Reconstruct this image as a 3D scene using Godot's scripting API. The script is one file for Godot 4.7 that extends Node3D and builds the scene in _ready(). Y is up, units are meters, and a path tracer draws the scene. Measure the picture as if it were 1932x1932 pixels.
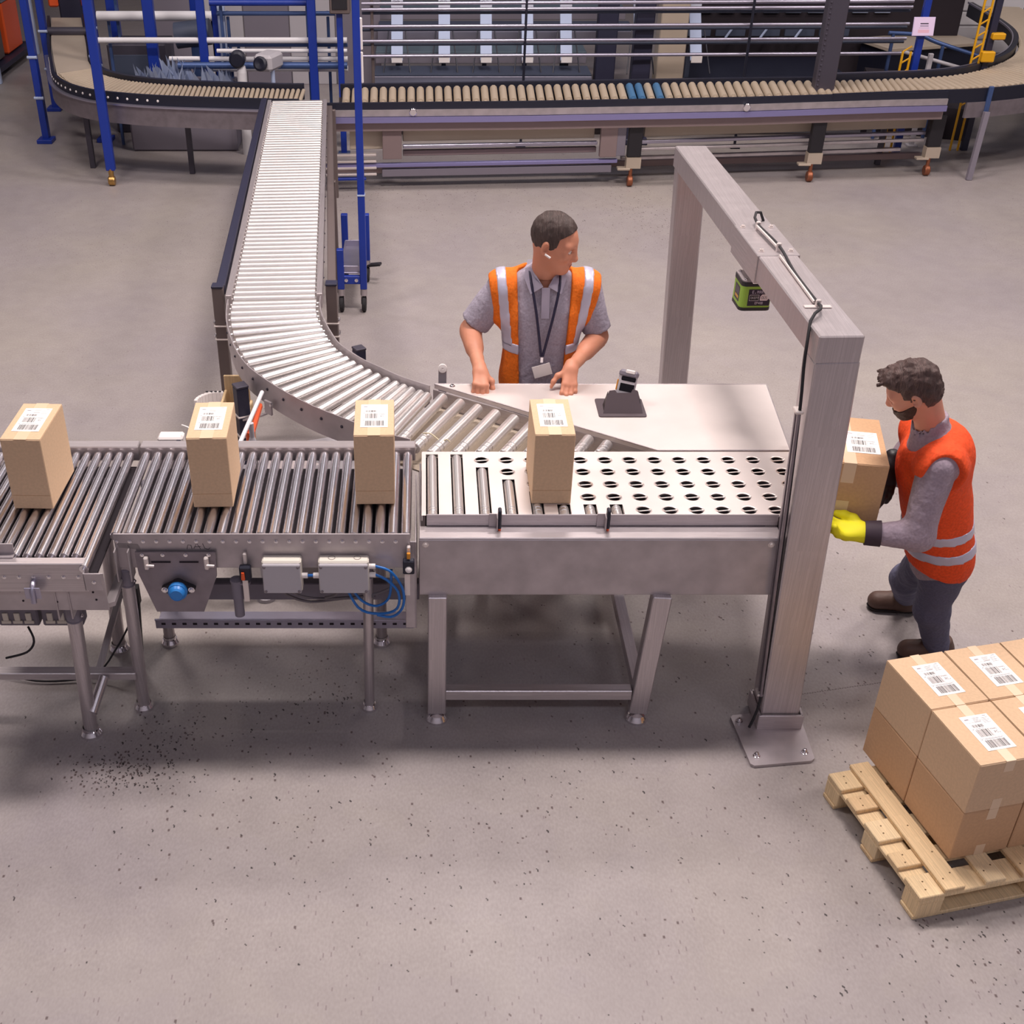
extends Node3D
# A warehouse packing line seen from a raised walkway: roller conveyors, a transfer table under a scanner gantry,
# two workers, a loaded pallet, and a sorting hall behind. Units are metres, the camera looks along -z.

const UP := Vector3.UP
var M := {}
var counts := {}
var bases := {}

# ---------------------------------------------------------------- mesh builder
class Geo:
	var v := PackedVector3Array()
	var n := PackedVector3Array()
	var u := PackedVector2Array()
	var X := Transform3D()

	func t3(a: Vector3, b: Vector3, c: Vector3, na: Vector3, nb: Vector3, nc: Vector3, ua := Vector2(), ub := Vector2(), uc := Vector2()):
		if (b - a).cross(c - a).dot(na + nb + nc) > 0.0:
			v.append_array([X * a, X * c, X * b])
			n.append_array([X.basis * na, X.basis * nc, X.basis * nb])
			u.append_array([ua, uc, ub])
		else:
			v.append_array([X * a, X * b, X * c])
			n.append_array([X.basis * na, X.basis * nb, X.basis * nc])
			u.append_array([ua, ub, uc])

	func flat(p: Array, nn: Vector3):
		for i in range(1, p.size() - 1):
			t3(p[0], p[i], p[i + 1], nn, nn, nn)

	func quad(a: Vector3, b: Vector3, c: Vector3, d: Vector3):   # anticlockwise seen from outside
		var nn := (b - a).cross(c - a)
		if nn.length_squared() < 1e-16:
			nn = (c - a).cross(d - a)
		nn = nn.normalized()
		t3(a, b, c, nn, nn, nn)
		t3(a, c, d, nn, nn, nn)

	func squad(a: Vector3, b: Vector3, c: Vector3, d: Vector3, na: Vector3, nb: Vector3, nc: Vector3, nd: Vector3):
		t3(a, b, c, na, nb, nc)
		t3(a, c, d, na, nc, nd)

	func face_uv(a: Vector3, b: Vector3, c: Vector3, d: Vector3, nn: Vector3):   # a lower left, b lower right, c upper right, d upper left
		t3(a, b, c, nn, nn, nn, Vector2(0, 1), Vector2(1, 1), Vector2(1, 0))
		t3(a, c, d, nn, nn, nn, Vector2(0, 1), Vector2(1, 0), Vector2(0, 0))

	func box(c: Vector3, s: Vector3, bev := 0.0, B := Basis()):
		var h := s * 0.5
		bev = minf(bev, minf(h.x, minf(h.y, h.z)) * 0.9)
		for ax in 3:
			var a1 := (ax + 1) % 3
			var a2 := (ax + 2) % 3
			for sg: float in [-1.0, 1.0]:
				var pts := []
				for q in [[-1, -1], [1, -1], [1, 1], [-1, 1]]:
					var p := Vector3()
					p[ax] = sg * h[ax]
					p[a1] = q[0] * (h[a1] - bev)
					p[a2] = q[1] * (h[a2] - bev)
					pts.append(c + B * p)
				var nn := Vector3()
				nn[ax] = sg
				flat(pts, B * nn)
		if bev <= 0.0:
			return
		for ax in 3:
			var a1 := (ax + 1) % 3
			var a2 := (ax + 2) % 3
			for s1: float in [-1.0, 1.0]:
				for s2: float in [-1.0, 1.0]:
					var p := Vector3()
					p[a1] = s1 * h[a1]
					p[a2] = s2 * (h[a2] - bev)
					var q := Vector3()
					q[a1] = s1 * (h[a1] - bev)
					q[a2] = s2 * h[a2]
					var e := Vector3()
					e[ax] = h[ax] - bev
					var nn := Vector3()
					nn[a1] = s1
					nn[a2] = s2
					flat([c + B * (p - e), c + B * (p + e), c + B * (q + e), c + B * (q - e)], (B * nn).normalized())
		for sx: float in [-1.0, 1.0]:
			for sy: float in [-1.0, 1.0]:
				for sz: float in [-1.0, 1.0]:
					var k := Vector3(sx, sy, sz)
					var i := h - Vector3.ONE * bev
					flat([c + B * Vector3(sx * h.x, sy * i.y, sz * i.z), c + B * Vector3(sx * i.x, sy * h.y, sz * i.z), c + B * Vector3(sx * i.x, sy * i.y, sz * h.z)], (B * k).normalized())

	func bar(a: Vector3, b: Vector3, w: float, h: float, bev := 0.002, roll := Vector3.UP):   # rectangular bar from a to b
		var d := (b - a).normalized()
		var side := d.cross(Vector3.BACK if absf(d.y) > 0.9 else roll)   # an upright bar has w along x, h along z
		side = side.normalized()
		var top := side.cross(d).normalized()
		box((a + b) * 0.5, Vector3(w, a.distance_to(b), h), bev, Basis(side, d, side.cross(d)))

	func cyl(a: Vector3, b: Vector3, r0: float, r1 := -1.0, seg := 14, caps := true):
		if r1 < 0.0:
			r1 = r0
		var L := a.distance_to(b)
		lathe(a, b - a, [Vector2(0, 0), Vector2(r0, 0), Vector2(r1, L), Vector2(0, L)] if caps else [Vector2(r0, 0), Vector2(r1, L)], seg)

	func lathe(o: Vector3, axis: Vector3, prof: Array, seg := 16, arc0 := 0.0, arc1 := TAU):   # profile of (radius, height); each segment keeps its own edge
		var d := axis.normalized()
		var e1 := d.cross(Vector3(0.31, 0.2, 0.93) if absf(d.y) > 0.9 else Vector3.UP).normalized()
		var e2 := d.cross(e1)
		for k in prof.size() - 1:
			var p: Vector2 = prof[k]
			var q: Vector2 = prof[k + 1]
			var dn := Vector2(q.y - p.y, p.x - q.x)
			if dn.length() < 1e-9:
				continue
			dn = dn.normalized()
			for i in seg:
				var t0 := arc0 + (arc1 - arc0) * i / seg
				var t1 := arc0 + (arc1 - arc0) * (i + 1) / seg
				var c0 := e1 * cos(t0) + e2 * sin(t0)
				var c1 := e1 * cos(t1) + e2 * sin(t1)
				var n0 := c0 * dn.x + d * dn.y
				var n1 := c1 * dn.x + d * dn.y
				if q.x > 1e-6:
					t3(o + c0 * p.x + d * p.y, o + c1 * q.x + d * q.y, o + c0 * q.x + d * q.y, n0, n1, n0)
				if p.x > 1e-6:
					t3(o + c0 * p.x + d * p.y, o + c1 * p.x + d * p.y, o + c1 * q.x + d * q.y, n0, n1, n1)

	func tube(p: Array, r: float, seg := 8):
		var m := p.size()
		var side := Vector3()
		var rings := []
		for i in m:
			var d: Vector3 = (p[mini(i + 1, m - 1)] - p[maxi(i - 1, 0)]).normalized()
			if i == 0:
				side = d.cross(Vector3.UP if absf(d.y) < 0.9 else Vector3.RIGHT).normalized()
			side = (side - d * side.dot(d)).normalized()
			var up := d.cross(side)
			var ring := []
			for k in seg:
				ring.append(side * cos(TAU * k / seg) + up * sin(TAU * k / seg))
			rings.append(ring)
		for i in m - 1:
			for k in seg:
				var k2 := (k + 1) % seg
				var a: Vector3 = rings[i][k]
				var b: Vector3 = rings[i][k2]
				var c: Vector3 = rings[i + 1][k2]
				var d: Vector3 = rings[i + 1][k]
				squad(p[i] + a * r, p[i] + b * r, p[i + 1] + c * r, p[i + 1] + d * r, a, b, c, d)
		for e in [0, m - 1]:
			var q := []
			for k in seg:
				q.append(p[e] + rings[e][k] * r)
			var out: Vector3 = (p[0] - p[1]) if e == 0 else (p[m - 1] - p[m - 2])
			flat(q, out.normalized())

	func wall(pts: Array, y0: float, y1: float, th: float, ramp := 0.0):   # upright sheet that follows a line of (x, z); ramp lifts its far end
		var m := pts.size()
		var N := []
		for i in m:
			var d: Vector2 = (pts[mini(i + 1, m - 1)] - pts[maxi(i - 1, 0)]).normalized()
			N.append(Vector3(-d.y, 0, d.x))
		for i in m - 1:
			var f0 := ramp * i / (m - 1)
			var f1 := ramp * (i + 1) / (m - 1)
			var a := Vector3(pts[i].x, 0, pts[i].y)
			var b := Vector3(pts[i + 1].x, 0, pts[i + 1].y)
			var na: Vector3 = N[i]
			var nb: Vector3 = N[i + 1]
			var ya0 := UP3(y0 + f0)
			var ya1 := UP3(y1 + f0)
			var yb0 := UP3(y0 + f1)
			var yb1 := UP3(y1 + f1)
			var h := th * 0.5
			squad(a + na * h + ya0, b + nb * h + yb0, b + nb * h + yb1, a + na * h + ya1, na, nb, nb, na)
			squad(a - na * h + ya0, b - nb * h + yb0, b - nb * h + yb1, a - na * h + ya1, -na, -nb, -nb, -na)
			flat([a + na * h + ya1, b + nb * h + yb1, b - nb * h + yb1, a - na * h + ya1], Vector3.UP)
			flat([a + na * h + ya0, b + nb * h + yb0, b - nb * h + yb0, a - na * h + ya0], Vector3.DOWN)
			if i == 0:
				flat([a + na * h + ya0, a - na * h + ya0, a - na * h + ya1, a + na * h + ya1], (a - b).normalized())
			if i == m - 2:
				flat([b + nb * h + yb0, b - nb * h + yb0, b - nb * h + yb1, b + nb * h + yb1], (b - a).normalized())

	func UP3(y: float) -> Vector3:
		return Vector3(0, y, 0)

	func prism(poly: Array, y0: float, y1: float):   # (x, z) outline raised from y0 to y1
		var pk := PackedVector2Array(poly)
		var idx := Geometry2D.triangulate_polygon(pk)
		for i in range(0, idx.size(), 3):
			var a := pk[idx[i]]
			var b := pk[idx[i + 1]]
			var c := pk[idx[i + 2]]
			t3(Vector3(a.x, y1, a.y), Vector3(b.x, y1, b.y), Vector3(c.x, y1, c.y), Vector3.UP, Vector3.UP, Vector3.UP)
			t3(Vector3(a.x, y0, a.y), Vector3(b.x, y0, b.y), Vector3(c.x, y0, c.y), Vector3.DOWN, Vector3.DOWN, Vector3.DOWN)
		var sgn := -1.0 if Geometry2D.is_polygon_clockwise(pk) else 1.0
		for i in pk.size():
			var a := pk[i]
			var b := pk[(i + 1) % pk.size()]
			var d := (b - a).normalized()
			flat([Vector3(a.x, y0, a.y), Vector3(b.x, y0, b.y), Vector3(b.x, y1, b.y), Vector3(a.x, y1, a.y)], Vector3(d.y, 0, -d.x) * sgn)

	func mesh() -> ArrayMesh:
		var a := []
		a.resize(Mesh.ARRAY_MAX)
		a[Mesh.ARRAY_VERTEX] = v
		a[Mesh.ARRAY_NORMAL] = n
		a[Mesh.ARRAY_TEX_UV] = u
		var m := ArrayMesh.new()
		m.add_surface_from_arrays(Mesh.PRIMITIVE_TRIANGLES, a)
		return m

# ---------------------------------------------------------------- naming and placing
func numbered(parent: Node, called: String) -> String:
	var key := str(parent.get_instance_id()) + called
	var k: int = counts.get(key, 0)
	counts[key] = k + 1
	return called if k == 0 else "%s_%03d" % [called, k]

func tag(o: Node, label: String, category := "", group := "", kind := ""):
	o.set_meta("label", label)
	if category: o.set_meta("category", category)
	if group: o.set_meta("group", group)
	if kind: o.set_meta("kind", kind)
	return o

func thing(called: String, label: String, category: String, at := Vector3.ZERO, group := "", turn := 0.0) -> Node3D:
	var o := Node3D.new()
	o.name = numbered(self, called)
	add_child(o, true)
	o.position = at
	o.rotation.y = turn
	bases[o.get_instance_id()] = at
	return tag(o, label, category, group)

# commits a mesh builder (built in scene coordinates) as one named part of a thing
func put(g: Geo, called: String, mat: Material, parent: Node = self, label := "") -> MeshInstance3D:
	var o := MeshInstance3D.new()
	o.name = numbered(parent, called)
	var base: Vector3 = bases.get(parent.get_instance_id(), Vector3.ZERO)
	if base != Vector3.ZERO:
		for i in g.v.size():
			g.v[i] -= base
	bases[o.get_instance_id()] = base
	o.mesh = g.mesh()
	o.material_override = mat
	parent.add_child(o, true)
	if label: o.set_meta("label", label)
	return o

# places a shared mesh at a transform given in scene coordinates
func inst(mesh: Mesh, called: String, mat: Material, parent: Node, x: Transform3D, label := "") -> MeshInstance3D:
	var o := MeshInstance3D.new()
	o.name = numbered(parent, called)
	x.origin -= bases.get(parent.get_instance_id(), Vector3.ZERO)
	o.transform = x
	o.mesh = mesh
	o.material_override = mat
	parent.add_child(o, true)
	if label: o.set_meta("label", label)
	return o

func struct(g: Geo, called: String, mat: Material, label := "") -> MeshInstance3D:
	var o := put(g, called, mat)
	o.set_meta("kind", "structure")
	if label: o.set_meta("label", label)
	return o

func dup(o: Node3D, at: Vector3, label: String, turn := 0.0) -> Node3D:
	var c: Node3D = o.duplicate()
	c.name = numbered(self, String(o.name))
	add_child(c, true)
	c.position = at
	c.rotation.y = turn
	c.set_meta("label", label)
	return c

# a frame whose local x runs from a to b
func along(a: Vector3, b: Vector3, mid := true) -> Transform3D:
	var d := (b - a).normalized()
	var z := d.cross(Vector3.UP).normalized()
	return Transform3D(Basis(d, z.cross(d), z), (a + b) * 0.5 if mid else a)

# ---------------------------------------------------------------- textures
func noise_bytes(w: int, h: int, freq: float, sd: int, oct := 4, kind := FastNoiseLite.TYPE_SIMPLEX_SMOOTH) -> PackedByteArray:
	var f := FastNoiseLite.new()
	f.seed = sd
	f.noise_type = kind
	f.frequency = freq
	f.fractal_octaves = oct
	var im := f.get_seamless_image(w, h, false, false, 0.12, true)
	im.convert(Image.FORMAT_L8)
	return im.get_data()

func tex(im: Image) -> ImageTexture:
	im.generate_mipmaps()
	return ImageTexture.create_from_image(im)

func streak_image(w: int, h: int, lo: float, hi: float, sd: int, turned := false) -> Image:   # fine lines along v (along u when turned)
	var r := RandomNumberGenerator.new()
	r.seed = sd
	var im := Image.create(w, h, false, Image.FORMAT_L8)
	im.fill(Color(1, 1, 1) * ((lo + hi) * 0.5))
	for i in w * 5:
		var x := r.randi_range(0, w - 1)
		var L := r.randi_range(h / 6, h)
		var c := lerpf(lo, hi, r.randf())
		im.fill_rect(Rect2i(x, r.randi_range(-L / 2, h - L / 2), 1, L), Color(c, c, c))
	if turned:
		im.rotate_90(CLOCKWISE)
	return im

const FONT := {
	"0": "01110100011001110101110011000101110", "1": "00100011000010000100001000010001110", "2": "01110100010000100010001000100011111", "4": "00010001100101010010111110001000010",
	"8": "01110100011000101110100011000101110", "9": "01110100011000101111000010001001100", "A": "01110100011000111111100011000110001", "B": "11110100011000111110100011000111110",
	"C": "01110100011000010000100001000101110", "D": "11110100011000110001100011000111110", "E": "11111100001000011110100001000011111", "F": "11111100001000011110100001000010000",
	"K": "10001100101010011000101001001010001", "M": "10001110111010110101100011000110001", "O": "01110100011000110001100011000101110", "P": "11110100011000111110100001000010000",
	"R": "11110100011000111110101001001010001", "S": "01111100001000001110000010000111110", "T": "11111001000010000100001000010000100", "U": "10001100011000110001100011000101110",
	"I": "01110001000010000100001000010001110", "L": "10000100001000010000100001000011111", "W": "10001100011000110101101011101110001", "N": "10001110011010110011100011000110001",
	".": "00000000000000000000000000110001100", " ": "00000000000000000000000000000000000", "H": "10001100011000111111100011000110001", "Y": "10001100010101000100001000010000100", "G": "01110100011000010111100011000101110", "6": "01110100001000011110100011000101110", "3": "11110000010000101110000010000111110", "7": "11111000010001000100010000100001000", "5": "11111100001111000001000011000101110"}

func write(im: Image, s: String, x: int, y: int, k: int, c: Color, gap := 1):
	for ch in s:
		var bits: String = FONT.get(ch, FONT[" "])
		for i in 35:
			if bits[i] == "1":
				im.fill_rect(Rect2i(x + (i % 5) * k, y + (i / 5) * k, k, k), c)
		x += (5 + gap) * k

func bars(im: Image, x: int, y: int, w: int, h: int, sd: int):
	var r := RandomNumberGenerator.new()
	r.seed = sd
	var i := x
	while i < x + w:
		var b := r.randi_range(1, 4)
		im.fill_rect(Rect2i(i, y, mini(b, x + w - i), h), Color(0.06, 0.06, 0.07))
		i += b + r.randi_range(1, 4)

# ---------------------------------------------------------------- materials
func mat(called: String, col: Color, rough := 0.6, metal := 0.0, extra := {}) -> StandardMaterial3D:
	var m := StandardMaterial3D.new()
	m.resource_name = called
	m.albedo_color = col
	m.roughness = rough
	m.metallic = metal
	for k in extra:
		m.set(k, extra[k])
	M[called] = m
	return m

func triplanar(m: StandardMaterial3D, scale: float, world := false):
	m.uv1_triplanar = true
	m.uv1_world_triplanar = world
	m.uv1_scale = Vector3.ONE * scale
	m.uv1_triplanar_sharpness = 8.0

func rgb(r: int, g: int, b: int) -> Color:
	return Color8(r, g, b)

func grey_tex(w: int, h: int, freq: float, sd: int, lo: float, hi: float, oct := 4) -> ImageTexture:
	var d := noise_bytes(w, h, freq, sd, oct)
	for i in d.size():
		d[i] = int(clampf(lerpf(lo, hi, d[i] / 255.0), 0, 1) * 255.0)
	return tex(Image.create_from_data(w, h, false, Image.FORMAT_L8, d))

func make_materials():
	var streak := tex(streak_image(256, 256, 0.9, 1.0, 3))
	var streak_across := tex(streak_image(256, 256, 0.9, 1.0, 4, true))
	var blotch := grey_tex(256, 256, 0.02, 9, 0.88, 1.0)
	for k in [["steel_upright", streak], ["steel_across", streak_across]]:
		var s := mat(k[0], rgb(206, 197, 199), 0.38, 0.62, {"albedo_texture": k[1], "roughness_texture": blotch})
		triplanar(s, 2.2)
	var sp := mat("steel_plain", rgb(196, 187, 190), 0.42, 0.6, {"albedo_texture": blotch})
	triplanar(sp, 1.3)
	var st := mat("steel_satin", rgb(236, 226, 222), 0.42, 0.5, {"albedo_texture": grey_tex(256, 256, 0.012, 19, 0.95, 1.0)})
	triplanar(st, 0.8)
	var sd := mat("steel_dim", rgb(150, 141, 148), 0.45, 0.6, {"albedo_texture": blotch})
	triplanar(sd, 1.6)
	mat("roller_steel", rgb(230, 226, 230), 0.27, 1.0)
	mat("roller_zinc", rgb(234, 230, 228), 0.32, 0.8)
	mat("roller_cream", rgb(186, 170, 150), 0.5, 0.15)
	mat("roller_blue", rgb(72, 118, 160), 0.5, 0.1)
	mat("chrome", rgb(235, 232, 235), 0.12, 1.0)
	mat("wheel_steel", rgb(150, 142, 146), 0.3, 0.9)
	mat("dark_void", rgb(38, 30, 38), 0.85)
	mat("black_plastic", rgb(34, 32, 38), 0.45)
	mat("black_rubber", rgb(40, 38, 42), 0.8)
	mat("navy", rgb(42, 42, 64), 0.5)
	mat("dark_post", rgb(74, 70, 82), 0.45, 0.3)
	mat("brown_post", rgb(116, 104, 102), 0.5, 0.4)
	mat("blue_paint", rgb(22, 52, 150), 0.4)
	mat("blue_steel", rgb(70, 92, 140), 0.4, 0.4)
	mat("blue_cap", rgb(44, 128, 206), 0.35)
	mat("blue_hose", rgb(24, 108, 190), 0.35)
	mat("grey_hose", rgb(112, 106, 112), 0.5)
	mat("orange_plastic", rgb(232, 92, 42), 0.4)
	mat("yellow_paint", rgb(222, 164, 20), 0.45)
	mat("white_plastic", rgb(236, 230, 228), 0.45)
	mat("white_paint", rgb(224, 222, 226), 0.5)
	mat("cream_plastic", rgb(226, 220, 208), 0.5)
	mat("grey_plastic", rgb(184, 180, 186), 0.55)
	mat("grey_box", rgb(126, 120, 132), 0.6)
	mat("dark_plastic", rgb(78, 66, 72), 0.6)
	mat("aluminium", rgb(176, 172, 190), 0.35, 0.8)
	mat("lilac_alu", rgb(150, 146, 196), 0.35, 0.6)
	mat("beige_panel", rgb(186, 172, 156), 0.6, 0.15)
	mat("mauve_panel", rgb(146, 128, 128), 0.55, 0.3)
	mat("teal_band", rgb(96, 112, 124), 0.55, 0.1)
	mat("slate_band", rgb(70, 78, 98), 0.55, 0.1)
	mat("pale_blue", rgb(176, 190, 220), 0.5)
	mat("brass", rgb(190, 150, 90), 0.3, 0.9)
	mat("copper", rgb(150, 92, 66), 0.4, 0.6)
	mat("lens", rgb(12, 10, 16), 0.08)
	mat("band_dark", rgb(30, 32, 48), 0.45, 0.1)
	mat("paper", rgb(226, 216, 214), 0.7)
	mat("sign_lilac", rgb(206, 190, 226), 0.6)
	mat("amber", rgb(214, 140, 30), 0.35)
	mat("lamp_glow", rgb(255, 250, 244), 0.6, 0.0, {"emission_enabled": true, "emission": rgb(255, 248, 240), "emission_energy_multiplier": 3.0})
	mat("window_glow", rgb(214, 226, 236), 0.5, 0.0, {"emission_enabled": true, "emission": rgb(214, 226, 240), "emission_energy_multiplier": 0.35})
	# cardboard: fine grain and faint fluting
	var cb := grey_tex(256, 256, 0.12, 21, 0.95, 1.01, 3)
	var card := mat("cardboard", rgb(216, 184, 150), 0.82, 0.0, {"albedo_texture": cb})
	triplanar(card, 2.0)
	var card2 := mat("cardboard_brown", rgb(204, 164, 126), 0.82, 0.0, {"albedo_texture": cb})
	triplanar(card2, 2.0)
	mat("tape", rgb(224, 197, 166), 0.3, 0.0)
	mat("tape_clear", rgb(200, 190, 160), 0.25, 0.0)
	# pine: streaks along the board
	var wd := streak_image(128, 256, 0.89, 1.0, 14)
	for k in 4:
		var pine := mat("pine_%d" % k, [rgb(236, 208, 164), rgb(230, 200, 156), rgb(240, 214, 172), rgb(226, 194, 150)][k], 0.7, 0.0, {"albedo_texture": tex(wd), "uv1_offset": Vector3(0.23, 0.4, 0.11) * k})
		triplanar(pine, 3.0)
	mat("nail", rgb(120, 96, 70), 0.5, 0.6)
	# cloth and skin
	var cloth := grey_tex(128, 128, 0.2, 31, 0.86, 1.0, 3)
	var folds := noise_bytes(256, 256, 0.03, 33, 3)
	var fold_tex := tex(Image.create_from_data(256, 256, false, Image.FORMAT_L8, folds))
	for k in [["shirt", rgb(178, 170, 186)], ["sweater", rgb(172, 156, 170)], ["denim", rgb(98, 98, 124)], ["vest_orange", rgb(255, 126, 22)], ["vest_red", rgb(255, 88, 34)], ["trousers_grey", rgb(104, 100, 122)]]:
		var c := mat(k[0], k[1], 0.85, 0.0, {"albedo_texture": cloth, "heightmap_enabled": true, "heightmap_texture": fold_tex, "heightmap_scale": 0.35})
		triplanar(c, 3.0)
	mat("reflective_tape", rgb(196, 194, 214), 0.35, 0.2)
	mat("vest_trim", rgb(250, 140, 90), 0.7)
	for k in [["skin", rgb(214, 152, 128)], ["skin_tan", rgb(206, 140, 112)]]:
		mat(k[0], k[1], 0.55, 0.0, {"subsurf_scatter_enabled": true, "subsurf_scatter_strength": 0.06})
	var hairs := streak_image(128, 128, 0.55, 1.0, 41)
	for k in [["hair_dark", rgb(98, 80, 76)], ["hair_brown", rgb(112, 88, 84)], ["beard", rgb(88, 64, 56)]]:
		var hm := mat(k[0], k[1], 0.6, 0.0, {"albedo_texture": tex(hairs), "heightmap_enabled": true, "heightmap_texture": tex(hairs), "heightmap_scale": 0.5})
		triplanar(hm, 14.0)
	mat("lip", rgb(168, 96, 88), 0.5)
	mat("eye_white", rgb(226, 214, 208), 0.3)
	mat("eye_dark", rgb(44, 32, 30), 0.3)
	mat("nail_pink", rgb(232, 180, 166), 0.4)
	mat("lanyard", rgb(36, 32, 62), 0.6)
	mat("glove_yellow", rgb(226, 218, 20), 0.7)
	mat("glove_dark", rgb(58, 44, 56), 0.7)
	mat("boot", rgb(84, 62, 54), 0.6)
	mat("sole", rgb(36, 30, 32), 0.8)
	mat("collar", rgb(184, 176, 194), 0.8)
	make_floor_material()
	make_prints()

func make_floor_material():
	# one picture of 8.19 m by 8.19 m, 4 mm a pixel, holds the stains and specks of the slab around the packing line
	var S := 2048
	var big := noise_bytes(512, 512, 0.008, 5, 4)
	var mid := noise_bytes(1024, 1024, 0.02, 6, 4)
	var fine := noise_bytes(1024, 1024, 0.16, 7, 2)
	var d := PackedByteArray()
	d.resize(S * S * 3)
	var o := 0
	for y in S:
		for x in S:
			var b := big[(y >> 2) * 512 + (x >> 2)]
			var m := mid[(y & 1023) * 1024 + (x & 1023)]
			var f := fine[(y & 1023) * 1024 + ((x * 2) & 1023)]
			var w := 152 + ((b - 128) >> 5) + ((m - 128) >> 5) + ((f - 128) >> 4)
			d[o] = clampi(w + 5, 0, 255)
			d[o + 1] = clampi(w - 3, 0, 255)
			d[o + 2] = clampi(w - 4 + ((128 - b) >> 5), 0, 255)
			o += 3
	var im := Image.create_from_data(S, S, false, Image.FORMAT_RGB8, d)
	var r := RandomNumberGenerator.new()
	r.seed = 77
	# dark specks: patches of (x, z, spread x, spread z, how many), in metres
	for p in [[0.35, -3.35, 1.5, 0.55, 260], [1.9, -3.0, 0.5, 0.8, 240], [-0.9, -3.9, 0.55, 0.5, 130], [-1.25, -3.72, 0.22, 0.1, 240], [-0.3, -3.4, 1.4, 0.5, 90], [1.9, -4.3, 0.6, 0.6, 160], [0.6, -4.6, 0.9, 0.6, 90], [2.2, -2.6, 0.5, 0.4, 120], [0.0, -2.7, 2.2, 0.5, 70], [-0.45, -4.25, 0.4, 0.25, 110], [1.6, -5.6, 1.4, 0.9, 90], [-1.1, -3.95, 0.16, 0.16, 80]]:
		for i in int(p[4]):
			var x: float = p[0] + r.randfn() * p[2] * 0.6
			var z: float = p[1] + r.randfn() * p[3] * 0.6
			var px := posmod(int((x + 4.096) * 250.0), S)
			var py := posmod(int((z + 9.0) * 250.0), S)
			var k := r.randf()
			var c := Color8(24, 18, 20) if k < 0.6 else Color8(92, 78, 78)
			var w := 1 if k < 0.8 else 2
			im.fill_rect(Rect2i(px, py, w, 1 + int(k * 2.4)), c)
			if r.randf() < 0.25:
				im.fill_rect(Rect2i(px + 1, py + 1, 1, 1 + r.randi_range(0, 2)), c)
	# scuffs: short grey dashes along z
	for i in 2600:
		var x := r.randf_range(-3.5, 3.5)
		var z := -2.2 + r.randfn() * 0.35 if i % 2 == 0 else r.randf_range(-8.0, -1.4)
		var c := Color8(128, 116, 118)
		im.fill_rect(Rect2i(posmod(int((x + 4.096) * 250.0), S), posmod(int((z + 9.0) * 250.0), S), 1, r.randi_range(2, 5)), c)
	# a hairline joint in the slab
	for i in 190:
		im.fill_rect(Rect2i(posmod(int((1.5 + i * 0.006 + 4.096) * 250.0), S), posmod(int((-4.18 - i * 0.0013 + 9.0) * 250.0), S), 1, 1), Color8(86, 74, 74))
	var fl := mat("floor_slab", Color.WHITE, 0.62, 0.0, {"albedo_texture": tex(im)})
	fl.metallic_specular = 0.45
	var rg := grey_tex(512, 512, 0.012, 15, 0.55, 1.0)
	fl.heightmap_enabled = true
	fl.heightmap_texture = grey_tex(1024, 1024, 0.35, 16, 0.0, 1.0, 2)
	fl.heightmap_scale = 0.12
	fl.roughness_texture = rg
	var wallm := mat("wall_paint", rgb(176, 172, 180), 0.8)
	mat("ceiling_paint", rgb(196, 190, 196), 0.85)

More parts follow.
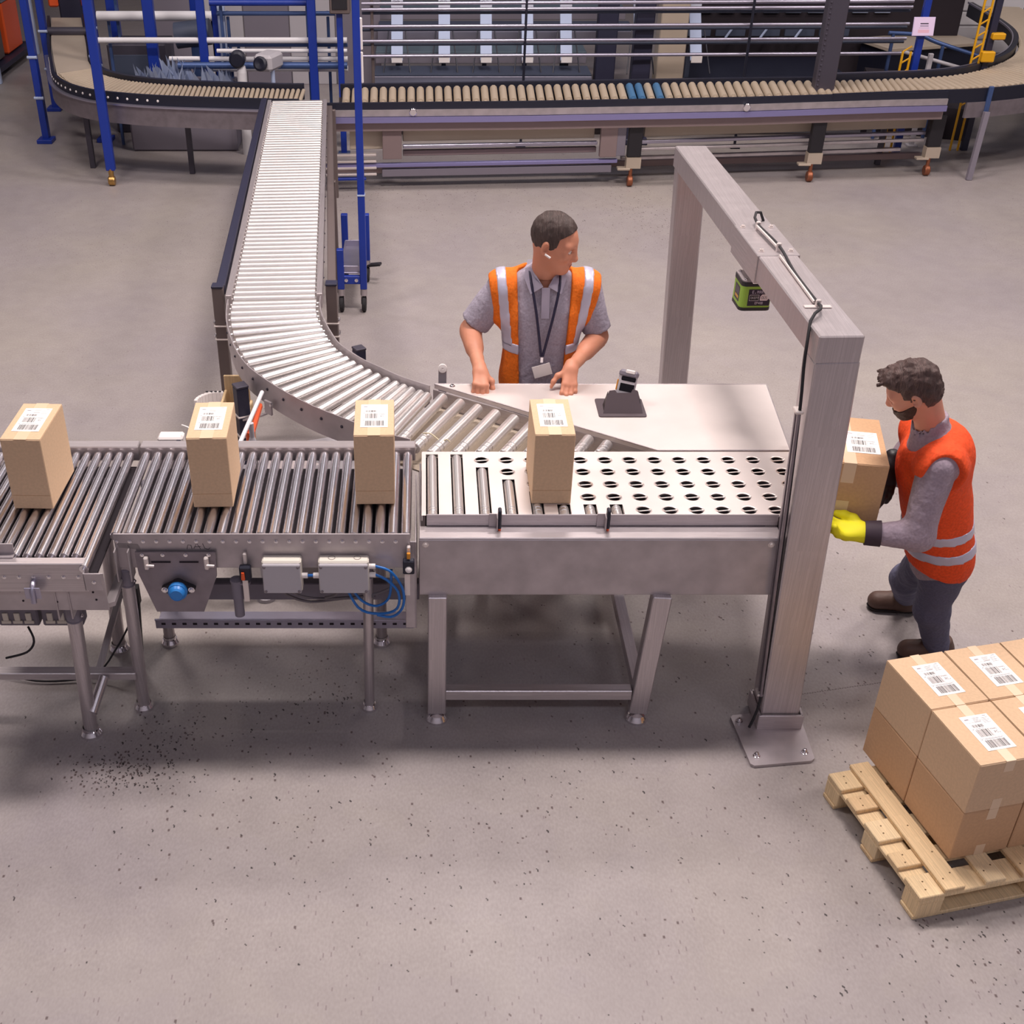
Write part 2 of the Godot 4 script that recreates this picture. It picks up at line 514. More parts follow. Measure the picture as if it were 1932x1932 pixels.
func make_prints():
	var L := Image.create(240, 320, false, Image.FORMAT_RGB8)
	L.fill(Color8(250, 246, 244))
	var ink := Color8(40, 36, 40)
	var pale := Color8(112, 102, 106)
	for i in 5:
		L.fill_rect(Rect2i(92, 22 + i * 9, 64 - (i % 3) * 9, 3), pale)
		L.fill_rect(Rect2i(164, 30 + i * 11, 56 - (i % 2) * 14, 3), pale)
	L.fill_rect(Rect2i(22, 24, 44, 18), Color8(214, 206, 208))
	L.fill_rect(Rect2i(26, 30, 30, 5), pale)
	L.fill_rect(Rect2i(18, 62, 130, 2), pale)
	L.fill_rect(Rect2i(190, 12, 30, 4), pale)
	bars(L, 44, 84, 92, 26, 2)
	L.fill_rect(Rect2i(22, 122, 14, 5), pale)
	L.fill_rect(Rect2i(52, 120, 76, 3), pale)
	bars(L, 40, 130, 108, 68, 5)
	write(L, "99401", 158, 132, 2, ink)
	write(L, "RC.", 176, 158, 3, ink)
	L.fill_rect(Rect2i(152, 120, 2, 86), pale)
	L.fill_rect(Rect2i(16, 210, 208, 2), pale)
	L.fill_rect(Rect2i(22, 218, 12, 5), pale)
	L.fill_rect(Rect2i(50, 218, 150, 4), pale)
	bars(L, 40, 230, 168, 70, 9)
	mat("label_print", Color.WHITE, 0.5, 0.0, {"albedo_texture": tex(L)})
	# camera front: dark plate with two badges
	var F := Image.create(320, 192, false, Image.FORMAT_RGB8)
	F.fill(Color8(38, 24, 48))
	write(F, "E.MAKE", 52, 14, 5, Color8(220, 208, 226), 2)
	F.fill_rect(Rect2i(20, 64, 138, 70), Color8(216, 206, 214))
	F.fill_rect(Rect2i(25, 69, 128, 60), Color8(16, 10, 18))
	write(F, "OKEFF", 40, 84, 4, Color8(206, 200, 206))
	F.fill_rect(Rect2i(174, 60, 126, 72), Color8(238, 222, 224))
	for i in 24:
		F.fill_rect(Rect2i(300 - i, 108 + i, i, 1), Color8(38, 24, 48))
		F.fill_rect(Rect2i(174, 60 + i, 24 - i, 1), Color8(38, 24, 48))
	write(F, "OUS", 192, 80, 5, Color8(34, 20, 34))
	F.fill_rect(Rect2i(226, 72, 6, 5), Color8(34, 20, 34))
	F.fill_rect(Rect2i(238, 72, 6, 5), Color8(34, 20, 34))
	write(F, "EP48B", 108, 146, 4, Color8(226, 214, 226))
	mat("camera_plate", Color.WHITE, 0.35, 0.0, {"albedo_texture": tex(F)})
	var G2 := Image.create(128, 160, false, Image.FORMAT_RGB8)
	G2.fill(Color8(30, 22, 34))
	for i in 5:
		G2.fill_rect(Rect2i(18, 26 + i * 14, 92, 5), Color8(120, 108, 122))
	G2.fill_rect(Rect2i(18, 106, 92, 30), Color8(214, 160, 50))
	mat("camera_side", Color.WHITE, 0.35, 0.0, {"albedo_texture": tex(G2)})
	mat("camera_green", rgb(150, 190, 70), 0.45)
	var N := Image.create(160, 160, false, Image.FORMAT_RGB8)
	N.fill(Color8(226, 206, 236))
	N.fill_rect(Rect2i(50, 50, 64, 10), Color8(44, 34, 54))
	N.fill_rect(Rect2i(50, 72, 66, 7), Color8(110, 98, 120))
	N.fill_rect(Rect2i(44, 92, 78, 4), Color8(190, 150, 180))
	N.fill_rect(Rect2i(38, 108, 88, 30), Color8(226, 180, 200))
	mat("notice_print", Color.WHITE, 0.6, 0.0, {"albedo_texture": tex(N)})
	var Q := Image.create(96, 160, false, Image.FORMAT_RGB8)
	Q.fill(Color8(216, 220, 236))
	write(Q, "20", 14, 18, 5, Color8(40, 40, 60))
	mat("bin_plate", Color.WHITE, 0.6, 0.0, {"albedo_texture": tex(Q)})
	var Sg := Image.create(256, 64, false, Image.FORMAT_RGB8)
	Sg.fill(Color8(148, 140, 140))
	for i in 3:
		Sg.fill_rect(Rect2i(40 + i * 3, 20 + i * 9, 60, 2), Color8(120, 112, 112))
	write(Sg, "A", 120, 20, 3, Color8(70, 62, 66))
	mat("plate_mark", Color.WHITE, 0.5, 0.3, {"albedo_texture": tex(Sg)})
	var Pp := Image.create(192, 256, false, Image.FORMAT_RGB8)
	Pp.fill(Color8(232, 222, 222))
	for i in 16:
		Pp.fill_rect(Rect2i(24, 60 + i * 11, 140 - (i * 37) % 60, 2), Color8(176, 160, 164))
	Pp.fill_rect(Rect2i(24, 28, 14, 12), Color8(226, 96, 62))
	Pp.fill_rect(Rect2i(46, 28, 14, 12), Color8(226, 96, 62))
	mat("form_print", Color.WHITE, 0.6, 0.0, {"albedo_texture": tex(Pp)})

# ---------------------------------------------------------------- the setting
# ceiling lamps: x, z, energy, tint
const LAMPS := [[-4.5, 2.4, 3.5, 0], [0.8, 2.2, 9.0, 0], [6.0, 2.4, 7.0, 0], [-3.6, -5.6, 25.0, 1], [1.2, -5.8, 44.0, 1], [6.2, -5.6, 25.0, 1], [-4.2, -10.4, 12.0, 1], [1.2, -10.4, 21.0, 1], [6.4, -10.4, 16.0, 1], [-4.0, -17.0, 1.6, 2], [2.0, -17.0, 2.8, 2], [7.5, -17.0, 2.8, 2]]

func camera_and_light():
	var cam := Camera3D.new()
	cam.name = "camera"
	add_child(cam)
	cam.position = Vector3(0, 3.5, 0)
	cam.rotation_degrees.x = -34.5
	cam.projection = Camera3D.PROJECTION_FRUSTUM
	cam.near = 0.05
	cam.far = 80.0
	cam.size = 0.042
	cam.frustum_offset = Vector2(0.0036087, 0.0029565)
	cam.current = true
	var we := WorldEnvironment.new()
	we.name = "environment"
	var e := Environment.new()
	e.background_mode = Environment.BG_COLOR
	e.background_color = Color(0.02, 0.02, 0.03)
	e.ambient_light_source = Environment.AMBIENT_SOURCE_DISABLED
	e.tonemap_mode = Environment.TONE_MAPPER_LINEAR
	e.tonemap_exposure = 1.0
	e.sdfgi_enabled = true
	e.ssao_enabled = true
	e.ssil_enabled = true
	we.environment = e
	add_child(we)
	for p in LAMPS:
		var tint: Color = [Color(0.93, 0.93, 1.0), Color(1.0, 0.95, 0.93), Color(0.82, 0.87, 1.0)][p[3]]
		var a := AreaLight3D.new()
		a.name = numbered(self, "lamp_light")
		a.area_size = Vector2(1.8, 0.8)
		a.light_energy = p[2]
		a.light_color = tint
		a.shadow_enabled = true
		a.area_range = 40.0
		a.area_attenuation = 2.0
		add_child(a, true)
		a.position = Vector3(p[0], 7.84, p[1])
		a.rotation_degrees.x = -90.0

func lamp_fittings():
	for p in LAMPS:
		var x: float = p[0]
		var z: float = p[1]
		var t := thing("ceiling_lamp", "%s of the flat ceiling lamps %s" % ["left one" if x < -2.0 else ("middle one" if x < 3.0 else "right one"), "over the near aisle" if z > 0 else ("over the packing table" if z > -7.0 else ("before the far conveyor" if z > -12.0 else "over the sorting hall"))], "ceiling lamp", Vector3(x, 7.86, z), "ceiling lamps")
		var g := Geo.new()
		g.box(Vector3(x, 7.93, z), Vector3(1.9, 0.12, 0.9), 0.01)
		put(g, "housing", M.white_paint, t)
		g = Geo.new()
		g.box(Vector3(x, 7.864, z), Vector3(1.8, 0.012, 0.8))
		put(g, "diffuser", M.lamp_glow, t)

func room():
	# the slab, with the picture of its stains laid out in metres
	var g := Geo.new()
	var x0 := -14.0
	var x1 := 16.0
	var z0 := -27.0
	var z1 := 5.0
	var uv := func(x: float, z: float) -> Vector2: return Vector2((x + 4.096) / 8.192, (z + 9.0) / 8.192)
	var c := [Vector3(x0, 0, z1), Vector3(x1, 0, z1), Vector3(x1, 0, z0), Vector3(x0, 0, z0)]
	var q := []
	for p in c:
		q.append(uv.call(p.x, p.z))
	g.t3(c[0], c[1], c[2], UP, UP, UP, q[0], q[1], q[2])
	g.t3(c[0], c[2], c[3], UP, UP, UP, q[0], q[2], q[3])
	g.box(Vector3(1, -0.16, -11), Vector3(30, 0.3, 32))
	struct(g, "floor", M.floor_slab, "worn grey concrete floor with dark specks and scuffs")
	for w in [["wall_left", Vector3(-14.1, 4, -11), Vector3(0.2, 8.2, 32.4)], ["wall_right", Vector3(16.1, 4, -11), Vector3(0.2, 8.2, 32.4)], ["wall_back", Vector3(1, 4, -27.1), Vector3(30.4, 8.2, 0.2)], ["wall_front", Vector3(1, 4, 5.1), Vector3(30.4, 8.2, 0.2)]]:
		g = Geo.new()
		g.box(w[1], w[2])
		struct(g, w[0], M.wall_paint)
	g = Geo.new()
	g.box(Vector3(1, 8.1, -11), Vector3(30.4, 0.2, 32.4))
	struct(g, "ceiling", M.ceiling_paint)

# ---------------------------------------------------------------- conveyor pieces
func roller_mesh(r: float, L: float, groove := 0.0) -> ArrayMesh:   # along x, centred
	var g := Geo.new()
	var prof := [Vector2(0, -0.012), Vector2(r * 0.35, -0.012), Vector2(r * 0.35, 0), Vector2(r * 0.9, 0), Vector2(r, r * 0.12)]
	if groove > 0.0:
		for k in [groove, groove * 1.75]:
			prof.append_array([Vector2(r, k), Vector2(r * 0.9, k + 0.002), Vector2(r * 0.9, k + 0.006), Vector2(r, k + 0.008)])
	prof.append_array([Vector2(r, L - r * 0.12), Vector2(r * 0.9, L), Vector2(r * 0.35, L), Vector2(r * 0.35, L + 0.012), Vector2(0, L + 0.012)])
	g.lathe(Vector3(-L * 0.5, 0, 0), Vector3.RIGHT, prof, 20)
	return g.mesh()

func bolt_mesh(r: float, h: float) -> ArrayMesh:   # hexagon head along +z
	var g := Geo.new()
	g.lathe(Vector3.ZERO, Vector3.BACK, [Vector2(r * 1.5, 0), Vector2(r * 1.5, h * 0.2), Vector2(r, h * 0.2), Vector2(r, h * 0.85), Vector2(r * 0.8, h), Vector2(0, h)], 8)
	return g.mesh()

func foot_of(g: Geo, x: float, z: float, r: float):
	g.lathe(Vector3(x, 0, z), UP, [Vector2(r, 0), Vector2(r, 0.012), Vector2(r * 0.92, 0.02), Vector2(r * 0.75, 0.034), Vector2(r * 0.4, 0.048), Vector2(r * 0.4, 0.08)], 20)

func facing(p: Vector3, dir: Vector3) -> Transform3D:   # local +z along dir
	var z := dir.normalized()
	var x := (Vector3.UP if absf(z.y) < 0.9 else Vector3.RIGHT).cross(z).normalized()
	return Transform3D(Basis(x, z.cross(x), z), p)

var bolt_small: ArrayMesh
var bolt_big: ArrayMesh

func conveyor_a():
	var t := thing("roller_conveyor", "steel roller conveyor at the left edge, its front rail nearer than its neighbour's", "conveyor", Vector3(-1.7, 0, -4.3), "near roller conveyors")
	var rm := roller_mesh(0.0188, 0.81)
	var last := roller_mesh(0.0188, 0.89)
	for i in 15:
		var x := -1.277 - i * 0.0468
		inst(last if i == 0 else rm, "roller", M.roller_steel, t, along(Vector3(x, 0.955, -4.69), Vector3(x, 0.955, -3.80 if i == 0 else -3.88)))
	var g := Geo.new()
	g.box(Vector3(-1.62, 0.955, -4.735), Vector3(0.75, 0.07, 0.06), 0.004)
	put(g, "back_rail", M.steel_across, t)
	g = Geo.new()
	g.box(Vector3(-1.62, 0.91, -3.83), Vector3(0.69, 0.13, 0.045), 0.003)
	put(g, "front_rail", M.steel_across, t)
	g = Geo.new()
	g.box(Vector3(-1.75, 1.0, -3.87), Vector3(0.40, 0.05, 0.006), 0.001)
	g.box(Vector3(-1.75, 0.978, -3.858), Vector3(0.40, 0.006, 0.03), 0.001)
	put(g, "guide_strip", M.steel_plain, t)
	g = Geo.new()
	g.box(Vector3(-1.6, 0.825, -3.84), Vector3(0.76, 0.17, 0.006), 0.001)
	g.prism([Vector2(-1.235, -3.84), Vector2(-1.2, -3.86), Vector2(-1.2, -4.5), Vector2(-1.235, -4.5)], 0.745, 0.765)
	put(g, "side_plate", M.steel_plain, t)
	g = Geo.new()
	g.box(Vector3(-1.242, 0.915, -3.775), Vector3(0.066, 0.075, 0.005), 0.001)
	g.box(Vector3(-1.274, 0.915, -3.80), Vector3(0.005, 0.075, 0.055), 0.001)
	put(g, "end_bracket", M.steel_plain, t)
	inst(bolt_small, "bolt", M.chrome, t, facing(Vector3(-1.238, 0.915, -3.772), Vector3.BACK))
	for i in 7:
		inst(bolt_small, "bolt", M.chrome, t, facing(Vector3(-1.305 - i * 0.056, 0.915, -3.807), Vector3.BACK))
	for p in [[-1.42, 0.83], [-1.415, 0.78], [-1.27, 0.825], [-1.262, 0.79], [-1.55, 0.83], [-1.545, 0.785]]:
		g = Geo.new()
		g.cyl(Vector3(p[0], p[1], -3.838), Vector3(p[0], p[1], -3.8355), 0.0045, -1, 8)
		put(g, "screw", M.dark_void, t)
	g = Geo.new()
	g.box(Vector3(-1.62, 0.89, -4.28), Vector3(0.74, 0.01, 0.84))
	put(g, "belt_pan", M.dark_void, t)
	# worn sticker on the plate
	g = Geo.new()
	g.face_uv(Vector3(-1.325, 0.858, -3.8355), Vector3(-1.235, 0.858, -3.8355), Vector3(-1.25, 0.884, -3.8355), Vector3(-1.345, 0.884, -3.8355), Vector3.BACK)
	put(g, "sticker", M.plate_mark, t)
	# hooked catch
	g = Geo.new()
	g.tube([Vector3(-1.475, 0.895, -3.835), Vector3(-1.475, 0.897, -3.79), Vector3(-1.475, 0.88, -3.765), Vector3(-1.475, 0.83, -3.76)], 0.012)
	g.box(Vector3(-1.475, 0.868, -3.768), Vector3(0.06, 0.05, 0.006), 0.002)
	put(g, "catch", M.aluminium, t)
	# leg with its clamp
	g = Geo.new()
	for s: float in [-0.026, 0.026]:
		g.box(Vector3(-1.392 + s, 0.785, -3.87), Vector3(0.006, 0.17, 0.08), 0.002)
	g.box(Vector3(-1.392, 0.785, -3.9), Vector3(0.05, 0.17, 0.006), 0.001)
	put(g, "leg_bracket", M.steel_plain, t)
	for y in [0.85, 0.81, 0.765]:
		inst(bolt_small, "bolt", M.chrome, t, facing(Vector3(-1.392, y, -3.896), Vector3.BACK))
	leg_pipe(t, Vector3(-1.392, 0.70, -3.93), Vector3(-1.428, 0.0, -3.955), 0.0295)
	leg_pipe(t, Vector3(-1.392, 0.9, -4.55), Vector3(-1.43, 0.0, -4.55), 0.0295)
	g = Geo.new()
	g.box(Vector3(-1.62, 0.225, -4.09), Vector3(0.78, 0.036, 0.05), 0.003)
	put(g, "stretcher", M.steel_across, t)
	g = Geo.new()
	g.bar(Vector3(-1.33, 0.45, -4.42), Vector3(-1.40, 0.22, -4.1), 0.03, 0.012)
	put(g, "brace", M.steel_upright, t)
	g = Geo.new()
	g.cyl(Vector3(-1.365, 0.23, -4.06), Vector3(-1.40, 0.14, -3.93), 0.022, -1, 16, false)
	g.cyl(Vector3(-1.365, 0.23, -4.06), Vector3(-1.40, 0.142, -3.932), 0.019)
	put(g, "pipe_end", M.roller_steel, t)
	g = Geo.new()
	g.prism([Vector2(-1.33, -4.4), Vector2(-1.26, -4.4), Vector2(-1.26, -4.44), Vector2(-1.33, -4.44)], 0.36, 0.45)
	g.bar(Vector3(-1.31, 0.37, -4.41), Vector3(-1.29, 0.02, -4.38), 0.02, 0.02)
	g.bar(Vector3(-1.27, 0.37, -4.41), Vector3(-1.29, 0.02, -4.38), 0.02, 0.02)
	put(g, "black_clamp", M.black_plastic, t)
	# socket boxes slung below
	for i in 2:
		var x := -1.70 + i * 0.185
		g = Geo.new()
		g.box(Vector3(x, 0.50, -4.16), Vector3(0.17, 0.10, 0.07), 0.006)
		var sb := put(g, "socket_box", M.grey_box, t)
		for k in 3:
			g = Geo.new()
			var sx := x - 0.05 + k * 0.048
			g.box(Vector3(sx, 0.495, -4.123), Vector3(0.024, 0.05, 0.008), 0.002)
			g.box(Vector3(sx, 0.475, -4.121), Vector3(0.04, 0.016, 0.008), 0.002)
			put(g, "socket", M.cream_plastic, sb)
	g = Geo.new()
	g.tube(curve([Vector3(-1.66, 0.46, -4.11), Vector3(-1.64, 0.40, -4.09), Vector3(-1.68, 0.34, -4.09), Vector3(-1.78, 0.30, -4.1)], 14), 0.005)
	g.tube(curve([Vector3(-1.95, 0.03, -4.36), Vector3(-1.75, 0.012, -4.30), Vector3(-1.5, 0.03, -4.32), Vector3(-1.38, 0.16, -4.36), Vector3(-1.3, 0.3, -4.39)], 20), 0.0045)
	put(g, "cable", M.black_rubber, t)

func curve(p: Array, m: int) -> Array:   # smooth line through points
	var c := Curve3D.new()
	c.bake_interval = 0.004 if p[0].distance_to(p[-1]) < 1.5 else 0.03
	for i in p.size():
		var d: Vector3 = (p[mini(i + 1, p.size() - 1)] - p[maxi(i - 1, 0)]) / 6.0
		c.add_point(p[i], -d, d)
	var L := c.get_baked_length()
	var out := []
	for i in m + 1:
		out.append(c.sample_baked(L * i / m, true))
	return out

func leg_pipe(t: Node3D, top: Vector3, foot: Vector3, r: float):
	var g := Geo.new()
	var d := (top - foot).normalized()
	g.cyl(foot + d * 0.03, top, r, -1, 20)
	var leg := put(g, "leg", M.steel_upright, t)
	g = Geo.new()
	g.lathe(top - d * 0.075, d, [Vector2(r, 0), Vector2(r * 1.12, 0), Vector2(r * 1.12, 0.006), Vector2(r * 1.04, 0.006), Vector2(r * 1.04, 0.07), Vector2(r * 1.1, 0.07), Vector2(r * 1.1, 0.085), Vector2(r * 0.9, 0.092), Vector2(0, 0.092)], 20)
	put(g, "leg_cap", M.grey_box, leg)
	g = Geo.new()
	g.lathe(Vector3(foot.x, 0, foot.z), UP, [Vector2(r * 1.6, 0), Vector2(r * 1.6, 0.014), Vector2(r * 1.25, 0.03), Vector2(r * 1.1, 0.03), Vector2(r * 1.1, 0.045)], 20)
	put(g, "foot", M.chrome, leg)
	inst(bolt_small, "bolt", M.chrome, leg, facing(top + Vector3(r * 1.05, -0.05, 0.006), Vector3(1, 0, 0.25)))

func conveyor_b():
	var t := thing("roller_conveyor", "driven roller conveyor with blue bearing cap and grey junction boxes on its front plate", "conveyor", Vector3(-0.63, 0, -4.3), "near roller conveyors")
	var rm := roller_mesh(0.0202, 0.66)
	for i in 23:
		var x := -1.208 + i * 0.0517
		inst(rm, "roller", M.roller_steel, t, along(Vector3(x, 0.955, -4.69), Vector3(x, 0.955, -4.03)))
		if i < 22:
			inst(bolt_small, "bolt", M.chrome, t, facing(Vector3(x + 0.012, 0.952, -3.998), Vector3.BACK))
	var g := Geo.new()
	g.box(Vector3(-0.637, 0.955, -4.735), Vector3(1.20, 0.07, 0.06), 0.004)
	put(g, "back_rail", M.steel_across, t)
	g = Geo.new()
	g.box(Vector3(-0.63, 0.908, -4.003), Vector3(1.15, 0.155, 0.008), 0.001)
	g.box(Vector3(-0.63, 0.832, -4.02), Vector3(1.15, 0.006, 0.04), 0.001)
	put(g, "front_plate", M.steel_plain, t)
	g = Geo.new()
	for y0 in [0.50]:
		g.box(Vector3(-0.6, y0, -4.33), Vector3(1.16, 0.085, 0.05), 0.004)
	put(g, "lower_beam", M.grey_box, t)
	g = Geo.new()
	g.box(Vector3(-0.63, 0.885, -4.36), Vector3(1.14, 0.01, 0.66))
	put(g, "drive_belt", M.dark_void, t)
	# cable tray with slots
	g = Geo.new()
	g.box(Vector3(-0.61, 0.335, -4.30), Vector3(1.13, 0.05, 0.004), 0.001)
	g.box(Vector3(-0.61, 0.312, -4.36), Vector3(1.13, 0.004, 0.12), 0.001)
	g.box(Vector3(-0.61, 0.36, -4.294), Vector3(1.13, 0.004, 0.012), 0.001)
	var tray := put(g, "cable_tray", M.aluminium, t)
	for i in 24:
		g = Geo.new()
		g.box(Vector3(-1.14 + i * 0.046, 0.335, -4.2975), Vector3(0.018, 0.01, 0.003))
		put(g, "slot", M.dark_void, tray)
	# tapered bearing plate, its oval flange and blue cap
	g = Geo.new()
	g.X = Transform3D(Basis(Vector3.RIGHT, Vector3.FORWARD, Vector3.UP), Vector3(0, 0, -3.987))
	g.prism([Vector2(-1.128, 0.912), Vector2(-0.812, 0.912), Vector2(-0.818, 0.80), Vector2(-0.885, 0.628), Vector2(-1.075, 0.628), Vector2(-1.125, 0.81)], -0.004, 0.004)
	var bp := put(g, "bearing_plate", M.steel_dim, t)
	g = Geo.new()
	for sx: float in [-1.08, -0.97]:
		g.box(Vector3(sx + 0.05, 0.868, -3.9815), Vector3(0.075, 0.006, 0.003))
	put(g, "slot", M.dark_void, bp)
	for p in [[-1.085, 0.87], [-0.85, 0.87]]:
		g = Geo.new()
		g.box(Vector3(p[0], p[1], -3.972), Vector3(0.018, 0.055, 0.022), 0.004)
		g.cyl(Vector3(p[0], p[1] - 0.005, -3.96), Vector3(p[0] + 0.03, p[1] - 0.01, -3.965), 0.006)
		put(g, "latch", M.steel_satin, bp)
	for p in [[-1.1, 0.9], [-1.02, 0.9], [-0.93, 0.9], [-0.84, 0.9]]:
		inst(bolt_small, "bolt", M.chrome, bp, facing(Vector3(p[0], p[1], -3.982), Vector3.BACK))
	g = Geo.new()
	var oval := []
	for i in 32:
		var a := TAU * i / 32
		var w := 0.040 if absf(cos(a)) < 0.55 else 0.062 * absf(cos(a)) + 0.006
		oval.append(Vector2(-0.972 + w * cos(a) * (1.0 if absf(cos(a)) >= 0.55 else 1.0), 0.752 + 0.040 * sin(a) * (1.0 - 0.45 * pow(absf(cos(a)), 2.0))))
	g.X = Transform3D(Basis(Vector3.RIGHT, Vector3.FORWARD, Vector3.UP), Vector3(0, 0, -3.97))
	g.prism(oval, -0.012, 0.012)
	put(g, "flange", M.black_plastic, bp)
	for s: float in [-0.053, 0.053]:
		inst(bolt_big, "bolt", M.chrome, bp, facing(Vector3(-0.972 + s, 0.752, -3.958), Vector3.BACK))
	g = Geo.new()
	g.lathe(Vector3(-0.972, 0.752, -3.96), Vector3.BACK, [Vector2(0.038, 0), Vector2(0.039, 0.012), Vector2(0.037, 0.022), Vector2(0.034, 0.023), Vector2(0.03, 0.036), Vector2(0.024, 0.045), Vector2(0.023, 0.043), Vector2(0, 0.043)], 32)
	put(g, "bearing_cap", M.blue_cap, bp, "round blue bearing cap")
	g = Geo.new()
	g.face_uv(Vector3(-1.19, 0.925, -3.998), Vector3(-1.105, 0.915, -3.998), Vector3(-1.115, 0.94, -3.998), Vector3(-1.195, 0.945, -3.998), Vector3.BACK)
	put(g, "sticker", M.plate_mark, t)
	# scribbled pen marks
	g = Geo.new()
	for s in [[[-0.925, 0.918], [-0.92, 0.937], [-0.908, 0.935], [-0.905, 0.918]], [[-0.898, 0.92], [-0.885, 0.945], [-0.872, 0.918]], [[-0.895, 0.928], [-0.87, 0.93]], [[-0.862, 0.943], [-0.856, 0.922], [-0.842, 0.916], [-0.834, 0.924]]]:
		var pl := []
		for q in s:
			pl.append(Vector3(q[0], q[1], -3.9985))
		g.tube(pl, 0.0011, 4)
	put(g, "pen_mark", M.black_plastic, t, "scribbled pen marks")
	# photo eyes
	for p in [[-0.70, 0.83, 0], [-0.06, 0.86, 1]]:
		g = Geo.new()
		g.box(Vector3(p[0], p[1] + 0.055, -3.985), Vector3(0.014, 0.05, 0.02), 0.003)
		g.box(Vector3(p[0] - 0.006, p[1] - 0.09, -3.975), Vector3(0.022, 0.11, 0.006), 0.001)
		var se := put(g, "sensor_bracket", M.steel_satin, t)
		g = Geo.new()
		g.box(Vector3(p[0], p[1], -3.965), Vector3(0.045, 0.062, 0.03), 0.004)
		put(g, "sensor_body", M.band_dark, se)
		g = Geo.new()
		if p[2] == 0:
			g.cyl(Vector3(p[0] - 0.008, p[1] - 0.02, -3.946), Vector3(p[0] - 0.008, p[1] + 0.012, -3.946), 0.008, 0.006, 10)
			put(g, "sensor_knob", M.orange_plastic, se)
		else:
			g.lathe(Vector3(p[0], p[1] - 0.006, -3.95), Vector3(0, 0.4, 1), [Vector2(0.014, 0), Vector2(0.013, 0.006), Vector2(0.008, 0.011), Vector2(0, 0.013)], 16)
			put(g, "sensor_lens", M.white_plastic, se)
			g = Geo.new()
			g.box(Vector3(p[0], p[1] + 0.05, -3.962), Vector3(0.014, 0.026, 0.012), 0.002)
			put(g, "sensor_light", M.amber, se)
	# junction boxes
	for b in [[-0.632, -0.478], [-0.412, -0.215]]:
		var cx: float = (b[0] + b[1]) * 0.5
		var w: float = b[1] - b[0]
		g = Geo.new()
		g.box(Vector3(cx, 0.822, -3.972), Vector3(w, 0.142, 0.052), 0.006)
		var jb := put(g, "junction_box", M.cream_plastic, t)
		g = Geo.new()
		g.box(Vector3(cx, 0.82, -3.938), Vector3(w - 0.006, 0.134, 0.016), 0.004)
		put(g, "lid", M.grey_plastic, jb)
		for sx: float in [-1.0, 1.0]:
			for sy: float in [-1.0, 1.0]:
				inst(bolt_small, "screw", M.steel_dim, jb, facing(Vector3(cx + sx * (w * 0.5 - 0.012), 0.82 + sy * 0.056, -3.932), Vector3.BACK))
	for sx: float in [-0.36, -0.26]:
		g = Geo.new()
		g.lathe(Vector3(sx, 0.8932, -3.974), UP, [Vector2(0.014, 0), Vector2(0.014, 0.0012), Vector2(0.0125, 0.0012)], 20)
		put(g, "knockout", M.brown_post, t)
	g = Geo.new()
	g.cyl(Vector3(-0.478, 0.82, -3.96), Vector3(-0.412, 0.82, -3.96), 0.006)
	put(g, "cable", M.blue_hose, t)
	for p in [[-0.478, -0.456], [-0.434, -0.412]]:
		g = Geo.new()
		g.cyl(Vector3(p[0], 0.82, -3.96), Vector3(p[1], 0.82, -3.96), 0.012, -1, 8)
		put(g, "cable_gland", M.white_plastic, t)
	for y: float in [0.86, 0.82]:
		g = Geo.new()
		g.cyl(Vector3(-0.215, y, -3.965), Vector3(-0.19, y, -3.965), 0.011, -1, 8)
		put(g, "cable_gland", M.white_plastic, t)
	for p in [[Vector3(-0.19, 0.86, -3.965), Vector3(-0.13, 0.84, -3.955), Vector3(-0.085, 0.76, -3.955), Vector3(-0.085, 0.66, -3.97), Vector3(-0.13, 0.59, -4.0), Vector3(-0.19, 0.60, -4.0)], [Vector3(-0.19, 0.82, -3.965), Vector3(-0.14, 0.80, -3.95), Vector3(-0.10, 0.74, -3.95), Vector3(-0.11, 0.65, -3.97), Vector3(-0.18, 0.605, -4.0), Vector3(-0.26, 0.63, -4.0), Vector3(-0.31, 0.75, -3.98)], [Vector3(-0.29, 0.752, -3.98), Vector3(-0.25, 0.67, -4.0), Vector3(-0.19, 0.63, -4.02), Vector3(-0.14, 0.67, -4.03), Vector3(-0.13, 0.8, -4.03)]]:
		g = Geo.new()
		g.tube(curve(p, 22), 0.0055)
		put(g, "hose", M.blue_hose, t)
	for p in [[Vector3(-0.57, 0.752, -3.98), Vector3(-0.55, 0.70, -4.0), Vector3(-0.47, 0.63, -4.05), Vector3(-0.36, 0.62, -4.08), Vector3(-0.2, 0.66, -4.06), Vector3(-0.12, 0.72, -4.03)], [Vector3(-0.535, 0.752, -3.98), Vector3(-0.51, 0.70, -4.0), Vector3(-0.43, 0.645, -4.05), Vector3(-0.3, 0.63, -4.08), Vector3(-0.2, 0.65, -4.06)], [Vector3(-0.345, 0.75, -3.98), Vector3(-0.355, 0.70, -4.0), Vector3(-0.40, 0.65, -4.05)]]:
		g = Geo.new()
		g.tube(curve(p, 18), 0.006)
		put(g, "hose", M.grey_hose, t)
	leg_pipe(t, Vector3(-1.185, 0.80, -4.03), Vector3(-1.235, 0.0, -4.13), 0.0265)
	leg_pipe(t, Vector3(-0.225, 0.82, -4.06), Vector3(-0.24, 0.0, -4.125), 0.0215)
	leg_pipe(t, Vector3(-1.2, 0.86, -4.6), Vector3(-1.2, 0.0, -4.6), 0.0265)
	leg_pipe(t, Vector3(-0.2, 0.86, -4.6), Vector3(-0.2, 0.0, -4.6), 0.0265)
	g = Geo.new()
	for s: float in [-0.026, 0.026]:
		g.box(Vector3(-1.175 + s, 0.86, -3.99), Vector3(0.006, 0.14, 0.07), 0.002)
	g.box(Vector3(-1.175, 0.86, -4.01), Vector3(0.05, 0.14, 0.006), 0.001)
	put(g, "leg_bracket", M.steel_plain, t)
	g = Geo.new()
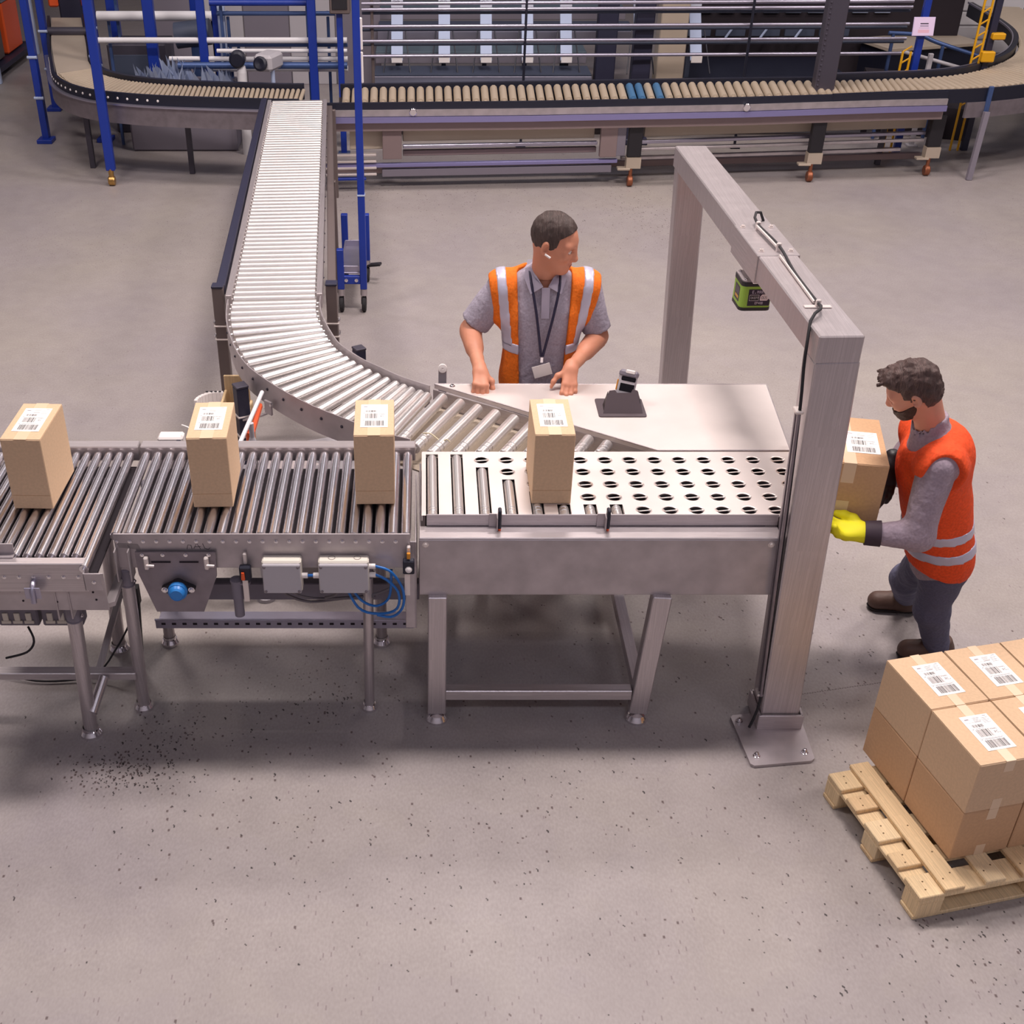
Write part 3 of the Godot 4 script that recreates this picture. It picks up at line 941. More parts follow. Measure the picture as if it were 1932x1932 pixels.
	g.lathe(Vector3(-0.745, 0.60, -4.0), UP, [Vector2(0.02, 0), Vector2(0.02, 0.085), Vector2(0.024, 0.085), Vector2(0.024, 0.09), Vector2(0.0235, 0.09), Vector2(0.0235, 0.165), Vector2(0.026, 0.165), Vector2(0.026, 0.175), Vector2(0, 0.178)], 20)
	g.bar(Vector3(-0.745, 0.76, -3.995), Vector3(-0.69, 0.765, -3.985), 0.02, 0.012)
	put(g, "capped_stub", M.grey_box, t)
	g = Geo.new()
	g.box(Vector3(-0.052, 0.72, -4.035), Vector3(0.045, 0.42, 0.006), 0.002)
	g.box(Vector3(-0.033, 0.72, -4.30), Vector3(0.006, 0.42, 0.54), 0.002)
	put(g, "end_plate", M.steel_plain, t)

# ---------------------------------------------------------------- transfer table
func transfer_table():
	var t := thing("transfer_table", "stainless steel transfer table with rows of round roller cups in its top", "table", Vector3(0.7, 0, -4.35))
	var H := 0.98
	var px := 0.1057
	var rows := [-4.605, -4.503, -4.397, -4.293, -4.190]
	var zb := -4.676
	var zf := -4.148
	var g := Geo.new()
	var cup := Geo.new()
	var cup_r := 0.0335
	# collared ring of one cup, and its small wheel
	cup.lathe(Vector3.ZERO, UP, [Vector2(0.0285, -0.004), Vector2(0.0285, -0.001), Vector2(0.0305, 0.0004), Vector2(0.0322, 0.0012), Vector2(cup_r, 0.0003)], 24)
	cup.cyl(Vector3(-0.0285, -0.002, 0.003), Vector3(0.0285, -0.002, 0.003), 0.003, -1, 8)
	cup.cyl(Vector3(-0.0285, -0.003, 0.003), Vector3(-0.019, -0.003, 0.003), 0.010, 0.003, 10)
	cup.cyl(Vector3(0.019, -0.003, 0.003), Vector3(0.0285, -0.003, 0.003), 0.003, 0.010, 10)
	var cup_mesh := cup.mesh()
	var slot_at := {0: -4.655, 1: -4.655, 2: -4.540, 3: -4.437, 4: -4.337, 5: -4.234, 6: -4.234, 7: -4.234}
	var solid := func(xa: float, xb: float, za: float, zc: float):
		if xb - xa > 1e-4 and zc - za > 1e-4:
			g.flat([Vector3(xa, H, zc), Vector3(xb, H, zc), Vector3(xb, H, za), Vector3(xa, H, za)], UP)
	var cups := []
	var rollers := []
	for k in 15:
		var x := 0.034 + px * k
		var xa := x - px * 0.5 if k > 0 else -0.006
		var xb := x + px * 0.5 if k < 14 else 1.60
		var slot: float = slot_at.get(k, 99.0)
		var z := zb
		for zr: float in rows:
			if slot < zr + 0.045:
				break
			var za := zr - 0.05
			var zc := zr + 0.05
			solid.call(xa, xb, z, za)
			# a square cell with a round opening
			for i in 24:
				var a0 := TAU * i / 24
				var a1 := TAU * (i + 1) / 24
				var e := []
				for a: float in [a0, a1]:
					var d := Vector2(cos(a), sin(a))
					var lx := (xb - x) if d.x > 0 else (x - xa)
					var s := minf(lx / maxf(absf(d.x), 1e-6), 0.05 / maxf(absf(d.y), 1e-6))
					e.append([Vector3(x + d.x * 0.033, H, zr + d.y * 0.033), Vector3(x + d.x * s, H, zr + d.y * s)])
				g.flat([e[0][0], e[0][1], e[1][1], e[1][0]], UP)
				# close the corner the ray fan would cut off
				if absf(e[0][1].x - e[1][1].x) > 1e-5 and absf(e[0][1].z - e[1][1].z) > 1e-5:
					var cx := xb if cos((a0 + a1) * 0.5) > 0 else xa
					var cz := zr + (0.05 if sin((a0 + a1) * 0.5) > 0 else -0.05)
					g.flat([e[0][1], Vector3(cx, H, cz), e[1][1]], UP)
			cups.append(Vector3(x, H, zr))
			z = zc
		if slot < 50.0:
			solid.call(xa, xb, z, slot)
			solid.call(xa, x - 0.026, slot, zf)
			solid.call(x + 0.026, xb, slot, zf)
			for s: float in [-0.026, 0.026]:
				g.flat([Vector3(x + s, H, slot), Vector3(x + s, H, zf), Vector3(x + s, H - 0.02, zf), Vector3(x + s, H - 0.02, slot)], Vector3(-signf(s), 0, 0))
			rollers.append([x, slot])
		else:
			solid.call(xa, xb, z, zf)
	# rim of the sheet
	g.box(Vector3(0.797, H - 0.012, zb - 0.002), Vector3(1.606, 0.024, 0.004))
	g.box(Vector3(-0.008, H - 0.012, -4.412), Vector3(0.004, 0.024, 0.53))
	g.box(Vector3(1.602, H - 0.012, -4.412), Vector3(0.004, 0.024, 0.53))
	put(g, "top_plate", M.steel_satin, t)
	for c in cups:
		inst(cup_mesh, "roller_cup", M.steel_satin, t, Transform3D(Basis(UP, deg_to_rad(10)), c))
	for r in rollers:
		var L: float = -4.15 - r[1] - 0.012
		var rm := roller_mesh(0.0205, L, 0.0 if L < 0.07 else 0.03)
		inst(rm, "slot_roller", M.roller_zinc, t, along(Vector3(r[0], 0.963, -4.154), Vector3(r[0], 0.963, r[1] + 0.006)))
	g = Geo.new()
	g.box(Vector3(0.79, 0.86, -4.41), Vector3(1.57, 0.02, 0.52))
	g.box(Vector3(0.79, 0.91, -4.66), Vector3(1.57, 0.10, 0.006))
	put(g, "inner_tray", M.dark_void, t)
	g = Geo.new()
	g.box(Vector3(0.71, 0.962, -4.143), Vector3(1.40, 0.052, 0.006), 0.0015)
	put(g, "side_guide", M.steel_across, t)
	g = Geo.new()
	g.box(Vector3(0.695, 0.931, -4.095), Vector3(1.43, 0.01, 0.09), 0.003)
	put(g, "ledge", M.steel_across, t)
	g = Geo.new()
	g.box(Vector3(0.695, 0.795, -4.054), Vector3(1.43, 0.265, 0.008), 0.003)
	put(g, "front_panel", M.steel_plain, t)
	g = Geo.new()
	g.box(Vector3(-0.016, 0.80, -4.36), Vector3(0.008, 0.27, 0.60), 0.002)
	g.box(Vector3(1.40, 0.80, -4.3), Vector3(0.008, 0.27, 0.34), 0.002)
	g.box(Vector3(0.695, 0.80, -4.668), Vector3(1.41, 0.14, 0.008), 0.002)
	put(g, "apron", M.steel_plain, t)
	for x: float in [0.006, 1.37]:
		inst(bolt_big, "bolt", M.steel_satin, t, facing(Vector3(x, 0.905, -4.05), Vector3.BACK))
	# legs, stretchers, feet
	for p in [[0.055, -4.055, 0.0], [0.945, -4.055, -0.02], [0.055, -5.25, 0.0], [0.925, -5.25, 0.0]]:
		g = Geo.new()
		g.bar(Vector3(p[0] + p[2], 0.05, p[1]), Vector3(p[0] - p[2], 0.665, p[1]), 0.078, 0.06, 0.004)
		var leg := put(g, "leg", M.steel_upright, t)
		g = Geo.new()
		foot_of(g, p[0] + p[2], p[1], 0.05)
		put(g, "foot", M.chrome, leg)
	g = Geo.new()
	g.box(Vector3(0.49, 0.15, -4.055), Vector3(0.80, 0.05, 0.05), 0.003)
	put(g, "stretcher", M.steel_across, t)
	for x: float in [0.055, 0.925]:
		g = Geo.new()
		g.bar(Vector3(x, 0.15, -4.06), Vector3(x, 0.15, -5.25), 0.05, 0.05)
		put(g, "stretcher", M.steel_upright, t)
	# two clipped sensors on the guide
	for x: float in [0.293, 0.722]:
		g = Geo.new()
		g.prism([Vector2(x - 0.035, -4.138), Vector2(x - 0.001, -4.138), Vector2(x - 0.001, -4.098), Vector2(x - 0.005, -4.098), Vector2(x - 0.005, -4.133), Vector2(x - 0.035, -4.133)], 0.937, 0.996)
		var se := put(g, "sensor_bracket", M.steel_plain, t)
		g = Geo.new()
		g.box(Vector3(x + 0.006, 0.985, -4.118), Vector3(0.014, 0.085, 0.034), 0.004)
		put(g, "sensor_body", M.band_dark, se)
		g = Geo.new()
		g.box(Vector3(x + 0.006, 0.943, -4.112), Vector3(0.012, 0.026, 0.02), 0.004)
		put(g, "sensor_plug", M.orange_plastic, se)

func angled_bed():
	var t := thing("angled_roller_bed", "wedge of slanted grooved steel rollers merging the curved line into the table", "conveyor", Vector3(0.3, 0, -4.95))
	var rows := [[0.090, -5.270, -0.112, -4.809], [0.172, -5.213, -0.040, -4.765], [0.252, -5.157, 0.028, -4.700], [0.333, -5.102, 0.137, -4.700], [0.416, -5.050, 0.241, -4.700], [0.498, -4.998, 0.346, -4.700], [0.578, -4.947, 0.451, -4.700], [0.656, -4.897, 0.555, -4.700], [0.735, -4.848, 0.661, -4.700], [0.812, -4.799, 0.763, -4.700]]
	for r in rows:
		var a := Vector3(r[0], 0.950, r[1])
		var b := Vector3(r[2], 0.950, r[3])
		inst(roller_mesh(0.0265, a.distance_to(b), 0.045 if a.distance_to(b) > 0.12 else 0.03), "roller", M.roller_zinc, t, along(b, a))
	var g := Geo.new()
	g.prism([Vector2(0.02, -5.345), Vector2(-0.16, -4.79), Vector2(-0.02, -4.69), Vector2(1.0, -4.69)], 0.872, 0.88)
	put(g, "drip_tray", M.beige_panel, t)
	g = Geo.new()
	g.wall([Vector2(0.045, -5.338), Vector2(1.01, -4.692)], 0.86, 0.962, 0.006)
	put(g, "guide_wall", M.steel_across, t)
	g = Geo.new()
	g.tube(curve([Vector3(-0.005, 0.976, -4.86), Vector3(0.03, 0.981, -4.845), Vector3(0.075, 0.968, -4.80), Vector3(0.10, 0.977, -4.80), Vector3(0.115, 0.966, -4.795)], 16), 0.003, 6)
	put(g, "drive_belt", M.tape_clear, t)
	for p in [[0.2, -4.95], [0.38, -4.87], [0.47, -4.82], [0.13, -5.1]]:
		inst(bolt_small, "bolt", M.chrome, t, facing(Vector3(p[0], 0.88, p[1]), UP))
	for p in [[0.0, -5.2], [0.3, -5.1]]:
		g = Geo.new()
		g.bar(Vector3(p[0], 0.0, p[1]), Vector3(p[0], 0.872, p[1]), 0.05, 0.05)
		put(g, "leg", M.steel_upright, t)

func worktop():
	var t := thing("worktop", "polished stainless worktop with a slanted front edge beside the angled rollers", "worktop", Vector3(0.95, 0, -5.0))
	var g := Geo.new()
	var out := [Vector2(0.05, -5.35), Vector2(1.638, -5.346), Vector2(1.588, -4.684), Vector2(1.013, -4.684)]
	g.prism(out, 0.962, 0.985)
	put(g, "top", M.steel_satin, t)
	g = Geo.new()
	for i in 4:
		var a: Vector2 = out[i]
		var b: Vector2 = out[(i + 1) % 4]
		g.tube([Vector3(a.x, 0.9845, a.y), Vector3(b.x, 0.9845, b.y)], 0.003, 6)
	put(g, "edge_trim", M.steel_plain, t)
	for p in [[0.4, -5.28], [1.58, -5.28]]:
		g = Geo.new()
		g.bar(Vector3(p[0], 0.0, p[1]), Vector3(p[0], 0.962, p[1]), 0.05, 0.05)
		put(g, "leg", M.steel_upright, t)
	inst(bolt_big, "bolt", M.chrome, t, facing(Vector3(0.135, 0.985, -5.325), UP))

# ---------------------------------------------------------------- curved conveyor and the long lane
func curved_conveyor():
	var t := thing("curved_conveyor", "curved roller conveyor with grey sheet steel sides bending down to the table", "conveyor", Vector3(-0.6, 0, -5.6))
	# ends of eleven measured rollers: outer (x, z) and inner (x, z)
	var A := [Vector3(-1.063, 0.955, -6.42), Vector3(-1.054, 0.955, -6.283), Vector3(-1.030, 0.955, -6.113), Vector3(-0.983, 0.955, -5.912), Vector3(-0.926, 0.955, -5.723), Vector3(-0.847, 0.955, -5.545), Vector3(-0.741, 0.955, -5.387), Vector3(-0.624, 0.955, -5.242), Vector3(-0.496, 0.955, -5.109), Vector3(-0.365, 0.955, -5.0), Vector3(-0.262, 0.955, -4.915), Vector3(-0.165, 0.955, -4.842)]
	var B := [Vector3(-0.588, 0.955, -6.45), Vector3(-0.583, 0.955, -6.325), Vector3(-0.562, 0.955, -6.19), Vector3(-0.530, 0.955, -6.056), Vector3(-0.493, 0.955, -5.93), Vector3(-0.448, 0.955, -5.802), Vector3(-0.383, 0.955, -5.694), Vector3(-0.308, 0.955, -5.591), Vector3(-0.220, 0.955, -5.499), Vector3(-0.132, 0.955, -5.408), Vector3(-0.055, 0.955, -5.345), Vector3(0.021, 0.955, -5.29)]
	var m := 23
	var rm := roller_mesh(0.0235, 0.462)
	var ca := Curve3D.new()
	var cb := Curve3D.new()
	for i in A.size():
		for k in [[ca, A], [cb, B]]:
			var d: Vector3 = (k[1][mini(i + 1, 11)] - k[1][maxi(i - 1, 0)]) / 6.0
			k[0].add_point(k[1][i], -d, d)
	var wa := []
	var wb := []
	for i in m:
		var f := 11.0 * i / (m - 1)
		var a := ca.samplef(f)
		var b := cb.samplef(f)
		inst(rm, "roller", M.roller_zinc, t, along(a, b))
	for i in 45:
		var f := 11.0 * i / 44.0
		var a := ca.samplef(f)
		var b := cb.samplef(f)
		var d := (a - b).normalized() * 0.016
		wa.append(Vector2(a.x + d.x, a.z + d.z))
		wb.append(Vector2(b.x - d.x, b.z - d.z))
	wa.append(Vector2(-0.06, -4.775))
	var g := Geo.new()
	g.wall(wa, 0.862, 0.992, 0.005)
	var ow := put(g, "outer_side", M.steel_plain, t)
	for i in 13:
		var q: Vector2 = wa[3 + i * 3]
		var q2: Vector2 = wa[4 + i * 3]
		var dd := (q2 - q).normalized()
		inst(bolt_small, "bolt", M.dark_post, ow, facing(Vector3(q.x, 0.945, q.y) + Vector3(-dd.y, 0, dd.x) * 0.003, Vector3(-dd.y, 0, dd.x)))
	g = Geo.new()
	g.wall(wb, 0.875, 0.998, 0.005)
	put(g, "inner_side", M.steel_plain, t)
	# supports: square posts with caps and clamps
	for p in [[-0.905, -5.50, 0.90, 0.062], [-0.335, -5.86, 0.94, 0.055]]:
		g = Geo.new()
		g.box(Vector3(p[0], p[2] * 0.5, p[1]), Vector3(p[3], p[2], p[3]), 0.004, Basis(UP, 0.5))
		var post := put(g, "post", M.navy, t)
		g = Geo.new()
		g.box(Vector3(p[0], p[2] + 0.006, p[1]), Vector3(p[3] + 0.003, 0.012, p[3] + 0.003), 0.002, Basis(UP, 0.5))
		put(g, "post_cap", M.dark_post, post)
		for y: float in [p[2] - 0.15, p[2] - 0.26]:
			g = Geo.new()
			g.box(Vector3(p[0], y, p[1]), Vector3(p[3] + 0.012, 0.008, p[3] + 0.012), 0.001, Basis(UP, 0.5))
			put(g, "clamp", M.steel_satin, post)
	g = Geo.new()
	g.box(Vector3(-0.75, 0.87, -5.33), Vector3(0.05, 0.07, 0.012), 0.002, Basis(UP, -0.75))
	g.bar(Vector3(-0.77, 0.82, -5.36), Vector3(-0.88, 0.74, -5.47), 0.06, 0.01)
	put(g, "angle_bracket", M.steel_plain, t)
	for p in [[-0.735, 0.89], [-0.765, 0.85]]:
		inst(bolt_big, "bolt", M.chrome, t, facing(Vector3(p[0], p[1], -5.335 + (p[0] + 0.75) * 1.0), Vector3(-0.7, 0, 0.7)))

func long_lane():
	var t := thing("long_roller_lane", "long straight lane of pale closely set rollers running back to the far conveyor", "conveyor", Vector3(-0.9, 0, -9))
	var n0 := Vector3(-0.835, 0.955, -6.52)   # near end, middle of a roller
	var f0 := Vector3(-1.155, 0.815, -11.66)
	var dirn := (f0 - n0).normalized()
	var side := Vector3(1, 0, 0) - dirn * dirn.x
	side.y = 0
	side = side.normalized()
	var L := n0.distance_to(f0)
	var rm := roller_mesh(0.0235, 0.455)
	var k := int(L / 0.0812)
	for i in k + 1:
		var p := n0.lerp(f0, float(i) / k)
		inst(rm, "roller", M.roller_zinc, t, along(p - side * 0.2275, p + side * 0.2275))
	for s: float in [-1.0, 1.0]:
		var g := Geo.new()
		g.bar(n0 + side * s * 0.252 + Vector3(0, -0.01, 0.02), f0 + side * s * 0.252 + Vector3(0, -0.01, 0), 0.034, 0.085, 0.003)
		put(g, "side_rail", M.steel_upright, t)
		var hb := 0.02 if s < 0 else -0.05
		g = Geo.new()
		g.bar(n0 + side * s * 0.312 + Vector3(0, hb, -0.1), f0 + side * s * (0.30 if s < 0 else 0.29) + Vector3(0, hb, 0), 0.05, 0.06, 0.004)
		put(g, "guard_beam", M.navy if s < 0 else M.brown_post, t)
		for i in 16:
			var p := n0.lerp(f0, 0.06 + i * 0.055) + side * s * 0.27 + Vector3(0, 0.01, 0)
			inst(bolt_small, "bolt", M.dark_post, t, facing(p, side * s))
		for q in [[0.015, 0.062], [0.5, 0.05], [0.97, 0.05]]:
			var p := n0.lerp(f0, q[0]) + side * s * 0.318
			g = Geo.new()
			var top := p.y + (0.05 if q[0] < 0.1 else -0.03)
			g.box(Vector3(p.x, top * 0.5, p.z), Vector3(q[1], top, q[1]), 0.004)
			var post := put(g, "post", M.brown_post, t)
			if q[0] < 0.1:
				g = Geo.new()
				g.box(Vector3(p.x, top + 0.006, p.z), Vector3(q[1] + 0.004, 0.012, q[1] + 0.004), 0.002)
				put(g, "post_cap", M.navy, post)
				for y: float in [0.78, 0.70]:
					g = Geo.new()
					g.box(Vector3(p.x, y, p.z), Vector3(q[1] + 0.012, 0.008, q[1] + 0.012), 0.001)
					put(g, "clamp", M.steel_satin, post)
					for z: float in [0.012, -0.012]:
						inst(bolt_big, "bolt", M.chrome, post, facing(Vector3(p.x + s * 0.034, y + 0.012, p.z + z), Vector3(s, 0, 0)))

# ---------------------------------------------------------------- gantry with the reader
func gantry():
	var t := thing("scanner_gantry", "tall brushed steel gantry straddling the table on a bolted foot", "gantry", Vector3(1.5, 0, -4.05))
	var w := 0.162
	var foot := Vector3(1.527, 0.05, -4.06)
	var top := Vector3(1.4655, 1.70, -4.078)
	var g := Geo.new()
	g.bar(foot + Vector3(0, -0.03, 0), top, w, w * 0.92, 0.006)
	put(g, "front_post", M.steel_upright, t)
	var b_top := Vector3(1.379, 1.70, -6.42)
	var b_foot := Vector3(1.445, 0.0, -6.41)
	g = Geo.new()
	g.bar(b_foot, b_top, 0.148, 0.10, 0.006)
	put(g, "back_post", M.steel_upright, t)
	g = Geo.new()
	g.bar(Vector3(1.3775, 1.748, -6.472), Vector3(1.464, 1.748, -4.003), w, 0.104, 0.005)
	put(g, "beam", M.steel_upright, t)
	# base plate, collar, bolts
	g = Geo.new()
	var pl := [Vector2(1.336, -4.05), Vector2(1.357, -3.755), Vector2(1.371, -3.742), Vector2(1.615, -3.772), Vector2(1.633, -3.788), Vector2(1.641, -4.09), Vector2(1.628, -4.104), Vector2(1.348, -4.062)]
	g.prism(pl, 0.0, 0.014)
	put(g, "base_plate", M.steel_plain, t)
	g = Geo.new()
	for s in [[0, 1], [0, -1], [1, 0], [-1, 0]]:
		g.box(foot + Vector3(s[0] * 0.091, 0.0, s[1] * 0.085), Vector3(0.012 if s[0] else 0.19, 0.075, 0.012 if s[1] else 0.18), 0.002)
	put(g, "collar", M.steel_across, t)
	for p in [[1.366, -4.02], [1.392, -3.80], [1.598, -3.82], [1.605, -4.06]]:
		g = Geo.new()
		g.lathe(Vector3(p[0], 0.014, p[1]), UP, [Vector2(0.016, 0), Vector2(0.015, 0.004), Vector2(0.012, 0.005), Vector2(0.011, 0.014), Vector2(0.007, 0.02), Vector2(0, 0.022)], 16)
		put(g, "anchor_bolt", M.chrome, t)
	# clamping sleeve with four bolts
	var bd := (Vector3(1.464, 1.722, -4.0) - Vector3(1.3775, 1.722, -6.476)).normalized()
	var at := func(z: float, dx: float, y: float) -> Vector3: return Vector3(1.464 + (z + 4.0) * bd.x / bd.z + dx, y, z)
	g = Geo.new()
	g.bar(at.call(-5.2, 0, 1.744), at.call(-4.815, 0, 1.744), w + 0.014, 0.12, 0.003)
	var sl := put(g, "sleeve", M.steel_across, t)
	for z: float in [-5.16, -4.86]:
		for s: float in [-0.06, 0.06]:
			g = Geo.new()
			g.lathe(at.call(z, s, 1.804), UP, [Vector2(0.011, 0), Vector2(0.011, 0.003), Vector2(0.008, 0.003), Vector2(0.008, 0.01), Vector2(0.004, 0.01), Vector2(0.004, 0.006), Vector2(0, 0.006)], 12)
			put(g, "bolt", M.steel_satin, sl)
	# cable channel and clips along beam and post
	g = Geo.new()
	var run := [at.call(-5.26, 0.055, 1.80), at.call(-5.25, 0.03, 1.845), at.call(-5.2, -0.005, 1.845), at.call(-5.13, -0.005, 1.826), at.call(-4.86, 0.01, 1.826), at.call(-4.6, 0.0, 1.812), at.call(-4.3, -0.005, 1.812), at.call(-4.2, -0.02, 1.825), at.call(-4.14, -0.07, 1.815), at.call(-4.08, -0.092, 1.76), at.call(-4.05, -0.098, 1.66), Vector3(1.37, 1.5, -4.02), Vector3(1.40, 1.0, -4.02), Vector3(1.43, 0.3, -4.02), Vector3(1.432, 0.14, -4.0), Vector3(1.41, 0.05, -3.98), Vector3(1.40, 0.02, -3.975)]
	g.tube(curve(run, 70), 0.006, 7)
	put(g, "cable", M.black_rubber, t)
	g = Geo.new()
	g.tube([at.call(-5.13, -0.012, 1.822), at.call(-4.86, 0.003, 1.822)], 0.006, 8)
	g.tube([at.call(-4.8, -0.001, 1.808), at.call(-4.3, -0.012, 1.808)], 0.006, 8)
	put(g, "conduit", M.steel_satin, t)
	for p in [[-5.13, -0.005], [-4.86, 0.008], [-4.27, -0.008]]:
		g = Geo.new()
		g.box(at.call(p[0], p[1], 1.82 if p[0] < -4.5 else 1.81), Vector3(0.02, 0.04, 0.012), 0.003)
		if p[0] > -4.5:
			g.box(at.call(p[0], p[1], 1.803), Vector3(0.10, 0.004, 0.024), 0.001)
		put(g, "clip", M.steel_satin, t)
	g = Geo.new()
	for s: float in [-0.011, 0.011]:
		g.bar(Vector3(1.367, 1.5, -4.035 + s * 1.4), Vector3(1.433, 0.17, -4.02 + s * 1.4), 0.01, 0.014, 0.001)
	put(g, "cable_channel", M.steel_dim, t)
	for y: float in [1.5, 0.17]:
		g = Geo.new()
		g.box(Vector3(1.367 + (1.5 - y) * 0.05, y, -4.03), Vector3(0.03, 0.012, 0.05), 0.003)
		put(g, "clip", M.steel_satin, t)
	# the reader hanging under the sleeve
	var r := thing("code_reader", "lime green and dark box shaped reader hanging under the gantry beam", "camera", Vector3(1.425, 1.54, -4.98))
	var c := Vector3(1.394, 1.598, -4.97)
	var rot := Basis(UP, 0.03)
	g = Geo.new()
	g.X = Transform3D(rot, c)
	g.prism(rounded(0.132, 0.14, 0.022), -0.05, 0.042)
	put(g, "body", M.camera_green, r)
	for y in [[0.042, 0.06], [-0.064, -0.05]]:
		g = Geo.new()
		g.X = Transform3D(rot, c)
		g.prism(rounded(0.134, 0.142, 0.023), y[0], y[1])
		put(g, "band", M.black_plastic, r)
	g = Geo.new()
	g.X = Transform3D(rot, c)
	g.prism(rounded(0.128, 0.136, 0.02), 0.06, 0.065)
	var lid := put(g, "lid", M.steel_plain, r)
	for p in [[-0.048, 0.052], [-0.048, -0.052], [0.048, 0.052], [0.048, -0.052]]:
		inst(bolt_small, "screw", M.chrome, lid, facing(c + rot * Vector3(p[0], 0.065, p[1]), UP))
	g = Geo.new()
	g.lathe(c + Vector3(0.03, 0.062, -0.02), UP, [Vector2(0.02, 0), Vector2(0.02, 0.006), Vector2(0.013, 0.006), Vector2(0.013, 0.02)], 16)
	g.cyl(c + Vector3(0.03, 0.065, -0.02), c + Vector3(0.03, 0.088, -0.02), 0.013)
	put(g, "stem", M.steel_satin, r)
	g = Geo.new()
	g.X = Transform3D(rot, c)
	g.face_uv(Vector3(-0.036, -0.042, 0.0707), Vector3(0.058, -0.042, 0.0707), Vector3(0.058, 0.030, 0.0707), Vector3(-0.036, 0.030, 0.0707), Vector3.BACK)
	put(g, "front_badge", M.camera_plate, r, "dark badge plate with white lettering")
	g = Geo.new()
	g.X = Transform3D(rot, c)
	g.face_uv(Vector3(-0.0667, -0.035, -0.03), Vector3(-0.0667, -0.035, 0.04), Vector3(-0.0667, 0.03, 0.04), Vector3(-0.0667, 0.03, -0.03), Vector3.LEFT)
	put(g, "side_badge", M.camera_side, r)

func rounded(w: float, d: float, r: float, m := 5) -> Array:
	var out := []
	for q in [[1, 1, 0], [-1, 1, 1], [-1, -1, 2], [1, -1, 3]]:
		for i in m + 1:
			var a: float = PI * 0.5 * (q[2] + float(i) / m)
			out.append(Vector2(q[0] * (w * 0.5 - r) + cos(a) * r, q[1] * (d * 0.5 - r) + sin(a) * r))
	return out

# ---------------------------------------------------------------- cartons
# a carton standing on its base at the origin of the thing: w along x, d along z, h up
func carton(called: String, label: String, w: float, d: float, h: float, at: Vector3, turn: float, group: String, m: Material, opt := {}) -> Node3D:
	var t := thing(called, label, "cardboard box", at, group, turn)
	bases[t.get_instance_id()] = Vector3.ZERO    # its parts are built about its own base
	var g := Geo.new()
	g.box(Vector3(0, h * 0.5, 0), Vector3(w, h, d), 0.003)
	put(g, "carton_body", m, t)
	var tw: float = opt.get("tape", 0.045)
	var along_z: bool = opt.get("tape_along_z", true)
	g = Geo.new()
	var drop: float = opt.get("drop", 0.05)
	for s: float in [-1.0, 1.0]:   # the two top flaps meet under the tape
		if along_z:
			g.box(Vector3(s * w * 0.25, h + 0.0008, 0), Vector3(w * 0.5 - 0.0012, 0.0016, d - 0.006), 0.0004)
		else:
			g.box(Vector3(0, h + 0.0008, s * d * 0.25), Vector3(w - 0.006, 0.0016, d * 0.5 - 0.0012), 0.0004)
	put(g, "top_flap", m, t)
	g = Geo.new()
	var sz := Vector3(tw, 0.0008, d) if along_z else Vector3(w, 0.0008, tw)
	g.box(Vector3(0, h + 0.002, 0), sz + (Vector3(0, 0, 0.001) if along_z else Vector3(0.001, 0, 0)))
	put(g, "packing_tape", M.tape, t)
	for s: float in [-1.0, 1.0] if opt.get("ends", true) else []:   # the ends folded down over the sides
		g = Geo.new()
		g.box(Vector3(0, h - drop * 0.5 + 0.002, s * (d * 0.5 + 0.0005)), Vector3(tw, drop, 0.001))
		put(g, "tape_end", M.tape, t)
		if s > 0:
			g = Geo.new()
			g.box(Vector3(0, drop * 0.5, s * (d * 0.5 + 0.0005)), Vector3(tw, drop, 0.001))
			put(g, "tape_end", M.tape, t)
	var lw: float = opt.get("lw", 0.09)
	if lw > 0.0:
		var ld: float = opt.get("ld", 0.12)
		var lp: Vector2 = opt.get("lp", Vector2.ZERO)
		var lt: float = opt.get("lt", 0.0)
		g = Geo.new()
		g.X = Transform3D(Basis(UP, lt), Vector3(lp.x, h + 0.0026, lp.y))
		g.face_uv(Vector3(-lw * 0.5, 0.0006, ld * 0.5), Vector3(lw * 0.5, 0.0006, ld * 0.5), Vector3(lw * 0.5, 0.0006, -ld * 0.5), Vector3(-lw * 0.5, 0.0006, -ld * 0.5), UP)
		g.box(Vector3.ZERO, Vector3(lw, 0.001, ld))
		for i in range(6, g.u.size()):
			g.u[i] = Vector2(0.01, 0.01)
		put(g, "shipping_label", M.label_print, t, "white shipping label with printed bars")
	if opt.has("seam"):
		g = Geo.new()
		for s: float in [-1.0, 1.0]:
			g.box(Vector3(0, opt.seam, s * d * 0.5), Vector3(w - 0.002, 0.0016, 0.0016))
		put(g, "crease", M.cardboard_brown, t)
	return t

func line_boxes():
	var y := 0.978
	for b in [[0.512, -4.395, "tall cardboard box crossing from the rollers onto the round cup table top", 0.0], [-0.199, -4.395, "tall cardboard box on the rollers just left of the transfer table", 0.02], [-0.850, -4.372, "tall cardboard box riding above the blue bearing cap and beside the white stool", 0.03], [-1.56, -4.36, "tall cardboard box on the conveyor at the left edge of the photo", -0.03]]:
		carton("cardboard_box", b[2], 0.158, 0.315, 0.31, Vector3(b[0], y + (0.003 if b[0] > 0 else 0.0), b[1]), b[3], "cartons riding the near line", M.cardboard, {"lw": 0.108, "ld": 0.2, "seam": 0.062, "tape": 0.05, "ends": false, "lp": Vector2(0.0, -0.01)})

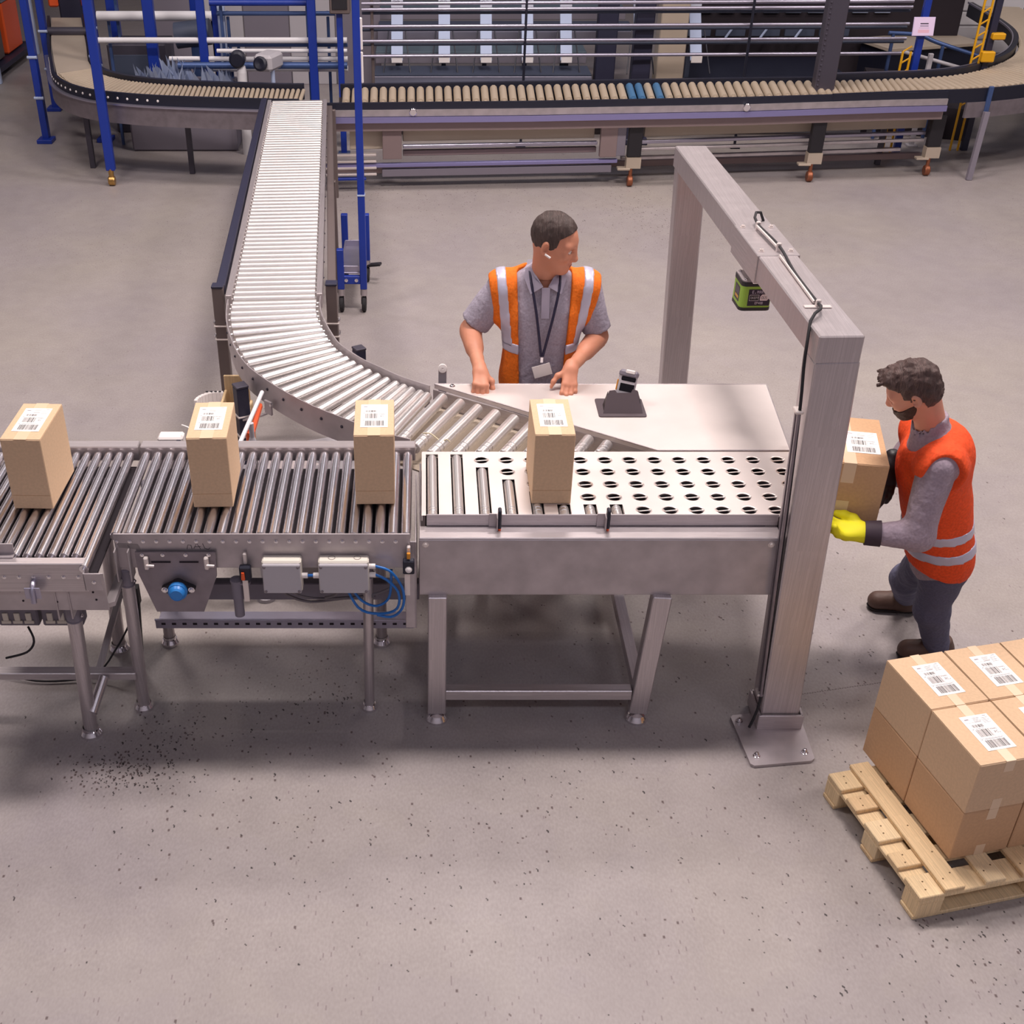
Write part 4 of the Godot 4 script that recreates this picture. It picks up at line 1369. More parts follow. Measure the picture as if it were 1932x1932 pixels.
func pallet_load():
	var F := Vector2(1.766, -2.938)
	var a := 0.232
	var e := Vector2(-sin(a), -cos(a))
	var n := Vector2(cos(a), -sin(a))
	var t := thing("wooden_pallet", "pale pine pallet under the stack of boxes in the corner", "pallet", Vector3(F.x, 0, F.y), "", a)
	bases[t.get_instance_id()] = Vector3.ZERO   # local x runs right along the front edge, -z runs back along the left edge
	var r := RandomNumberGenerator.new()
	r.seed = 5
	var W := 1.02
	var D := 0.67
	var plank := func(c: Vector3, s: Vector3, called: String, k: int, nails: Array):
		var g := Geo.new()
		g.box(c, s, 0.003, Basis(UP, r.randf_range(-0.006, 0.006)))
		var o := put(g, called, M["pine_%d" % (k % 4)], t)
		for q in nails:
			g = Geo.new()
			g.cyl(c + Vector3(q.x, s.y * 0.5 - 0.001, q.y), c + Vector3(q.x, s.y * 0.5 + 0.0006, q.y), 0.0035, -1, 8)
			put(g, "nail", M.nail, o)
	# blocks, bottom boards, beams
	for x: float in [0.055, W * 0.5, W - 0.055]:
		for z: float in [-0.05, -D * 0.5, -D + 0.05]:
			plank.call(Vector3(x, 0.052, z), Vector3(0.10, 0.068, 0.095), "block", int(x * 9 - z * 7), [])
	for z: float in [-0.05, -D * 0.5, -D + 0.05]:
		plank.call(Vector3(W * 0.5, 0.009, z), Vector3(W, 0.018, 0.085), "bottom_board", int(-z * 9), [])
	for x: float in [0.055, W * 0.5, W - 0.055]:
		plank.call(Vector3(x, 0.095, -D * 0.5), Vector3(0.10, 0.018, D), "bearer", int(x * 5), [])
	# five deck boards across and the planks on top of them
	var zs := [-0.052, -0.185, -0.335, -0.485, -0.612]
	var ws := [0.105, 0.075, 0.105, 0.075, 0.10]
	for i in 5:
		plank.call(Vector3(W * 0.5, 0.1135, zs[i]), Vector3(W, 0.019, ws[i]), "deck_board", i, [Vector2(-W * 0.5 + 0.04, 0.018), Vector2(-W * 0.5 + 0.05, -0.018)])
	var xs := [0.135, 0.30, 0.45, 0.60, 0.75, 0.90]
	for i in 6:
		plank.call(Vector3(xs[i], 0.1335, -D * 0.5), Vector3(0.082, 0.020, D), "top_plank", i + 1, [Vector2(-0.02, D * 0.5 - 0.05), Vector2(0.02, D * 0.5 - 0.07), Vector2(0.0, 0.02), Vector2(-0.02, -D * 0.5 + 0.05), Vector2(0.015, 0.16)])
	# boxes: two layers, two rows deep, three across
	var bl := 0.303
	var bw := 0.238
	var bh := 0.2285
	var names := {"0 0 1": "topmost at the front corner of the pallet stack", "1 0 1": "topmost at the back left corner of the pallet stack", "0 1 1": "upper one right of the front corner box, half cut off", "1 1 1": "upper one second from the left in the back row", "0 0 0": "bottom one at the front corner of the pallet stack", "1 0 0": "bottom one at the back left corner of the pallet stack", "1 2 1": "upper one last in the back row at the frame's edge", "0 1 0": "bottom one right of the front corner box", "1 1 0": "bottom one hidden in the back row", "1 2 0": "bottom one at the far right of the back row"}
	for k in names:
		var q: PackedStringArray = k.split(" ")
		var i := int(q[0])
		var j := int(q[1])
		var l := int(q[2])
		var back := 0.126 + bl * 0.5 + i * (bl + 0.004)
		var right := 0.187 + bw * 0.5 + j * (bw + 0.007)
		var p := F + e * back + n * right
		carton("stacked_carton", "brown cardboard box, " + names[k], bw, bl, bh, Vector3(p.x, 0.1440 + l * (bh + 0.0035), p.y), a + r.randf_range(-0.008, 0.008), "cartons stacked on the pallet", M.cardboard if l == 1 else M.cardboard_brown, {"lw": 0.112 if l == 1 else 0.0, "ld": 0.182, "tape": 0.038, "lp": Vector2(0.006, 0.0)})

# ---------------------------------------------------------------- things on and around the worktop
func scanner_on_cradle():
	var t := thing("scanner_cradle", "charcoal bent sheet cradle standing on the worktop", "cradle", Vector3(0.905, 0.985, -5.09))
	var y := 0.985
	var g := Geo.new()
	g.X = Transform3D(Basis(), Vector3(0.905, y, -5.09))
	g.prism(rounded(0.218, 0.185, 0.012), 0.0, 0.005)
	put(g, "base_sheet", M.dark_plastic, t)
	# folded holder: a sloping front, two cheeks and a back lip
	g = Geo.new()
	var prof := [Vector3(-0.092, 0.005, 0.05), Vector3(0.088, 0.005, 0.05), Vector3(0.078, 0.055, 0.012), Vector3(0.066, 0.088, -0.018), Vector3(0.044, 0.092, -0.022), Vector3(0.036, 0.080, -0.012), Vector3(-0.028, 0.080, -0.012), Vector3(-0.036, 0.090, -0.02), Vector3(-0.062, 0.088, -0.018), Vector3(-0.074, 0.07, -0.002)]
	var o := Vector3(0.910, y, -5.075)
	var off := Vector3(0, -0.003, -0.004)
	var idx := Geometry2D.triangulate_polygon(PackedVector2Array(prof.map(func(p): return Vector2(p.x, p.y))))
	var nn := Vector3(0, 0.62, 0.78)
	for i in range(0, idx.size(), 3):
		g.t3(o + prof[idx[i]], o + prof[idx[i + 1]], o + prof[idx[i + 2]], nn, nn, nn)
		g.t3(o + off + prof[idx[i]], o + off + prof[idx[i + 1]], o + off + prof[idx[i + 2]], -nn, -nn, -nn)
	for i in prof.size():
		var a: Vector3 = o + prof[i]
		var b: Vector3 = o + prof[(i + 1) % prof.size()]
		g.quad(a, a + off, b + off, b)
	put(g, "front_slope", M.dark_plastic, t)
	for s in [[0.086, 0.003], [-0.088, -0.003]]:
		g = Geo.new()
		var q := [o + Vector3(s[0], 0.005, 0.046), o + Vector3(s[0] * 0.9, 0.05, 0.014), o + Vector3(s[0] * 0.8, 0.084, -0.016), o + Vector3(s[0] * 0.95, 0.005, -0.045)]
		g.quad(q[0], q[1], q[2], q[3])
		var q2 := []
		for p in q:
			q2.append(p + Vector3(-s[1], 0, 0))
		g.quad(q2[0], q2[1], q2[2], q2[3])
		for i in 4:
			g.quad(q[i], q[(i + 1) % 4], q2[(i + 1) % 4], q2[i])
		put(g, "cheek", M.black_plastic, t)
	# handheld scanner leaning in it
	t = thing("handheld_scanner", "grey and black handheld scanner with a white light window, standing in the cradle", "scanner", Vector3(0.925, 1.03, -5.11))
	var B := Basis(UP, -0.25) * Basis(Vector3.RIGHT, -0.42) * Basis(Vector3.BACK, -0.10)
	var X := Transform3D(B, Vector3(0.918, 1.02, -5.11))
	g = Geo.new()
	g.X = X
	g.box(Vector3(0, 0.05, 0), Vector3(0.086, 0.13, 0.03), 0.008)
	put(g, "body", M.grey_plastic, t)
	g = Geo.new()
	g.X = X
	g.box(Vector3(0, 0.118, 0), Vector3(0.09, 0.034, 0.042), 0.01)
	put(g, "head", M.grey_box, t)
	g = Geo.new()
	g.X = X
	g.box(Vector3(0.006, 0.128, 0.015), Vector3(0.044, 0.018, 0.018), 0.004)
	put(g, "light_window", M.white_plastic, t)
	g = Geo.new()
	g.X = X
	g.box(Vector3(0.004, 0.095, 0.0145), Vector3(0.066, 0.02, 0.006), 0.003)
	g.box(Vector3(0.004, 0.055, 0.0145), Vector3(0.066, 0.036, 0.004), 0.002)
	put(g, "screen", M.lens, t)
	g = Geo.new()
	g.X = X
	g.box(Vector3(-0.043, 0.062, 0.002), Vector3(0.006, 0.05, 0.022), 0.002)
	put(g, "side_button", M.amber, t)
	# round white reflector on its post, left of the worktop
	t = thing("reflector", "round white disc reflector on a short bracket at the worktop's left corner", "reflector", Vector3(0.09, 0.0, -5.46))
	g = Geo.new()
	g.lathe(Vector3(0.09, 1.015, -5.46), Vector3(0, 0.25, 1), [Vector2(0.022, -0.008), Vector2(0.022, 0.002), Vector2(0.020, 0.005), Vector2(0.005, 0.006), Vector2(0.0045, 0.003), Vector2(0, 0.003)], 28)
	put(g, "disc", M.white_plastic, t)
	g = Geo.new()
	g.box(Vector3(0.09, 0.93, -5.475), Vector3(0.04, 0.16, 0.006), 0.002)
	put(g, "bracket", M.grey_plastic, t)
	g = Geo.new()
	g.cyl(Vector3(0.09, 0, -5.485), Vector3(0.09, 0.88, -5.485), 0.018)
	g.cyl(Vector3(0.09, 0, -5.485), Vector3(0.09, 0.012, -5.485), 0.06, -1, 20)
	put(g, "stand", M.steel_upright, t)

func clutter():
	# white plastic stool with a row of slots
	var t := thing("plastic_stool", "white plastic stool with a row of slots in its rounded backrest edge", "stool", Vector3(-1.13, 0, -6.05))
	var g := Geo.new()
	g.X = Transform3D(Basis(), Vector3(-1.13, 0, -6.05))
	g.prism(rounded(0.26, 0.26, 0.10, 8), 0.46, 0.49)
	put(g, "seat", M.white_plastic, t)
	g = Geo.new()
	for i in 17:
		var a := PI * i / 16.0
		var p := Vector3(-1.13 - cos(a) * 0.12, 0.52, -6.06 - sin(a) * 0.11)
		var a2 := PI * (i + 1) / 16.0
		if i < 16:
			g.bar(p, Vector3(-1.13 - cos(a2) * 0.12, 0.52, -6.06 - sin(a2) * 0.11), 0.02, 0.07, 0.004)
	put(g, "rim", M.white_plastic, t)
	for i in 7:
		g = Geo.new()
		g.box(Vector3(-1.13 + (i - 3) * 0.024, 0.556, -6.166), Vector3(0.014, 0.004, 0.008))
		put(g, "slot", M.black_plastic, t)
	for sx: float in [-1.0, 1.0]:
		for sz: float in [-1.0, 1.0]:
			g = Geo.new()
			g.cyl(Vector3(-1.13 + sx * 0.115, 0, -6.05 + sz * 0.115), Vector3(-1.13 + sx * 0.095, 0.47, -6.05 + sz * 0.095), 0.018)
			put(g, "leg", M.white_plastic, t)
	# small white box with grey lid at the back rail
	t = thing("control_box", "small white box on the floor behind the two conveyors' joint", "control box", Vector3(-1.17, 0, -4.98))
	g = Geo.new()
	g.box(Vector3(-1.165, 0.43, -4.98), Vector3(0.16, 0.86, 0.06), 0.004)
	put(g, "pillar", M.grey_plastic, t)
	g = Geo.new()
	g.box(Vector3(-1.155, 0.885, -4.97), Vector3(0.115, 0.055, 0.07), 0.008)
	put(g, "cover", M.white_plastic, t)
	g = Geo.new()
	g.box(Vector3(-1.115, 0.89, -4.933), Vector3(0.02, 0.03, 0.006), 0.002)
	put(g, "switch", M.navy, t)
	g = Geo.new()
	g.tube(curve([Vector3(-1.10, 0.96, -4.97), Vector3(-1.06, 0.95, -4.95), Vector3(-1.04, 0.90, -4.93), Vector3(-1.03, 0.8, -4.92)], 12), 0.004)
	put(g, "cable", M.white_plastic, t)
	# tan board and folded carton leaning below the curve
	t = thing("wooden_crate", "tan open wooden crate standing under the curved conveyor's outer side", "crate", Vector3(-0.98, 0, -5.7))
	for b in [[Vector3(-1.04, 0.36, -5.70), Vector3(0.014, 0.72, 0.30)], [Vector3(-0.98, 0.33, -5.56), Vector3(0.13, 0.66, 0.014)], [Vector3(-0.98, 0.40, -5.85), Vector3(0.13, 0.80, 0.014)], [Vector3(-0.91, 0.33, -5.70), Vector3(0.014, 0.66, 0.30)]]:
		g = Geo.new()
		g.box(b[0], b[1], 0.003)
		put(g, "side_board", M.pine_1, t)
	# folding table with papers and a folder
	t = thing("side_table", "low grey side table on crossed dark legs under the curved conveyor", "table", Vector3(-0.62, 0, -5.35))
	g = Geo.new()
	g.box(Vector3(-0.60, 0.475, -5.40), Vector3(0.62, 0.02, 0.62), 0.004, Basis(UP, 0.35))
	put(g, "tabletop", M.grey_plastic, t)
	for p in [[Vector3(-0.80, 0.0, -5.12), Vector3(-0.45, 0.46, -5.22)], [Vector3(-0.40, 0.0, -5.12), Vector3(-0.78, 0.46, -5.2)], [Vector3(-0.85, 0.0, -5.62), Vector3(-0.42, 0.46, -5.66)], [Vector3(-0.35, 0.0, -5.6), Vector3(-0.85, 0.46, -5.64)]]:
		g = Geo.new()
		g.bar(p[0], p[1], 0.03, 0.02)
		put(g, "leg", M.dark_post, t)
	t = thing("printed_form", "white printed form with two orange squares on the side table", "paper", Vector3(-0.70, 0.486, -5.50))
	g = Geo.new()
	g.X = Transform3D(Basis(UP, 0.75), Vector3(-0.69, 0.4865, -5.47))
	g.face_uv(Vector3(-0.11, 0.001, 0.15), Vector3(0.11, 0.001, 0.15), Vector3(0.11, 0.001, -0.15), Vector3(-0.11, 0.001, -0.15), UP)
	put(g, "sheet", M.form_print, t)
	t = thing("document_folder", "grey folder with rounded corners lying open on the side table", "folder", Vector3(-0.55, 0.487, -5.32))
	g = Geo.new()
	g.X = Transform3D(Basis(UP, 0.5), Vector3(-0.55, 0.488, -5.31))
	g.prism(rounded(0.26, 0.22, 0.03), 0.0, 0.006)
	put(g, "cover", M.grey_plastic, t)
	g = Geo.new()
	g.box(Vector3(-0.66, 0.497, -5.25), Vector3(0.02, 0.012, 0.02), 0.003)
	put(g, "clasp", M.black_plastic, t)
	# clamp stand: pale rod, orange lever
	t = thing("clamp_stand", "pale slanted rod with an orange clamp lever leaning behind the conveyor rail", "clamp", Vector3(-0.80, 0, -4.95))
	g = Geo.new()
	g.cyl(Vector3(-0.815, 0.96, -4.79), Vector3(-0.765, 0.985, -5.26), 0.010, 0.010, 14)
	put(g, "rod", M.white_paint, t)
	g = Geo.new()
	g.cyl(Vector3(-0.80, 0.82, -5.02), Vector3(-0.80, 0.90, -5.02), 0.022, -1, 18)
	g.lathe(Vector3(-0.80, 0.9, -5.02), UP, [Vector2(0.022, 0), Vector2(0.022, 0.003), Vector2(0.012, 0.003), Vector2(0.012, -0.004), Vector2(0, -0.004)], 18)
	g.bar(Vector3(-0.80, 0.87, -5.03), Vector3(-0.775, 0.93, -5.24), 0.022, 0.03, 0.006)
	put(g, "lever", M.orange_plastic, t)
	g = Geo.new()
	g.lathe(Vector3(-0.785, 0.0, -4.97), UP, [Vector2(0.05, 0), Vector2(0.05, 0.02), Vector2(0.018, 0.03), Vector2(0.018, 0.78), Vector2(0.03, 0.79), Vector2(0.024, 0.86), Vector2(0.012, 0.90), Vector2(0.012, 0.97), Vector2(0, 0.97)], 18)
	put(g, "stand", M.grey_plastic, t)

func trolley():
	var t := thing("trolley", "tall blue steel trolley on castors with a galvanised shelf, right of the long lane", "trolley", Vector3(-0.55, 0, -9.05))
	for p in [[-0.448, -8.72, 2.72], [-0.448, -9.34, 0.36], [-0.615, -8.72, 0.30], [-0.615, -9.34, 0.36]]:
		var g := Geo.new()
		g.box(Vector3(p[0], 0.175 + p[2] * 0.5, p[1]), Vector3(0.05, p[2], 0.05), 0.004)
		var post := put(g, "post", M.blue_paint, t)
		if p[2] > 1.0:
			g = Geo.new()
			g.box(Vector3(p[0], 0.87, p[1]), Vector3(0.056, 0.012, 0.056), 0.002)
			put(g, "joint", M.pale_blue, post)
			g = Geo.new()
			for y: float in [1.93, 1.72]:
				g.box(Vector3(p[0] + 0.03, y, p[1]), Vector3(0.02, 0.2, 0.02), 0.006)
			put(g, "cable_sleeve", M.white_plastic, post)
		g = Geo.new()
		var f := Vector3(p[0], 0, p[1])
		g.cyl(f + Vector3(0, 0.125, 0), f + Vector3(0, 0.175, 0), 0.026)
		g.bar(f + Vector3(-0.02, 0.06, 0), f + Vector3(-0.02, 0.13, 0), 0.004, 0.05)
		g.bar(f + Vector3(0.02, 0.06, 0), f + Vector3(0.02, 0.13, 0), 0.004, 0.05)
		var c := put(g, "castor", M.steel_plain, t)
		g = Geo.new()
		g.lathe(f + Vector3(-0.016, 0.058, 0), Vector3.RIGHT, [Vector2(0, 0), Vector2(0.05, 0), Vector2(0.058, 0.006), Vector2(0.058, 0.026), Vector2(0.05, 0.032), Vector2(0, 0.032)], 22)
		put(g, "castor_wheel", M.black_rubber, c)
		if p[1] < -9.0 and p[0] > -0.5:
			g = Geo.new()
			g.bar(f + Vector3(0.0, 0.13, 0.0), f + Vector3(0.11, 0.15, 0.03), 0.05, 0.02, 0.004)
			put(g, "brake_pedal", M.black_plastic, c)
	for z: float in [-8.72, -9.34]:
		var g := Geo.new()
		g.box(Vector3(-0.532, 0.245, z), Vector3(0.12, 0.06, 0.04), 0.003)
		var b := put(g, "cross_bar", M.blue_paint, t)
		if z > -9:
			for x: float in [-0.575, -0.50]:
				inst(bolt_big, "bolt", M.chrome, b, facing(Vector3(x, 0.245, z + 0.021), Vector3.BACK))
	var g := Geo.new()
	g.box(Vector3(-0.535, 0.29, -9.03), Vector3(0.16, 0.01, 0.60), 0.002)
	for s in [[-0.535, -8.745, 0.16, 0.008], [-0.535, -9.315, 0.16, 0.008], [-0.458, -9.03, 0.008, 0.6], [-0.612, -9.03, 0.008, 0.6]]:
		g.box(Vector3(s[0], 0.315, s[1]), Vector3(s[2], 0.05, s[3]), 0.002)
	put(g, "shelf", M.aluminium, t)

# ---------------------------------------------------------------- the far conveyor loop
# rollers laid across a lane given by two matched lines (near side, far side) of (x, z)
func lay_rollers(t: Node3D, A: Array, B: Array, pitch: float, y: float, r: float, m: Material, blue := []):
	var ca := Curve3D.new()
	var cb := Curve3D.new()
	for k in [[ca, A], [cb, B]]:
		var pts: Array = k[1]
		for i in pts.size():
			var d: Vector2 = (pts[mini(i + 1, pts.size() - 1)] - pts[maxi(i - 1, 0)]) / 6.0
			var v := Vector3(d.x, 0, d.y)
			k[0].add_point(Vector3(pts[i].x, y, pts[i].y), -v, v)
	# spread the rollers evenly along the middle of the lane
	var acc := [0.0]
	var steps := 200
	var last := Vector3()
	for i in steps + 1:
		var f: float = float(A.size() - 1) * i / steps
		var q := (ca.samplef(f) + cb.samplef(f)) * 0.5
		if i > 0:
			acc.append(acc[-1] + q.distance_to(last))
		last = q
	var L: float = acc[-1]
	var n := int(L / pitch)
	var meshes := {}
	var at := 0
	for i in n + 1:
		var want := L * i / n
		while at < steps - 1 and acc[at + 1] < want:
			at += 1
		var f: float = (at + clampf((want - acc[at]) / maxf(acc[at + 1] - acc[at], 1e-6), 0, 1)) * (A.size() - 1) / steps
		var a := ca.samplef(f)
		var b := cb.samplef(f)
		var len := int(roundf(a.distance_to(b) / 0.02))
		if not meshes.has(len):
			var g := Geo.new()
			var h := len * 0.01
			g.lathe(Vector3(-h, 0, 0), Vector3.RIGHT, [Vector2(0, 0.0), Vector2(r * 0.5, 0.0), Vector2(r * 0.5, 0.02), Vector2(r, 0.022), Vector2(r, 2 * h - 0.022), Vector2(r * 0.5, 2 * h - 0.02), Vector2(r * 0.5, 2 * h), Vector2(0, 2 * h)], 10)
			meshes[len] = g.mesh()
		inst(meshes[len], "roller", M.roller_blue if i in blue else m, t, along(a, b))

func smooth2(p: Array, m: int) -> Array:
	var q := []
	for a in p:
		q.append(Vector3(a.x, 0, a.y))
	var out := []
	for a in curve(q, m):
		out.append(Vector2(a.x, a.z))
	return out

func shifted(p: Array, d: float) -> Array:
	var out := []
	for i in p.size():
		var t: Vector2 = (p[mini(i + 1, p.size() - 1)] - p[maxi(i - 1, 0)]).normalized()
		out.append(p[i] + Vector2(-t.y, t.x) * d)
	return out

func far_loop():
	var y := 0.79
	# left bend
	var A := [Vector2(-4.50, -16.0), Vector2(-4.10, -14.42), Vector2(-3.84, -13.5), Vector2(-3.66, -12.9), Vector2(-3.45, -12.5), Vector2(-3.20, -12.24), Vector2(-2.95, -12.10), Vector2(-2.40, -11.94), Vector2(-1.47, -11.82), Vector2(-1.15, -11.80)]
	var B := [Vector2(-4.14, -16.0), Vector2(-3.72, -14.42), Vector2(-3.50, -13.55), Vector2(-3.36, -13.16), Vector2(-3.22, -12.93), Vector2(-3.06, -12.76), Vector2(-2.86, -12.62), Vector2(-2.42, -12.45), Vector2(-1.49, -12.30), Vector2(-1.15, -12.28)]
	var t := thing("bending_conveyor", "far left conveyor bending round with closely set cream rollers and a grey skirt", "conveyor", Vector3(-2.8, 0, -12.5), "far conveyor loop")
	lay_rollers(t, A.slice(3), B.slice(3), 0.047, y, 0.019, M.roller_cream)
	var g := Geo.new()
	var fa := smooth2(A, 60)
	g.wall(shifted(fa, 0.03), 0.72, 0.825, 0.03)
	put(g, "outer_band", M.band_dark, t)
	g = Geo.new()
	g.wall(shifted(fa.slice(18), 0.05), 0.55, 0.725, 0.03)
	put(g, "skirt", M.steel_dim, t)
	g = Geo.new()
	g.wall(shifted(fa.slice(18), 0.058), 0.718, 0.732, 0.06)
	put(g, "skirt_lip", M.aluminium, t)
	var fb := smooth2(B, 60)
	g = Geo.new()
	g.wall(shifted(fb, -0.04), 0.70, 0.84, 0.05)
	put(g, "inner_band", M.band_dark, t)
	for i in 26:
		var q: Vector2 = fa[22 + i]
		var q2: Vector2 = fa[23 + i]
		var dd := (q2 - q).normalized()
		var nn := Vector3(-dd.y, 0, dd.x)
		g = Geo.new()
		g.lathe(Vector3(q.x, 0.775, q.y) + nn * 0.046, nn, [Vector2(0.012, 0), Vector2(0.009, 0.006), Vector2(0, 0.008)], 8)
		put(g, "bolt", M.white_plastic, t)
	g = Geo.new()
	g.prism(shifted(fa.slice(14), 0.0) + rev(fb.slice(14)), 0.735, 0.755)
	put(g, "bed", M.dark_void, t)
	for p in [[-3.33, -12.5], [-1.4, -12.0], [-2.3, -12.3]]:
		g = Geo.new()
		g.bar(Vector3(p[0], 0, p[1]), Vector3(p[0], 0.72, p[1]), 0.05, 0.05)
		put(g, "leg", M.dark_post, t)
	# belt run behind the bend
	g = Geo.new()
	g.prism([A[0], A[1], A[2], A[3], B[3], B[2], B[1], B[0]], 0.775, 0.80)
	put(g, "belt", M.beige_panel, t)
	g = Geo.new()
	g.cyl(Vector3(-4.32, 0.83, -14.95), Vector3(-3.80, 0.83, -14.95), 0.05, -1, 16)
	put(g, "belt_drum", M.dark_post, t)
	for p in [[-4.30, -14.9], [-4.05, -13.5], [-3.78, -15.1], [-3.42, -13.55]]:
		g = Geo.new()
		g.box(Vector3(p[0], 0.95, p[1]), Vector3(0.07, 1.9, 0.09), 0.004)
		var post := put(g, "side_post", M.blue_paint, t)
		for y2: float in [0.45, 0.85]:
			g = Geo.new()
			g.cyl(Vector3(p[0] - 0.05, y2, p[1] + 0.04), Vector3(p[0] + 0.05, y2, p[1] + 0.04), 0.016, -1, 10)
			put(g, "pin", M.pale_blue, post)
		g = Geo.new()
		g.box(Vector3(p[0], 0.02, p[1] + 0.03), Vector3(0.16, 0.04, 0.18), 0.004)
		put(g, "foot", M.blue_paint, post)
	# straight run with wide rollers
	A = [Vector2(-0.72, -11.74), Vector2(0.98, -11.80), Vector2(2.97, -11.95), Vector2(3.75, -12.03)]
	B = [Vector2(-0.74, -12.26), Vector2(1.00, -12.38), Vector2(3.03, -12.52), Vector2(3.82, -12.56)]
	t = thing("straight_conveyor", "far straight conveyor with broad worn rollers and a lilac side profile", "conveyor", Vector3(1.5, 0, -12.0), "far conveyor loop")
	lay_rollers(t, A, B, 0.0865, y, 0.036, M.roller_cream, [31, 32, 34])
	var side_pts := [Vector2(-0.98, -11.66), Vector2(0.98, -11.74), Vector2(2.97, -11.89), Vector2(4.4, -12.07), Vector2(4.95, -12.12)]
	side_band(t, side_pts, B, [Vector2(-0.80, -12.30), Vector2(1.00, -12.43), Vector2(3.03, -12.57), Vector2(3.82, -12.61)])
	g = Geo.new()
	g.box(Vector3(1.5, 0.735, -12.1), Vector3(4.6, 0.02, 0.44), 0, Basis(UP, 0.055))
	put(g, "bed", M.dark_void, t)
	for p in [[-0.1, -11.70], [3.0, -11.88]]:
		g = Geo.new()
		g.lathe(Vector3(p[0], 0.735, p[1]), Vector3.BACK, [Vector2(0.035, 0), Vector2(0.035, 0.05), Vector2(0.03, 0.055), Vector2(0.03, 0.05), Vector2(0, 0.05)], 16)
		put(g, "end_knob", M.chrome, t)
	# right bend
	A = [Vector2(3.82, -12.04), Vector2(4.48, -12.15), Vector2(5.05, -12.22), Vector2(5.55, -12.34), Vector2(6.05, -12.58), Vector2(6.60, -13.0), Vector2(7.05, -13.7), Vector2(7.30, -14.5), Vector2(7.42, -15.4), Vector2(7.45, -16.6)]
	B = [Vector2(3.88, -12.57), Vector2(4.55, -12.66), Vector2(5.00, -12.74), Vector2(5.42, -12.92), Vector2(5.80, -13.25), Vector2(6.18, -13.70), Vector2(6.48, -14.25), Vector2(6.70, -14.85), Vector2(6.82, -15.6), Vector2(6.90, -16.7)]
	t = thing("bending_conveyor", "far right conveyor bending round and back at the right edge of the photo", "conveyor", Vector3(5.5, 0, -13), "far conveyor loop")
	lay_rollers(t, A, B, 0.07, y, 0.030, M.roller_cream)
	fa = smooth2(A, 60)
	fb = smooth2(B, 60)
	g = Geo.new()
	g.wall(shifted(fa, 0.045), 0.70, 0.82, 0.03)
	put(g, "outer_band", M.band_dark, t)
	g = Geo.new()
	g.wall(shifted(fa.slice(12), 0.06), 0.56, 0.70, 0.03)
	put(g, "skirt", M.steel_dim, t)
	g = Geo.new()
	g.wall(shifted(fb, -0.05), 0.70, 0.86, 0.05)
	put(g, "inner_band", M.band_dark, t)
	g = Geo.new()
	g.wall(shifted(fb, -0.085), 0.845, 0.865, 0.012)
	put(g, "inner_trim", M.aluminium, t)
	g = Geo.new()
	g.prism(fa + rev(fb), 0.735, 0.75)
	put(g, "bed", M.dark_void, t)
	g = Geo.new()
	g.box(Vector3(5.39, 0.71, -12.21), Vector3(0.045, 0.26, 0.03), 0.004)
	put(g, "hanger", M.blue_steel, t)
	g = Geo.new()
	g.bar(Vector3(5.33, 0, -12.08), Vector3(5.38, 0.62, -12.16), 0.05, 0.05)
	put(g, "leg", M.grey_box, t)
	for p in [[6.7, -13.6], [7.1, -15.2], [4.6, -12.62]]:
		g = Geo.new()
		g.bar(Vector3(p[0], 0, p[1]), Vector3(p[0], 0.72, p[1]), 0.05, 0.05)
		put(g, "leg", M.dark_post, t)
	under_frame()

func rev(a: Array) -> Array:
	var b := a.duplicate()
	b.reverse()
	return b

func side_band(t: Node3D, pts: Array, _b: Array, back: Array):
	var g := Geo.new()
	g.wall(pts, 0.755, 0.815, 0.03)
	put(g, "front_band", M.band_dark, t)
	g = Geo.new()
	g.wall(shifted(pts, 0.012), 0.70, 0.755, 0.05)
	put(g, "side_profile", M.steel_plain, t)
	g = Geo.new()
	g.wall(shifted(pts, 0.022), 0.645, 0.695, 0.06)
	put(g, "lilac_profile", M.lilac_alu, t)
	g = Geo.new()
	g.wall(shifted(pts, -0.02), 0.56, 0.645, 0.03)
	put(g, "lower_web", M.mauve_panel, t)
	g = Geo.new()
	g.wall(back, 0.70, 0.84, 0.05)
	put(g, "back_band", M.band_dark, t)

